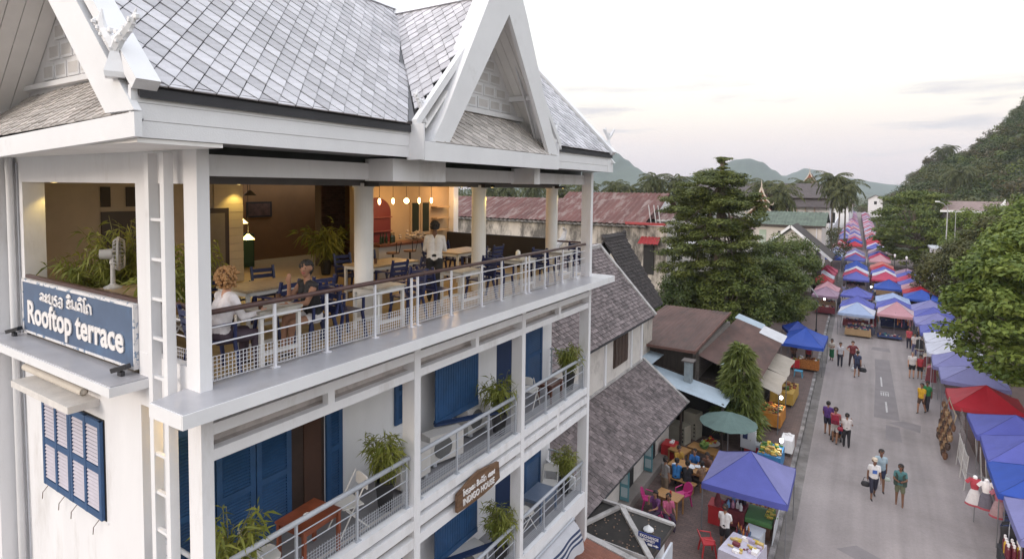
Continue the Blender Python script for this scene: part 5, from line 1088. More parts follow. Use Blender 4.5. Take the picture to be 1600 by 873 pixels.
# clear plastic sheet hung in front of the red tent stall
t = thing('plastic_curtain', 'clear plastic sheet hanging at the corner of the red tent', 'sheet', (4.0,34.5,0)); GL = bpy.data.materials.new('clear_plastic'); GL.use_nodes = True; pb = GL.node_tree.nodes['Principled BSDF']; pb.inputs['Base Color'].default_value = (.55,.5,.5,1); pb.inputs['Alpha'].default_value = .35; pb.inputs['Roughness'].default_value = .2
b = MB(); n = 10
for k in range(n): y0, y1 = 34.1+1.7*k/n, 34.1+1.7*(k+1)/n; b.poly([(4.15+.04*(k%2),y0,.2),(4.15+.04*((k+1)%2),y1,.2),(4.12+.03*((k+1)%2),y1,1.9),(4.12+.03*(k%2),y0,1.9)])
b.build('sheet', GL, t)
def dress(x, y, z, top, skirt, label, rz=0):
    t = thing('dress', label, 'dress', (0,0,0), 'dresses hung under the blue tent'); q = MB(); q.lathe((0,0,0),[(.10,0),(.13,-.10),(.15,-.22),(.11,-.42)],12,0,1,.6); q.build('bodice', top, t); q = MB()
    q.lathe((0,0,0),[(.11,-.42),(.17,-.55),(.27,-.95)],14,0,1,.75); q.build('skirt', skirt, t); q = MB(); q.lathe((0,0,0),[(.27,-.95),(.285,-1.02)],14,0,1,.75); q.build('hem', M('hem_red',(.35,.06,.08),.8), t)
    for sx in (-1,1): MB().bar((sx*.11,0,-.03),(sx*.26,0,-.2),.11,.1).build('sleeve', top, t)
    MB().lathe((0,0,.02),[(.07,-.02),(.075,.05),(.03,.09)],8).build('collar', LET, t); return place(t, (x,y,z), rz)
RD = M('dress_red',(.40,.05,.07),.8,.15,8); dress(3.72,27.4,1.72,RD,M('dress_white',(.60,.57,.57),.8,.1,8),'little red and white dress hanging nearest the road'); dress(4.05,27.3,1.72,LET,M('dress_grey',(.13,.12,.15),.8,.2,8),'little white and grey dress hanging beside the red one'); dress(4.4,27.1,1.6,M('dress_rose',(.40,.13,.17),.8,.2,8),M('dress_dusty',(.36,.24,.25),.8,.2,8),'dusty pink dress hanging at the tent corner'); 
t = thing('dress_rail', 'metal rail carrying the little dresses under the blue tent', 'rail', (4.1,27.4,0)); b = MB(); b.tube([(3.45,27.5,1.82),(4.9,27.2,1.82)],.015,5); b.tube([(3.75,27.45,0),(3.75,27.45,1.82)],.015,5); b.tube([(4.6,27.28,0),(4.6,27.28,1.82)],.015,5); b.build('rail', LEGM, t)
rack(4.55,25.9,1.6,'clothes rack of dark trousers below the little dresses',grk,12,R(78),1.2,0,[GC[4],GC[4],GC[1]],6)
t = thing('bottle_stand', 'low stand of dark red and yellow white-capped bottles at the tent edge', 'stand', (4.4,24.6,0)); MB().box((4.1,24.1,0),(4.75,25.2,.5)).build('crate', GC[4], t)
for k in range(10): q = MB(); x, y = 4.22+.15*(k % 3)+.02, 24.25+.19*(k//3); q.lathe((x,y,.5),[(.065,0),(.065,.34),(.03,.42)],9); o = q.build('bottle', M('bottle_maroon',(.13,.02,.035),.4) if k not in (5,6) else M('bottle_yellow',(.55,.33,.03),.4), t); MB().lathe((x,y,.92),[(.035,0),(.04,.1),(.02,.12)],8).build('cap', LET, o)
# ================================================================== FOOD STALLS ON THE LEFT PAVEMENT
ORG = M('orange_cloth',(.50,.20,.03),.75,.12,3); FOOD = [M('food_brown',(.16,.07,.03),.7,.4,12),M('food_gold',(.42,.25,.07),.6,.3,12),M('food_red',(.25,.06,.03),.6,.3,12),M('leaf_green',(.06,.14,.03),.6,.3,9)]
stall_table(-4.12,32.9,1.15,1.7,ORG,'orange cloth table heaped with grilled food and a lit lamp','food tables on the left pavement',.8,70,FOOD,'food_table',R(-2),3)
stall_table(-3.95,37.0,1.2,2.2,M('yellow_cloth',(.48,.30,.06),.75,.12,3),'yellow-orange cloth table behind the grilled food table','food tables on the left pavement',.8,40,FOOD,'food_table',R(-2),4)
stall_table(-3.42,27.7,.95,1.4,M('blue_plastic',(.04,.20,.42),.5,.15,3),'blue plastic-covered table heaped with yellow fruit','food tables on the left pavement',.75,80,[FOOD[1],M('banana',(.55,.40,.06),.5,.2),FOOD[3],FOOD[1]],'food_table',0,5)
stall_table(-2.95,29.6,.5,.9,LET,'small white table with a dark red bowl by the kerb','food tables on the left pavement',.75,3,[GC[0],LET],'food_table',0,6)
bulb(-3.75,33.7,1.35,'warm lamp glowing over the grilled food table',.09); bulb(-3.05,28.1,1.25,'white lamp glowing beside the yellow fruit',.09)
point_lamp('food_light', (-3.75,33.4,1.35), 14, (1,.8,.5), .08); point_lamp('fruit_light', (-3.05,27.9,1.3), 9, (1,.95,.85), .08)
def cooler(x, y, z, w, d, h, body, lid, label, rz=0):
    t = thing('cool_box', label, 'cool box', (0,0,0)); MB().box((-w/2,-d/2,0),(w/2,d/2,h)).build('body', body, t); MB().box((-w/2-.015,-d/2-.015,h+.002),(w/2+.015,d/2+.015,h+.09)).build('lid', lid, t); MB().bar((-w/2-.03,0,h*.7),(-w/2-.001,0,h*.7),.2,.03).build('handle', lid, t); return place(t, (x,y,z), rz)
RDP = M('red_plastic',(.45,.03,.035),.4,.08); WHP = M('white_plastic_box',(.62,.64,.68),.4,.05)
cooler(-4.3,28.7,.135,.75,.5,.38,RDP,WHP,'red cool box with white lid beside the blue fruit table'); cooler(-4.42,21.9,.135,.62,.6,.62,RDP,RDP,'big bright red cool box under the violet-blue tent'); cooler(-3.05,21.1,.135,.55,.7,.42,WHP,WHP,'white cool box in front of the banana stall',R(-8))
# green umbrella
um = thing('parasol', 'large faded green parasol over the dining area', 'parasol', (-5.06,26.55,.135)); GRN = M('faded_green_canvas',(.11,.17,.155),.75,.12,2,trans=.15); b = MB(); n = 24
pr_ = [(0,2.62),(.35,2.52),(.8,2.36),(1.22,2.17)]
for j in range(3):
    for k in range(n):
        a0, a1 = 2*math.pi*k/n, 2*math.pi*(k+1)/n; (r0,z0),(r1,z1) = pr_[j], pr_[j+1]
        q = [(r0*math.cos(a0),r0*math.sin(a0),z0-.03*(k%2)*r0),(r1*math.cos(a0),r1*math.sin(a0),z1-.03*(k%2)*r1),(r1*math.cos(a1),r1*math.sin(a1),z1-.03*((k+1)%2)*r1),(r0*math.cos(a1),r0*math.sin(a1),z0-.03*((k+1)%2)*r0)]
        b.add([(x-5.06,y+26.55,z) for x,y,z in q],[(0,1,2,3)])
b.build('canopy', GRN, um); MB().tube([(-5.06,26.55,.14),(-5.06,26.55,2.6)],.025,8).build('pole', LEGM, um); MB().lathe((-5.06,26.55,.135),[(.28,0),(.26,.1),(.05,.14)],14).build('base', LEGM, um)
b = MB()
for k in range(12): a = 2*math.pi*k/12; b.tube([(-5.06,26.55,2.56),(-5.06+1.2*math.cos(a),26.55+1.2*math.sin(a),2.14)],.008,4)
b.build('ribs', LEGM, um, kind='stuff')
um2 = tent(-4.5,49.0,1.8,1.8,'deep blue','small dark domed tent behind the bright blue food tent','food tents on the left pavement',R(20),None,1.9,2.5)
# boards leaning by the path
for i, (x, y) in enumerate(((-4.75,30.6),(-4.5,28.4))):
    t = thing('notice_board', 'white notice board standing beside the parasol, '+['farther','nearer'][i]+' one', 'board', (0,0,0), 'white boards beside the parasol'); MB().box((-.35,-.03,.25),(.35,.03,1.2)).build('panel', WHP, t); MB().box((-.25,-.036,.7),(-.02,-.03,1.05)).build('print', GC[1], t)
    for sx in (-.3,.3): MB().bar((sx,0,0),(sx,.1,1.1),.03).build('leg', LEGM, t)
    place(t,(x,y,.135),R(-10))
# beige tarpaulin awning over the pavement tables
aw2 = thing('tarpaulin_awning', 'long beige tarpaulin awning stretched over the pavement food tables', 'awning', (-4.5,34.5,2.3)); b = MB(); nx, ny2 = 6, 10
for s, (ya, yb) in enumerate(((31.4,34.5),(34.65,38.3))):
    o_ = len(b.v); vs = []
    for j in range(ny2+1):
        for i in range(nx+1): u, v = i/nx, j/ny2; vs.append((-5.35+1.75*u+.05*math.sin(9*v), ya+(yb-ya)*v, 2.75-.50*u-.10*math.sin(math.pi*v)*math.sin(math.pi*u)+.03*math.sin(5*v+4*u)))
    b.add(vs, [(j*(nx+1)+i,j*(nx+1)+i+1,(j+1)*(nx+1)+i+1,(j+1)*(nx+1)+i) for j in range(ny2) for i in range(nx)])
b.build('fabric', M('beige_tarp',(.42,.37,.31),.85,.12,2,.2,12,trans=.15), aw2)
for x, y in ((-3.62,31.5),(-3.62,38.2),(-3.62,34.6)): MB().tube([(x,y,.135),(x,y,2.25)],.025,6).build('pole', LEGM, aw2)
# blue food tent stall
stall_table(-3.3,44.2,1.3,.7,M('checker_cloth',(.36,.13,.03),.8,.6,14),'table with checkered orange cloth and dishes under the bright blue tent','food tables on the left pavement',.8,46,FOOD+[LET],'food_table',0,9)
stall_table(-4.1,44.0,.6,.6,RDP,'small red table under the bright blue tent','food tables on the left pavement',.7,8,FOOD,'food_table',0,10)
t = thing('plastic_stool', 'low sky-blue plastic stool in front of the checkered table', 'stool', (0,0,0)); BLP = M('sky_plastic',(.10,.35,.52),.4); MB().box((-.25,-.2,.38),(.25,.2,.42)).build('seat', BLP, t)
for sx in (-1,1):
    for sy in (-1,1): MB().bar((sx*.2,sy*.15,.38),(sx*.25,sy*.2,0),.05).build('leg', BLP, t)
place(t,(-3.72,42.3,.135))
# fruit stand, drinks table and white table under the violet-blue tent
t = thing('fruit_stand', 'green fruit stand with bananas and hanging snack strips under the violet-blue tent', 'stand', (-3.0,22.1,.135)); MB().box((-3.45,21.6,.6),(-2.55,22.6,.78)).build('tray', M('stand_green',(.08,.20,.07),.6,.15), t); MB().box((-3.4,21.66,.135),(-2.6,22.54,.598)).build('base', M('stand_wood',(.13,.06,.035),.7,.2), t)
g = random.Random(8); BAN = [M('banana',(.55,.40,.06),.5,.2), M('green_banana',(.14,.24,.04),.5,.3), FOOD[1]]
for k in range(16):
    x, y = -2.72+g.uniform(-.12,.12), 21.75+g.uniform(0,.75); q = MB()
    for j in range(4): a = -.4+.27*j; q.tube([(x+.05*j,y,.82),(x+.05*j+.03*math.cos(a),y+.09,.86),(x+.05*j,y+.17,.84)],[.008,.024,.006],6)
    q.build('banana_bunch', BAN[k % 2], t)
for k in range(7): MB().box((-3.42+.10*k,22.5,.85),(-3.36+.10*k,22.53,1.55)).build('snack_strip', [FOOD[0],BAN[0],FOOD[2]][k % 3], t)
MB().tube([(-3.45,22.51,.78),(-3.45,22.51,1.58),(-2.7,22.51,1.58),(-2.7,22.51,.78)],.012,5).build('hanger', LEGM, t); MB().prism([(-2.5,21.3,.2),(-2.5,22.6,.2),(-2.44,22.6,.95),(-2.44,21.3,.95)],(.02,0,0)).build('side_panel', WHP, t)
stall_table(-3.85,22.0,.75,.8,GC[0],'dark table of bottles and jars beside the big red cool box','drink tables under the violet-blue tent',.75,0,None,'drink_table',0,12)
for k, (x, y, c) in enumerate(((-4.05,21.75,'bottle_blue'),(-3.9,21.8,'bottle_pinkish'),(-3.75,21.85,'bottle_white'),(-3.62,21.75,'bottle_white'),(-3.7,22.2,'jar_dark'),(-3.58,22.25,'jar_dark'),(-3.95,22.2,'bottle_blue'))):
    cm = {'bottle_blue':(.15,.32,.55),'bottle_pinkish':(.45,.22,.3),'bottle_white':(.6,.6,.6),'jar_dark':(.04,.035,.05)}[c]; q = MB(); q.lathe((x,y,.885),[(.06,0),(.065,.15),(.03,.22),(.03,.27),(0,.27)],9)
    tag(q.build('bottle', M(c,cm,.25)), ['blue water bottle at the near left of the drink table','pinkish jar beside the blue water bottle','white bottle at the middle of the drink table','white bottle at the near right of the drink table','tall dark jar at the back right of the drink table','dark jar at the far right of the drink table','blue bottle at the back left of the drink table'][k], 'bottle', 'bottles on the drink table')
stall_table(-3.15,19.5,1.1,1.3,M('lilac_cloth',(.50,.47,.56),.7,.1,3),'pale lilac cloth table with trays of snacks at the kerb','drink tables under the violet-blue tent',.75,30,[LET,M('lilac_box',(.45,.38,.5),.6),BAN[0],GC[0],M('snack_yellow',(.55,.40,.16),.6)],'drink_table',R(-10),13)
t = thing('bottle_crate', 'blue crate of drink bottles between the white cool box and lilac table', 'crate', (-3.35,20.5,.135)); MB().box((-3.55,20.3,.135),(-3.1,20.8,.75)).build('crate', M('crate_blue',(.05,.11,.22),.5), t)
for k in range(12): MB().lathe((-3.5+.11*(k % 4),20.36+.17*(k//4),.75),[(.035,0),(.035,.14),(.014,.2),(.014,.25)],7).build('bottle', GC[(0,4,6)[k % 3]], t)
t = thing('hanging_bag', 'dark red bag hanging from the front of the violet-blue tent', 'bag', (-4.35,21.4,1.2)); b = MB(); b.lathe((-4.35,21.4,.95),[(.05,0),(.15,.05),(.16,.25),(.07,.5),(.02,.62)],10,0,.8,.5); b.build('body', GC[0], t); MB().tube([(-4.35,21.4,1.55),(-4.35,21.2,2.0)],.01,4).build('strap', GC[4], t)
# plastic chairs and tables of the dining area
def plastic_chair(mat, label, loc, rz, group='plastic chairs in the dining area'):
    t = thing('plastic_chair', label, 'chair', (0,0,0), group); b = MB(); b.prism([(-.21,-.2,.42),(.21,-.2,.42),(.23,.22,.43),(-.23,.22,.43)],(0,0,.03)); b.build('seat', mat, t)
    b = MB(); pts = []
    for k in range(9): a = math.pi*k/8; pts.append((-.23*math.cos(a)*1.0,-.2-.08*math.sin(a)-.05,.60+.24*math.sin(a)))
    b.prism([(-.22,-.2,.45)]+pts+[(.22,-.2,.45)],(0,-.025,0)); b.build('backrest', mat, t)
    for sx in (-1,1):
        for sy in (-1,1): MB().bar((sx*.19,sy*.18,.42),(sx*.24,sy*.24,0),.045).build('leg', mat, t)
        MB().tube([(sx*.22,.18,.44),(sx*.25,.16,.62),(sx*.25,-.2,.66)],.02,5).build('armrest', mat, t)
    return place(t, loc, rz)
PKP = M('pink_plastic',(.50,.035,.19),.4,.06); plastic_chair(PKP,'pink plastic chair left of the small orange table',(-6.85,21.25,.135),R(-80)); plastic_chair(PKP,'pink plastic chair behind the small orange table',(-5.85,22.3,.135),R(150)); plastic_chair(RDP,'red plastic chair tilted near the lilac table',(-4.3,19.7,.135),R(-60))
WT = M('orange_wood_top',(.36,.19,.07),.5,.25,4,stretch=(1,5,1))
small_table('dining_table','small orange wooden table between two pink chairs',(-6.15,21.45,.135),.95,.65,.72,WT,R(-8)); b = MB(); b.lathe((-6.1,21.45,.855),[(.04,0),(.04,.14),(.02,.18)],8); tag(b.build('sauce_bottle', RDP), 'red sauce bottle on the small orange table', 'bottle')
small_table('dining_table','orange wooden table in the middle of the seated group',(-6.15,24.1,.135),1.5,.8,.74,WT,R(-8)); small_table('dining_table','orange wooden table with the green basket',(-6.0,26.2,.135),1.3,.7,.74,WT,R(-12)); small_table('dining_table','orange wooden table at the tiled house side, behind the group',(-6.9,25.5,.135),.8,.7,.74,WT,R(-12))
for i, (x, y) in enumerate(((-6.35,23.4),(-6.0,24.85))):
    t = thing('bench', 'orange wooden bench on the %s side of the group table' % ['near','far'][i], 'bench', (0,0,0), 'benches of the group table'); MB().box((-.75,-.14,.40),(.75,.14,.44)).build('seat', WT, t)
    for sx in (-.6,.6): MB().box((sx-.03,-.12,0),(sx+.03,.12,.398)).build('leg', WT, t)
    place(t,(x,y,.135),R(-8))
g = random.Random(2)
for k in range(6): b = MB(); x, y = -6.15+g.uniform(-.55,.55), 24.1+g.uniform(-.25,.25); b.lathe((x,y,.876),[(.05,0),(.12,.02),(.13,.04),(.1,.035),(.0,.02)],12); tag(b.build('plate', WHP), ['white plate at the house end of the group table','white plate by the blue-clad diner on the group table','white plate in the middle of the group table','white plate near the black-clad diner','white plate at the tent end of the group table','white plate on the far edge of the group table'][k], 'plate', 'plates on the group dining table')
t = thing('basket', 'green basket of leaves on the dining table', 'basket', (-6.0,26.2,.876)); MB().lathe((-6.0,26.2,.876),[(.12,0),(.2,.12),(.21,.14),(.17,.12),(.1,.02)],12).build('rim', M('stand_green',(.08,.20,.07),.6), t); b = MB()
for k in range(22): b.ell((-6.0+g.uniform(-.14,.14),26.2+g.uniform(-.14,.14),1.02+g.uniform(0,.14)),(.07,.05,.05),6)
b.build('leaves', M('cabbage',(.20,.30,.07),.6,.3,9), t, kind='stuff')
t = thing('fruit_basket', 'round white tray of red and yellow fruit on the ground near the parasol', 'basket', (-6.2,28.4,.135)); MB().lathe((-6.2,28.4,.135),[(.2,0),(.42,.10),(.44,.13),(.38,.11),(.2,.04)],18).build('tray', LET, t); b = MB()
for k in range(40): a, r_ = g.uniform(0,6.28), g.uniform(0,.3); b.ell((-6.2+r_*math.cos(a),28.4+r_*math.sin(a),.25+.25*(1-r_/.32)*g.random()+.05),(.07,.07,.06),6,k % 2)
b.build('fruit', [M('fruit_red',(.40,.04,.03),.4),BAN[0]], t, kind='stuff')
stall_table(-8.0+.55,25.9,.6,.7,RDP,'small table with red cloth against the tiled house wall','dining area tables',.75,3,[LET],'cloth_table')
for i, (x, y, w_) in enumerate(((-7.6,28.0,.9),(-7.2,28.9,.7))):
    t = thing('kitchen_cabinet', ['cream kitchen cabinet with dark knobs under the zinc roof, nearer one','cream kitchen cabinet with glass door under the zinc roof, farther one'][i], 'cabinet', (0,0,0), 'kitchen cabinets'); MB().box((-w_/2,-.3,0),(w_/2,.3,.9+.4*i)).build('carcass', M('cream_cabinet',(.40,.37,.30),.5,.12,3), t)
    for k in range(4): MB().box((w_/2-.12,-.33,.15+k*.19),(w_/2-.06,-.301,.22+k*.19)).build('knob', GC[4], t)
    MB().box((-w_/2+.05,-.31,.1),(w_/2-.16,-.301,.8)).build('door', M('cabinet_door',(.46,.43,.36),.4,.1), t)
    place(t,(x,y,.135),R(-15))
t = thing('water_cart', 'small white box stool beside the small orange table', 'stool', (-5.75,21.65,.135)); MB().box((-.2,-.18,.25),(.2,.18,.5)).build('top', M('greenish_white',(.42,.45,.42),.6,.1), t)
for sx in (-1,1):
    for sy in (-1,1): MB().bar((sx*.15,sy*.13,.25),(sx*.18,sy*.16,0),.04).build('leg', LEGM, t)
place(t,(-5.72,21.7,.135))
t = thing('fabric_bundle', 'bright blue and yellow bundle on the pavement beside the hut', 'bundle', (-5.0,19.6,.135)); b = MB(); b.ell((0,0,.22),(.32,.25,.22),10); b.ell((.2,.12,.2),(.2,.2,.18),8); b.build('blue_cloth', M('bundle_blue',(.02,.16,.40),.6,.15,6), t); b = MB(); b.prism([(.1,-.2,.05),(.5,-.25,.03),(.6,-.05,.05),(.25,0,.12)],(0,0,.04)); b.build('yellow_cloth', BAN[0], t); place(t,(-4.5,18.3,.135))
# street lamps along the market and left pavement post
for i, (x, y, h_) in enumerate(((-3.75,57,2.9),(5.0,66,3.2),(4.3,80.5,3.4),(2.9,92.5,4.2),(4.0,88,4.4),(4.4,74,3.4))):
    t = thing('street_lamp', ['black street lamp on the left pavement behind the food tents','black street lamp among the right pavement tents, nearest one','black street lamp among the right pavement tents, third one','street lamp with pale globe left of the big tree','street lamp with pale globe right of the other globe lamp','black street lamp among the right pavement tents, second one'][i], 'street lamp', (x,y,0), 'black street lamps along the street'); MB().lathe((x,y,0),[(.09,0),(.09,.3),(.05,.4),(.035,h_-.5),(.05,h_-.45)],10).build('post', GC[4], t); MB().lathe((x,y,h_-.45),[(.06,0),(.14,.28),(.16,.3),(.05,.42),(0,.5)],8).build('lantern', GC[4] if i in (0,1,2,5) else LET, t)
    MB().bar((x-.25,y,h_-.5),(x+.25,y,h_-.5),.03).build('arm', GC[4], t)
t = thing('flag_pole', 'thin pale flagpole with a furled red flag among the right trees', 'flagpole', (9.5,95,0)); MB().tube([(9.5,95,0),(9.4,95,10)],[.06,.03],8).build('pole', M('pole_grey',(.4,.4,.4),.5), t); b = MB(); b.lathe((9.55,95,5.2),[(.02,-.9),(.28,-.7),(.22,0),(.12,.6),(.02,.9)],8,0,1,.5); b.build('flag', RD, t)
# ================================================================== PEOPLE
def pm(n, c, **k): return M('person_'+n, c, k.get('rough',.75), .14, 9)
SKIN = [pm('skin_light',(.52,.29,.20)), pm('skin_tan',(.30,.155,.095)), pm('skin_brown',(.17,.085,.05))]
HAIR = {'black':pm('hair_black',(.014,.011,.010),rough=.5), 'blonde':pm('hair_blonde',(.36,.19,.075),rough=.6), 'grey':pm('hair_grey',(.2,.18,.17)), 'brown':pm('hair_brown',(.05,.028,.018))}
def capsule(mb, a, b_, ra, rb, n=10):
    a, b_ = Vector(a), Vector(b_); d = (b_-a); L = d.length
    d = d.normalized() if L > 1e-6 else Vector((0,0,1)); pts = []; rs = []
    for k in (0,1,2): t = k*math.pi/6; pts.append(a-d*ra*math.cos(t)); rs.append(max(ra*math.sin(t),1e-4))
    pts.append(a); rs.append(ra); pts.append(b_); rs.append(rb)
    for k in (2,1,0): t = k*math.pi/6; pts.append(b_+d*rb*math.cos(t)); rs.append(max(rb*math.sin(t),1e-4))
    # straight tube with fixed frame
    x = d.orthogonal().normalized(); y = d.cross(x); vs = [p+(x*math.cos(2*math.pi*j/n)+y*math.sin(2*math.pi*j/n))*r_ for p, r_ in zip(pts, rs) for j in range(n)]
    k = len(pts); fs = [(i*n+j,i*n+(j+1)%n,(i+1)*n+(j+1)%n,(i+1)*n+j) for i in range(k-1) for j in range(n)]+[tuple(range(n-1,-1,-1)), tuple((k-1)*n+j for j in range(n))]
    mb.add(vs, fs)
def fuse(prims, mats, voxel, name='body'):
    """one continuous skin over tapered limbs: voxel union, smoothed; faces take the colour of the nearest limb or garment"""
    b = MB()
    for p in prims: capsule(b, p[0], p[1], p[2], p[3])
    me = bpy.data.meshes.new('tmp'); me.from_pydata([tuple(v) for v in b.v], [], b.f); o = bpy.data.objects.new('tmp', me); COL.objects.link(o)
    r_ = o.modifiers.new('r','REMESH'); r_.mode = 'VOXEL'; r_.voxel_size = voxel; s_ = o.modifiers.new('s','SMOOTH'); s_.factor = .5; s_.iterations = 3
    dg = bpy.context.evaluated_depsgraph_get(); dg.update(); out = bpy.data.meshes.new_from_object(o.evaluated_get(dg)); bpy.data.objects.remove(o); bpy.data.meshes.remove(me)
    out.name = name; np_ = len(out.polygons); cen = np.empty(np_*3); out.polygons.foreach_get('center', cen); cen = cen.reshape(-1,3); best = np.full(np_, 1e9); mi = np.zeros(np_, dtype=np.int32)
    for p in prims:
        a, c = np.array(p[0]), np.array(p[1]); d = c-a; L2 = d@d+1e-9; t = np.clip(((cen-a)@d)/L2,0,1); dist = np.linalg.norm(cen-(a+t[:,None]*d),axis=1)-(p[2]+(p[3]-p[2])*t)-(p[5] if len(p) > 5 else 0); m_ = dist < best; best[m_] = dist[m_]; mi[m_] = p[4]
    out.materials.clear()
    for mt in mats: out.materials.append(mt)
    out.polygons.foreach_set('material_index', mi); out.polygons.foreach_set('use_smooth', [True]*np_); return out
def V3(*a): return Vector(a)
def hand(prims, wrist, d, side, thumb, tag_, curl=.5, s=1.0, fr=.0095):
    d = Vector(d).normalized(); up = Vector(thumb); up = (up-d*up.dot(d)).normalized(); n = d.cross(up).normalized()*side
    palm = wrist+d*.075*s; prims.append((wrist+d*.02+up*.014*s, palm+up*.02*s, .018*s,.016*s,tag_)); prims.append((wrist+d*.02-up*.012*s, palm-up*.02*s,.018*s,.015*s,tag_))
    for k, L in enumerate((.070,.078,.072,.056)):
        b0 = palm+up*(.027-.018*k)*s; dd = (d+n*curl*.5).normalized(); m_ = b0+dd*L*.5*s; e_ = m_+(d+n*curl*1.5).normalized()*L*.5*s; prims.append((b0,m_,fr*s,fr*s,tag_)); prims.append((m_,e_,fr*s,fr*.85*s,tag_))
    t0 = wrist+d*.025*s+up*.02*s; t1 = t0+(d*.55+up*.8).normalized()*.035*s; prims.append((t0,t1,.012*s,fr*s,tag_)); prims.append((t1,t1+(d*.9+up*.25+n*curl*.6).normalized()*.03*s,fr*s,fr*.85*s,tag_))
POSES = {
 'stand': dict(ua_l=(-.12,.02,-1),fa_l=(-.04,.18,-1),ua_r=(.12,.02,-1),fa_r=(.04,.18,-1),th_l=(-.03,.02,-1),sh_l=(-.01,-.04,-1),th_r=(.03,-.02,-1),sh_r=(.02,-.06,-1)),
 'walk': dict(ua_l=(-.14,.28,-1),fa_l=(-.04,.45,-1),ua_r=(.14,-.25,-1),fa_r=(.06,-.02,-1),th_l=(-.02,-.26,-1),sh_l=(0,-.5,-1),th_r=(.02,.32,-1),sh_r=(0,.05,-1)),
 'walk2': dict(ua_l=(-.14,-.22,-1),fa_l=(-.06,.0,-1),ua_r=(.14,.25,-1),fa_r=(.02,.4,-1),th_l=(-.02,.3,-1),sh_l=(0,.06,-1),th_r=(.02,-.24,-1),sh_r=(0,-.45,-1)),
 'phone': dict(ua_l=(-.2,.1,-1),fa_l=(.05,.5,-.7),ua_r=(.3,.35,-1),fa_r=(-.1,.7,.7),th_l=(-.03,.05,-1),sh_l=(-.01,-.02,-1),th_r=(.04,-.05,-1),sh_r=(.02,-.1,-1)),
 'hips': dict(ua_l=(-.75,-.15,-.8),fa_l=(.75,.25,-.6),ua_r=(.75,-.15,-.8),fa_r=(-.75,.25,-.6),th_l=(-.12,.05,-1),sh_l=(-.06,0,-1),th_r=(.1,-.02,-1),sh_r=(.06,-.05,-1)),
 'hold': dict(ua_l=(-.2,.2,-1),fa_l=(.45,.9,.05),ua_r=(.2,.2,-1),fa_r=(-.45,.9,.05),th_l=(-.04,.12,-1),sh_l=(-.02,-.02,-1),th_r=(.04,-.1,-1),sh_r=(.02,-.2,-1)),
 'push': dict(ua_l=(-.1,.5,-1),fa_l=(0,.9,-.4),ua_r=(.1,.5,-1),fa_r=(0,.9,-.4),th_l=(-.02,.2,-1),sh_l=(0,0,-1),th_r=(.02,-.2,-1),sh_r=(0,-.4,-1)),
 'sit': dict(ua_l=(-.1,.45,-1),fa_l=(.15,1,.05),ua_r=(.1,.45,-1),fa_r=(-.15,1,.05),th_l=(-.1,1,-.06),sh_l=(0,-.06,-1),th_r=(.1,1,-.06),sh_r=(0,.1,-1)),
 'chin': dict(ua_l=(-.05,.55,-.9),fa_l=(.2,.98,.0),ua_r=(.10,.65,-.75),fa_r=(-.22,.18,1),th_l=(-.06,1,-.05),sh_l=(.05,.05,-1),th_r=(-.1,1,.08),sh_r=(-.22,.25,-1)),
}
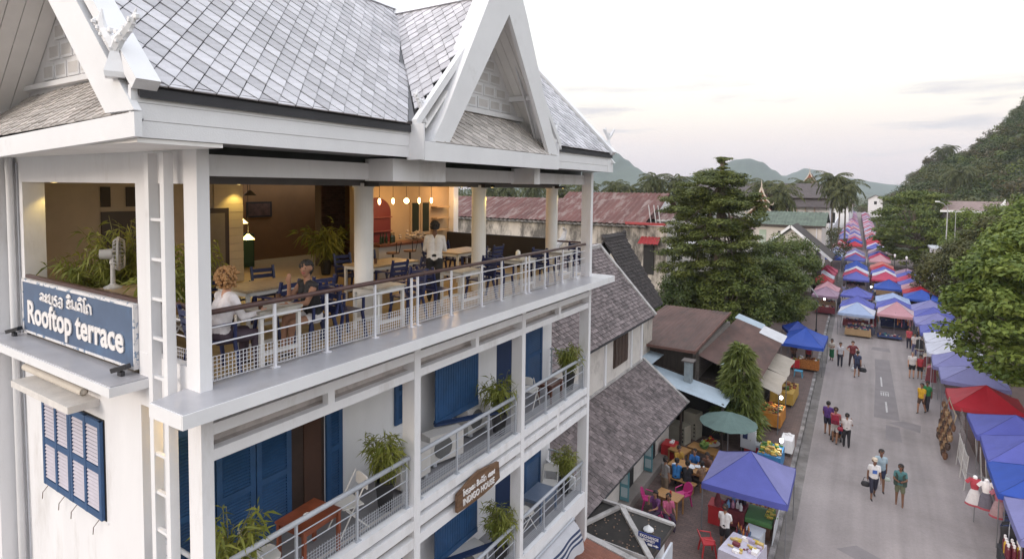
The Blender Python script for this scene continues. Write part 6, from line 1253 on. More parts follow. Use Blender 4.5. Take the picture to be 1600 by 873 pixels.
def person(label, loc, rz, pose, shirt, pants, skin=1, sleeve='short', legs='long', hair='black', style='short', h=1.66, voxel=.014, group=None, lean=.04, shoes=(.03,.025,.025), bulk=1.0, turn=0, cap=None, seat=None, extra=None, nod=.05):
    P = POSES[pose]; k = h/1.68; sit = pose in ('sit','chin'); prims = []; S_, SH, PT, SO, EY, LP, X = 0,1,2,3,4,5,6
    hipz = (seat if sit else .90)*(1 if sit else 1); lower = min(P['th_l'][2],P['th_r'][2])
    def nd(v): return Vector(v).normalized()
    hip = V3(0,0,hipz/k); up = nd((0,lean*1.0+.001,1)); chest = hip+up*.36; neck = hip+up*.545; sw = .165*(bulk**.5)
    top = neck+nd((0,lean*.8+nod*.4,1))*.05; head = top+nd((0,lean*.5+nod,1))*.115
    if not sit:   # drop the pelvis so that the lower foot meets the ground
        reach = max(-(nd(P['th_'+s_])*.42+nd(P['sh_'+s_])*.41).z for s_ in 'lr')+.075; dz = reach-hip.z
        hip.z += dz; chest.z += dz; neck.z += dz; top.z += dz; head.z += dz
    # torso
    T = SH
    for sx in (-1,1):
        prims.append((hip+V3(sx*.062,0,.06), chest+V3(sx*.075,.0,0), .098*bulk,.105*bulk,T)); prims.append((chest+V3(sx*.075,0,0), neck+V3(sx*.075,-.005,-.085), .105*bulk,.085,T))
        prims.append((neck+V3(sx*.06,-.01,-.075), neck+V3(sx*(sw-.005),-.01,-.075), .075,.062,T)); prims.append((hip+V3(sx*.075,-.01,-.02), hip+V3(sx*.05,-.01,.10), .108*bulk,.10*bulk,PT))
    if extra == 'woman':
        for sx in (-1,1): prims.append((chest+V3(sx*.07,.07,.02),chest+V3(sx*.07,.085,.0),.055,.05,T))
    prims.append((neck+V3(0,-.012,-.05), top+V3(0,0,.02), .056,.05,S_))
    yaw = Matrix.Rotation(turn,3,'Z')
    def hv(x,y,z): return head+yaw @ V3(x,y,z)
    prims.append((hv(0,-.012,.03),hv(0,-.008,.025),.094,.094,S_)); prims.append((hv(0,.02,-.02),hv(0,.03,-.075),.074,.046,S_)); prims.append((hv(0,.088,.005),hv(0,.104,-.022),.010,.014,S_))
    for sx in (-1,1): prims.append((hv(sx*.083,-.005,-.015),hv(sx*.088,-.012,.02),.012,.016,S_)); prims.append((hv(sx*.034,.079,.018),hv(sx*.036,.077,.018),.008,.008,EY,.002))
    prims.append((hv(-.018,.078,-.052),hv(.018,.078,-.052),.010,.010,LP,.004))
    for s_, sx in (('l',-1),('r',1)):
        sh = neck+V3(sx*sw,-.01,-.075); el = sh+nd(P['ua_'+s_])*.275; wr = el+nd(P['fa_'+s_])*.245
        prims.append((sh,el,.05*bulk,.038,S_)); prims.append((el,wr,.040,.026,S_))
        if sleeve in ('short','long'): prims.append((sh,sh+(el-sh)*(.55 if sleeve == 'short' else 1.0),.063*bulk,.058 if sleeve == 'short' else .048,SH,.004))
        if sleeve == 'long': prims.append((el,el+(wr-el)*.95,.048,.036,SH,.004))
        hand(prims, wr, nd(P['fa_'+s_]), -sx if s_ == 'l' else -sx, (0,.3,1) if nd(P['fa_'+s_]).z > -.7 else (-sx*.3,1,0), S_, .55, 1.0, .0095 if voxel < .011 else .0125)
        hp_ = hip+V3(sx*.088,0,-.03); kn = hp_+nd(P['th_'+s_])*.42; an = kn+nd(P['sh_'+s_])*.40
        prims.append((hp_,kn,.085*bulk,.056,S_)); prims.append((kn,an,.054,.036,S_)); prims.append((kn+(an-kn)*.12+V3(0,-.012,0),kn+(an-kn)*.5,.05,.04,S_))
        f = V3(0,1,0); prims.append((an+V3(0,-.03,-.035),an+f*.13+V3(0,0,-.05),.036,.028,SO))
        fr_ = {'long':(1,.92),'capri':(1,.35),'short':(.62,0),'mini':(.40,0),'skirt':(1,.3)}[legs]
        prims.append((hp_,hp_+(kn-hp_)*fr_[0],.098*bulk,.072 if legs != 'short' else .088,PT,.004))
        if fr_[1]: prims.append((kn,kn+(an-kn)*fr_[1],.070,.058,PT,.004))
        if legs == 'skirt': prims.append((hip+V3(sx*.05,0,-.1),kn+(an-kn)*.3+V3(-sx*.03,0,0),.12,.13,PT,.004))
    if not sit or True:
        for sx in (-1,1): prims.append((hip+V3(sx*.06,0,.03),hip+V3(sx*.06,0,.14),.112*bulk,.105*bulk,SH,.003))
    prims = [tuple([Vector(p[0])*k,Vector(p[1])*k,p[2]*k,p[3]*k]+list(p[4:])) for p in prims]
    mats = [SKIN[skin], pm('shirt_%.2f_%.2f_%.2f' % shirt, shirt), pm('pants_%.2f_%.2f_%.2f' % pants, pants), pm('shoe_%.2f_%.2f' % shoes[:2], shoes), pm('eye_dark',(.015,.012,.012)), pm('lips',(.30,.09,.08)), SKIN[skin]]
    t = thing('person', label, 'person', (0,0,0), group); mesh_obj('body', fuse(prims, mats, voxel), t)
    hb = MB(); g = random.Random(int(abs(loc[0]*91+loc[1]*37)))
    def lump(x,y,z,r): p = hv(x,y,z)*k; hb.ell(tuple(p),(r*k,r*k,r*k),8)
    if style == 'curly':
        for q in range(380):
            a, e_ = g.uniform(0,6.283), math.asin(g.uniform(-.85,1)); r_ = .128+g.uniform(-.02,.022); x, y, z = r_*math.cos(e_)*math.cos(a), r_*math.cos(e_)*math.sin(a)-.02, r_*math.sin(e_)+.01
            if y > .055 and z < .05: continue
            lump(x,y,z,g.uniform(.013,.026))
    else:
        for q in range(80):
            a, e_ = g.uniform(0,6.283), g.uniform(.0,1.5); r_ = .086; x, y, z = r_*math.cos(e_)*math.cos(a), r_*math.cos(e_)*math.sin(a)-.02, r_*math.sin(e_)+.03
            if y > .072 and z < .055: continue
            lump(x,y,z,g.uniform(.022,.030))
        for q in range(14): a = math.pi*(1.08+.84*q/13); lump(.083*math.cos(a),.083*math.sin(a)-.012,.0,.028); lump(.078*math.cos(a),.078*math.sin(a)-.015,-.035,.024)
        if style == 'long':
            for q in range(34): a = math.pi*(1.1+.8*g.random()); lump(.085*math.cos(a)+g.uniform(-.01,.01),.08*math.sin(a)-.02,-.05-.19*g.random(),.028)
        if style == 'tail':
            for q in range(16): lump(g.uniform(-.012,.012),-.115-.02*math.sin(q*.4),.03-.016*q,.032-.001*q)
    hb.build('hair', HAIR[hair], t, smooth=True, kind='stuff')
    if cap: 
        c_ = MB(); p = hv(0,-.012,.035)*k; prof = [(.112,0),(.108,.045),(.08,.085),(.035,.105),(0,.108)]; c_.lathe(tuple(p),[(r_*k,z*k) for r_,z in prof],14); q0 = [hv(-.075,.07,.04)*k,hv(-.06,.155,.03)*k,hv(0,.18,.028)*k,hv(.06,.155,.03)*k,hv(.075,.07,.04)*k]; c_.prism(q0,(0,0,.012)); c_.build('cap', pm('cap_%.2f' % cap[0], cap), t, smooth=True)
    return place(t, loc, rz)
gp = 'people walking on the street'; PI = math.pi
person('woman in purple shirt and dark shorts walking away ahead of the red backpack',(-1.5,33.4,0),R(-8),'phone',(.085,.03,.17),(.02,.02,.04),1,'short','short','black','short',1.66,group=gp,bulk=1.12)
pr2 = person('person in coral shirt and white shorts wearing a red backpack',(-1.12,32.45,0),R(-5),'push',(.45,.13,.12),(.55,.52,.49),1,'short','short','brown','short',1.74,group=gp)
person('woman in white blouse and black trousers holding up a phone',(-.62,32.2,0),R(4),'phone',(.58,.52,.50),(.02,.018,.022),1,'short','long','black','short',1.62,group=gp,bulk=1.12,extra='woman')
person('person in white T-shirt with blue print and cream cap',(.50,27.35,0),PI+R(12),'walk',(.66,.64,.64),(.022,.02,.035),2,'short','capri','black','short',1.66,group=gp,cap=(.55,.46,.36))
person('man in light blue T-shirt and navy shorts behind the cream cap',(.74,28.25,0),PI+R(8),'walk2',(.33,.42,.48),(.02,.025,.06),2,'short','short','black','short',1.72,group=gp)
person('person in green vest with a camera on the chest',(1.39,27.3,0),PI+R(-4),'hold',(.06,.16,.17),(.12,.13,.08),2,'short','short','black','long',1.64,group=gp,shoes=(.17,.085,.05))
person('man in yellow T-shirt and brown shorts',(2.82,39.6,0),R(150),'walk',(.60,.34,.02),(.07,.04,.03),1,'short','short','black','short',1.68,group=gp)
person('person in green T-shirt and dark trousers beside the yellow T-shirt',(3.12,40.3,0),R(160),'walk2',(.03,.19,.06),(.03,.03,.045),2,'short','long','black','short',1.66,group=gp)
person('man in pale grey shirt and dark trousers standing left of the maroon shirt',(-1.5,47.0,0),PI,'stand',(.46,.45,.48),(.025,.025,.035),1,'short','long','black','short',1.68,group=gp)
person('man in maroon shirt standing with hands on hips',(-.76,47.5,0),PI+R(10),'hips',(.16,.03,.035),(.045,.025,.03),0,'short','long','brown','short',1.78,group=gp,bulk=1.1)
person('man in navy shirt and shorts carrying a black bag, seen from behind',(-.42,45.0,0),R(-6),'walk',(.03,.04,.09),(.025,.028,.06),1,'short','short','black','short',1.74,group=gp)
person('woman in cream top and green skirt at the bright blue tent',(-2.1,48.4,0),R(160),'hold',(.50,.45,.40),(.02,.13,.055),1,'short','skirt','black','long',1.56,group=gp,extra='woman')
person('heavy man in white T-shirt and black shorts near the clothes racks',(2.72,46.8,0),PI+R(8),'stand',(.62,.58,.57),(.02,.02,.025),0,'short','short','grey','short',1.74,group=gp,bulk=1.2)
person('woman in red top and black shorts beside the white T-shirt',(3.18,46.9,0),PI+R(-10),'stand',(.38,.035,.05),(.02,.02,.03),1,'short','short','black','short',1.6,group=gp)
far = [(3.2,53.6,(.55,.5,.5),(.1,.1,.2)),(2.95,55.6,(.4,.06,.08),(.03,.03,.05)),(.55,66.0,(.3,.3,.35),(.02,.02,.03)),(.3,72.5,(.5,.1,.1),(.04,.04,.06)),(-.3,74.3,(.05,.08,.2),(.03,.03,.03)),(.65,79,(.5,.45,.4),(.02,.02,.04)),(.45,86,(.3,.05,.1),(.05,.05,.08)),(3.45,78,(.55,.55,.55),(.03,.03,.03)),(3.3,90,(.35,.3,.3),(.02,.02,.02)),(-2.4,77.5,(.2,.2,.3),(.05,.05,.05)),(3.5,71.5,(.5,.3,.1),(.03,.03,.06)),(-2.65,92,(.5,.5,.52),(.04,.04,.08))]
fl = ['person in pale top at the far clothes rack','person in red top walking past the far clothes racks','person in grey top in the gap of the left tents','person in red-orange top between the lanes','person in dark blue top before the blue-violet tents','person in beige top in the lane between tents','person in wine top deeper in the lane','person in white top along the right tents','person in grey-pink top far along the right tents','person in slate top at the left kerb','person in ochre top beside the right tents','person in pale shirt far along the left kerb']
for (x, y, a, c), l in zip(far, fl): person(l,(x,y,0),rng.choice((0,PI))+rng.uniform(-.3,.3),rng.choice(('stand','walk','walk2')),a,c,1,group='people in the market lanes',voxel=.022)
more = [(.6,62.5,(.45,.08,.1),'left lane tent, nearest'),(.75,69.5,(.5,.48,.46),'violet-blue left tent, pale top'),(.5,76.5,(.06,.1,.28),'blue right tent, blue top'),(.6,82.5,(.35,.3,.12),'rose right tent, olive top'),(.3,90,(.5,.12,.2),'salmon right tent, pink top'),(3.75,58.5,(.4,.38,.4),'pink front tent, grey top'),(3.7,66.5,(.1,.25,.2),'lavender right pavement tents, green top'),(3.65,75,(.5,.45,.1),'right pavement lamp, yellow top'),(3.5,84,(.3,.05,.06),'rose right pavement tent, dark red top'),(-2.55,69,(.12,.12,.16),'mauve tent, charcoal top'),(-2.6,84,(.5,.5,.5),'rose left pavement tent, white top'),(3.45,96,(.25,.25,.5),'far right lane, lilac top')]
for x, y, a, l in more: person('shopper standing in the lane beside the '+l,(x,y,0),rng.uniform(0,6.28),rng.choice(('stand','walk','hold','walk2')),a,(.03,.03,.05),1,group='people in the market lanes',voxel=.024)
person('street vendor in white T-shirt and black shorts at the lilac table',(-3.85,20.15,.135),R(-4),'hold',(.64,.62,.62),(.02,.018,.02),1,'short','short','black','short',1.6,group='people at the food stalls')
person('man in grey shirt and khaki trousers standing by the group table',(-6.6,22.35,.135),R(-30),'stand',(.22,.21,.20),(.20,.15,.10),1,'short','long','black','short',1.66,group='people at the food stalls')
gd = 'people seated in the dining area'; st_ = .46
for l, x, y, rz, sh, pt, po in (('person in bright blue top with their back to the street tent, near bench',-6.45,23.42,0,(.03,.17,.42),(.03,.03,.05),'sit'),('person in black top on the near bench',-6.0,23.42,R(8),(.018,.018,.022),(.03,.03,.04),'sit'),('person in tan top at the tent end of the group table',-5.45,23.75,R(60),(.25,.15,.09),(.05,.04,.04),'sit'),('person in bright blue top facing the camera on the far bench',-6.05,24.85,PI,(.03,.14,.40),(.03,.03,.05),'sit'),('person in mustard yellow top at the house end of the group table',-6.75,24.75,R(-140),(.38,.22,.04),(.03,.03,.04),'sit'),('person in brown top on the far bench near the parasol',-5.5,24.8,PI-R(10),(.16,.08,.06),(.03,.03,.05),'sit'),('woman in purple top holding a phone behind the hut roof',-6.35,20.55,R(160),(.13,.04,.14),(.05,.03,.06),'chin'),('woman in pink top seated beside the purple top',-5.95,20.6,R(215),(.45,.10,.19),(.05,.03,.06),'sit')):
    person(l,(x,y,.135),rz,po,sh,pt,1,'short','long','black','short' if 'woman' not in l else 'long',1.62,group=gd,seat=st_,lean=.14)
    if 'woman' in l:
        t = thing('plastic_stool', 'plastic stool under the '+l.split(' in ')[1].split(' ')[0]+'-clad woman', 'stool', (x,y,.135), 'stools of the two women'); MB().box((x-.17,y-.17,.5),(x+.17,y+.17,.53)).build('seat', PKP, t)
        for sx in (-1,1):
            for sy in (-1,1): MB().bar((x+sx*.13,y+sy*.13,.5),(x+sx*.17,y+sy*.17,.135),.04).build('leg', PKP, t)
person('vendor in brown top behind the checkered table',(-4.3,44.95,.135),PI,'hold',(.16,.09,.06),(.05,.04,.04),1,'short','long','black','short',1.58,group='people at the food stalls',cap=(.55,.5,.45))
person('vendor in red top behind the bright blue tent table',(-3.4,45.4,.135),PI,'stand',(.35,.04,.05),(.05,.04,.04),1,'short','long','black','short',1.55,group='people at the food stalls')
# the rooftop terrace
zf = 10.062; gt = 'people on the rooftop terrace'
person('woman with curly blonde hair in white blouse and plum trousers, back to the ladder',(-7.12,4.25,zf),R(-4),'sit',(.70,.66,.67),(.055,.035,.05),0,'long','long','blonde','curly',1.72,.009,gt,.22,turn=R(-8),seat=.50,extra='woman',bulk=1.04)
person('dark-haired woman in black sleeveless top and white shorts resting her chin on her hand',(-7.08,5.70,zf),PI-R(4),'chin',(.016,.015,.017),(.60,.57,.57),1,'none','mini','black','tail',1.68,.009,gt,.16,turn=R(28),seat=.50,extra='woman')
person('waiter in white shirt and black trousers seen from behind',(-7.85,9.48,zf),R(35),'hold',(.70,.67,.66),(.015,.014,.016),2,'long','long','black','short',1.66,.011,gt,.10)
# what people carry
def bag(label, loc, mat, s=.2, name='handbag', rz=0, cat='bag', d=.35):
    t = thing(name, label, cat, (0,0,0)); b = MB(); b.lathe((0,0,0),[(.0,-s*1.3),(s*.75,-s*1.25),(s,-s*.8),(s*.8,-.2*s),(s*.35,.0),(0,.0)],14,0,1,d); b.build('body', mat, t, smooth=True); MB().tube([(-s*.6,0,-.2*s),(-s*.3,0,s*.9),(s*.3,0,s*.9),(s*.6,0,-.2*s)],.012,5).build('handle', mat, t); return place(t, loc, rz)
bag('black shoulder bag held by the person in the cream cap',(.22,27.38,.62),GC[4],.17); bag('pale plastic carrier bag held by the man in light blue',(.98,28.15,.66),M('carrier_bag',(.42,.48,.44),.4),.13,'carrier_bag'); bag('black bag carried by the man in the navy shirt',(-.08,45.05,.66),GC[4],.23); bag('red shoulder bag of the woman in the white blouse',(-.88,32.15,.95),M('bag_red',(.28,.015,.04),.4),.15); bag('white plastic bag standing on the road between the maroon and navy shirts',(-.62,46.4,.24),WHP,.18,'carrier_bag')
t = thing('backpack', 'red backpack worn over the coral shirt', 'backpack', (0,0,0)); BK = M('bag_red',(.28,.015,.04),.4); b = MB(); b.prism([(-.16,0,-.22),(.16,0,-.22),(.18,0,0),(.13,0,.24),(-.13,0,.24),(-.18,0,0)],(0,-.16,0)); b.build('body', BK, t); MB().box((-.12,-.21,-.19),(.12,-.161,.0)).build('pocket', M('bag_dark_red',(.16,.01,.03),.5), t)
for sx in (-1,1): MB().tube([(sx*.1,0,.2),(sx*.12,.1,.24),(sx*.12,.2,.1),(sx*.12,.1,-.15),(sx*.12,0,-.18)],.018,5).build('strap', BK, t)
place(t, (-1.115,32.31,1.24), R(-5))
t = thing('stroller', 'dark push stroller in front of the coral shirt', 'stroller', (0,0,0)); b = MB()
for sx in (-.22,.22): b.tube([(sx,-.45,1.0),(sx,-.1,.55),(sx,.35,.12)],.015,5); b.tube([(sx,-.3,.12),(sx,.1,.6)],.015,5)
b.tube([(-.22,-.45,1.0),(.22,-.45,1.0)],.015,5); b.build('frame', GC[4], t); MB().prism([(-.2,-.15,.35),(-.2,.2,.32),(-.2,.22,.4),(-.2,-.1,.5),(-.2,-.25,.85),(-.2,-.3,.82)],(.4,0,0)).build('seat', GC[1], t); MB().box((-.18,-.28,.16),(.18,.15,.30)).build('basket', FOOD[0], t)
for sx in (-.22,.22):
    for y in (-.3,.35): w_ = MB().tube([(sx-.03,y,.1),(sx+.03,y,.1)],.10,12).build('wheel', GC[4], t)
place(t, (-1.05,33.0,0), R(-5))
t = thing('camera_body', 'black camera hanging on the chest of the person in the green vest', 'camera', (0,0,0)); MB().box((-.07,-.04,-.05),(.07,.03,.05)).build('body', GC[4], t); MB().tube([(0,-.04,0),(0,-.12,0)],.04,12).build('lens', GC[4], t); place(t,(1.40,27.08,1.06),0)
t = thing('vest', 'dark green open vest worn by the person with the camera', 'vest', (0,0,0)); VG = M('vest_green',(.035,.055,.045),.8,.2,9)
for sx in (-1,1): b = MB(); b.prism([(sx*.21,-.10,.0),(sx*.09,-.145,.0),(sx*.07,-.14,.42),(sx*.15,-.09,.5),(sx*.23,.0,.4),(sx*.23,.0,.02)],(0,.03,0)); b.build('front', VG, t)
MB().prism([(-.22,.12,0),(.22,.12,0),(.2,.12,.48),(-.2,.12,.48)],(0,.025,0)).build('back', VG, t); place(t,(1.39,27.28,.84),R(-4))
b = MB(); b.prism([(-.08,-.155,0),(.08,-.155,0),(.085,-.158,.14),(-.075,-.158,.14)],(0,.02,0)); o = b.build('shirt_print', M('print_blue',(.05,.12,.38),.7)); tag(o,'blue block print on the white T-shirt of the cream-capped person','print'); place(o,(.49,27.36,1.08),R(12))
# ================================================================== FAR BUILDINGS
rb = thing('red_roof_building', 'long stained white building with rusty red corrugated roofs beyond the terrace', 'building', (-25,57,0))
MB().box((-48,52,0),(-15.8,62.5,9.1)).build('wall', STAIN, rb); MB().box((-15.85,52.02,0),(-15.74,62.4,9.3)).build('side_wall', PLAS, rb)
b = MB(); corr(b, (-48,51.5,9.25), (30.2,0,0), (0,5.6,2.15), .55, .04); b.build('lower_roof', RUST, rb); b = MB(); corr(b, (-48,51.35,9.0), (30.4,0,0), (0,.7,.3), .5, .05); b.build('mossy_eave', M('mossy_tile',(.20,.18,.16),.9,.4,3,.3,20,dark=(.07,.065,.06),dpos=(.45,.6),dscale=2), rb)
MB().box((-30,57.1,9),(-18.6,64.5,10.4)).build('upper_wall', PLAS, rb); MB().prism([(-18.6,57.1,10.4),(-18.6,60.4,12.0),(-18.6,64.5,9.6)],(-.15,0,0)).build('gable', WHITE, rb)
b = MB(); corr(b, (-30,56.6,10.25), (11.9,0,0), (0,3.8,1.85), .45, .04); b.build('upper_roof', RUST, rb); b = MB(); corr(b, (-30,65.5,9.5), (11.9,0,0), (0,-5.1,2.6), .45, .04); b.build('back_roof', BROWN, rb)
b = MB(); corr(b, (-25.5,54.5,9.6), (9.3,0,0), (0,2.6,.75), .45, .04); b.build('porch_roof', RUST, rb)
for x in (-20.6,-19.6,-18.9): MB().box((x,57.05,9.2),(x+.5,57.1,10.1)).build('window', DARK, rb)
MB().box((-20.4,56.6,8.9),(-16.2,56.7,9.3)).build('white_frame', WHITE, rb)
for k, y in enumerate((53.6,55.8)):
    for z in (3.9,5.6): w_ = MB().box((-15.74,y,z),(-15.70,y+1.0,z+1.2)).build('window', DARK, rb); MB().box((-15.70,y+.46,z),(-15.68,y+.54,z+1.2)).build('mullion', WHITE, w_)
MB().box((-15.9,51.9,7.0),(-15.3,62.4,7.15)).build('ledge', WHITE, rb); b = MB(); corr(b, (-18.2,51.0,7.5), (1.9,0,0), (0,1.0,.6), .3, .04); b.build('red_awning', M('bright_red_sheet',(.33,.035,.04),.6,.15,3), rb)
MB().box((-17.9,51.9,4.6),(-16.9,51.98,7.3)).build('recess', DARK, rb); MB().box((-15.7,52.6,1.9),(-15.2,53.6,2.3)).build('ac_shelf', WHITE, rb); MB().box((-15.72,52.7,2.3),(-15.3,53.5,3.1)).build('arched_vent', M('vent_dark',(.06,.05,.045),.8), rb)
MB().bar((-19.6,51.7,9.30),(-15.8,51.7,9.30),.35,.22).build('red_coping', M('bright_red_sheet',(.33,.035,.04),.6), rb)
for x in (-17.6,-17.1,-16.7): MB().tube([(x,53,9.2),(x-.35,53.2,11.0)],.05,5).build('rod', M('pole_grey',(.4,.4,.4),.5), rb)
# pale wall continuing behind the big tree
wl = thing('pale_house', 'pale house wall showing behind the big layered tree', 'house', (-12,66,0)); MB().box((-16.6,63,0),(-11.6,72,8.0)).build('wall', PLAS, wl); MB().prism([(-16.9,62.7,8.0),(-14.1,62.7,9.4),(-11.3,62.7,8.0)],(0,9.6,0)).build('roof', RUST, wl)
for x in (-16,-14.4,-12.9): MB().box((x,62.97,4.6),(x+.9,63.0,6.2)).build('window', DARK, wl)
# green roof house
gh = thing('green_roof_house', 'white two-storey house with a green corrugated roof and pale green windows', 'house', (-10,92,0))
MB().box((-14.6,88,0),(-5.6,97,7.75)).build('wall', M('cream_wall',(.62,.57,.52),.8,.06,1), gh); GRT = M('green_roof_tile',(.105,.135,.105),.8,.3,1.2,.2,20,dark=(.06,.07,.06),dpos=(.5,.7),dscale=1); b = MB(); corr(b,(-15.1,87.4,7.75),(10.0,0,0),(0,5.2,1.75),.45,.05); b.build('roof', GRT, gh); b = MB(); corr(b,(-15.1,98,7.75),(10.0,0,0),(0,-5.4,1.75),.45,.05); b.build('back_roof', GRT, gh)
MB().prism([(-14.6,88,7.7),(-14.6,92.5,9.4),(-14.6,97,7.7)],(-.05,0,0)).build('gable', WHITE, gh); MB().bar((-15.1,87.38,7.7),(-5.1,87.38,7.7),.06,.22).build('fascia', DWOOD, gh)
PGR = M('pale_green_shutter',(.36,.44,.34),.6,.1)
for x, w_ in ((-13.4,.9),(-9.0,1.9)):
    fr0 = MB().box((x,87.94,4.9),(x+w_,87.99,7.0)).build('window', PGR, gh)
    n = 2 if w_ < 1 else 4
    for k in range(n): MB().box((x+w_*k/n+.07,87.91,5.1),(x+w_*(k+1)/n-.07,87.94,6.3)).build('pane', M('pane_pale',(.46,.50,.44),.4), fr0)
for x in (-11.0,-10.5): MB().box((x,87.95,6.6),(x+.35,87.99,6.9)).build('vent', DARK, gh)
MB().tube([(-6.2,87.9,7.5),(-6.2,87.9,0)],.08,6).build('downpipe', WHITE, gh); MB().bar((-15.2,87.2,4.5),(-14.4,87.2,9.2),.25,.12).build('bargeboard', WHITE, gh)
# dark gable house in front of it
dg_ = thing('dark_gable_house', 'low white house with a dark tiled gable half hidden by a bushy tree', 'house', (-8.4,80,0)); MB().box((-11.6,79,0),(-5.4,86,5.2)).build('wall', PLAS, dg_)
for s in (1,-1): MB().prism([(-8.4,78.3,8.2),(-8.4+s*4.6,78.3,4.3),(-8.4+s*4.6,78.3,4.05),(-8.4,78.3,7.95)],(0,8,0)).build('roof', M('dark_roof_plain',(.055,.045,.042),.9,.3,2,.3,20), dg_); MB().bar((-8.4,78.28,8.15),(-8.4+s*4.6,78.28,4.2),.12,.3).build('bargeboard', WHITE, dg_)
MB().prism([(-11.4,78.9,5.2),(-8.4,78.9,7.8),(-5.4,78.9,5.2)],(0,.15,0)).build('gable', PLAS, dg_); MB().box((-11.2,78.88,4.2),(-10.2,78.95,5.0)).build('window', DARK, dg_)
for k in range(2): MB().box((-9.0+k*.8,78.84,5.3),(-8.4+k*.8,78.9,6.5)).build('shutter', M('shutter_white',(.6,.58,.55),.7), dg_)
# small dark roof and tilted canopy by the left trees
sr = thing('grey_sheet_roof', 'dark grey corrugated roof among the left-hand trees', 'shed', (-7,62,0)); b = MB(); corr(b,(-9.6,60,4.3),(0,5,0),(3.6,0,-.5),.35,.03); b.build('roof', M('grey_sheet',(.12,.12,.125),.6,.3,2), sr); MB().box((-9.4,60.2,0),(-6.4,64.8,3.7)).build('wall', PLAS, sr); b = MB(); b.tube([(-6.0,63,3.9),(-5.4,63,3.8),(-4.6,63,2.9),(-4.1,63,2.2)],.06,6); b.build('bent_pipe', M('pole_grey',(.4,.4,.4),.5), sr)
sc = thing('stone_figure', 'dark stone figure standing before the green roof house', 'statue', (-6.6,79,0)); MB().lathe((-5.3,77.5,0),[(.5,0),(.5,3.2),(.35,3.3),(.35,4.0),(.22,4.4),(.3,4.7),(.2,5.0),(.12,5.15),(.16,5.3),(.0,5.55)],9).build('figure', M('dark_stone',(.05,.045,.045),.9), sc)
# temple gable with red and gold flame boards
tp = thing('temple', 'small temple with a steep red gable and white upswept flame boards', 'temple', (-15.8,108,0)); REDG = M('temple_red',(.27,.085,.05),.6,.25,5,dark=(.45,.28,.10),dpos=(.55,.65),dscale=8); CRM = M('temple_cream',(.62,.52,.44),.6)
def flame_gable(root, cx, y, z0, hw, hz, d, tiers=2):
    for k in range(tiers):
        w_, z_, h_ = hw*(1-.25*k), z0+hz*.42*k, hz*.75
        MB().prism([(cx-w_,y+.2*k,z_),(cx,y+.2*k,z_+h_),(cx+w_,y+.2*k,z_)],(0,.3,0)).build('pediment', REDG, root)
        for s in (-1,1):
            MB().prism([(cx-s*.0,y+.2*k,z_+h_),(cx+s*w_,y+.2*k,z_),(cx+s*w_,y+.2*k,z_-.2),(cx,y+.2*k,z_+h_-.25)],(0,d,0)).build('roof', M('temple_tile',(.14,.075,.06),.8,.2,3), root)
            b = MB(); b.tube([(cx,y-.1+.2*k,z_+h_+.15),(cx+s*w_*.3,y-.1+.2*k,z_+h_*.62),(cx+s*w_*.65,y-.1+.2*k,z_+h_*.27),(cx+s*w_,y-.1+.2*k,z_+.05),(cx+s*(w_+.35),y-.1+.2*k,z_+.05),(cx+s*(w_+.5),y-.1+.2*k,z_+.45)],[.16,.14,.14,.13,.10,.03],6); b.build('flame_board', CRM, root)
    b = MB(); zt = z0+hz*.42*(tiers-1)+hz*.75; b.tube([(cx,y,zt),(cx+.05,y-.15,zt+.7),(cx-.05,y-.3,zt+1.5)],[.14,.09,.02],6); b.build('finial', CRM, root)
flame_gable(tp, -15.9, 105, 8.6, 2.0, 3.6, 9, 2); MB().box((-17.8,106,0),(-14.0,116,8.7)).build('wall', PLAS, tp); flame_gable(tp,-15.9,104.0,7.2,2.6,2.3,1.5,1)
# palace: long dark roof over white hall with a flame spire behind
pl = thing('palace_hall', 'long white hall with tiers of dark grey tile roof behind the palms', 'building', (-20,155,0)); DKT = M('dark_tile_far',(.085,.07,.07),.85,.25,1.5,.2,15)
MB().box((-40,152,0),(-8.2,170,9.0)).build('wall', WHITE, pl); MB().prism([(-42,150,8.7),(-6.9,150,8.7),(-7.8,152.5,10.6),(-41,152.5,10.6)],(0,0,.15)).build('lower_roof', DKT, pl); MB().box((-40,152.4,10.3),(-8.8,168,11.0)).build('frieze', M('frieze_brown',(.2,.12,.09),.7), pl)
MB().prism([(-41,151.6,10.8),(-8.2,151.6,10.8),(-8.2,159,14.2),(-41,159,14.2)],(0,0,.15)).build('upper_roof', DKT, pl); MB().prism([(-41,167,10.8),(-8.2,167,10.8),(-8.2,159,14.2),(-41,159,14.2)],(0,0,.15)).build('back_roof', DKT, pl); MB().prism([(-8.3,151.8,10.9),(-8.3,159,14.1),(-8.3,166.5,10.9)],(.1,0,0)).build('gable', M('frieze_brown',(.2,.12,.09),.7), pl)
for k in range(8): MB().box((-17+k*1.35,151.9,5.2),(-16.5+k*1.35,151.99,7.6)).build('window', DARK, pl)
for k in range(5): MB().box((-19+k*1.9,151.5,0),(-18.75+k*1.9,151.75,8.7)).build('pillar', CRM, pl)
sp_ = thing('temple_spire', 'tiered flame-shaped temple gable rising behind the dark hall roof', 'temple', (-14,178,0)); flame_gable(sp_,-14.6,176,13.2,2.3,3.6,6,2); MB().box((-17,177,0),(-12,186,13.4)).build('wall', PLAS, sp_)
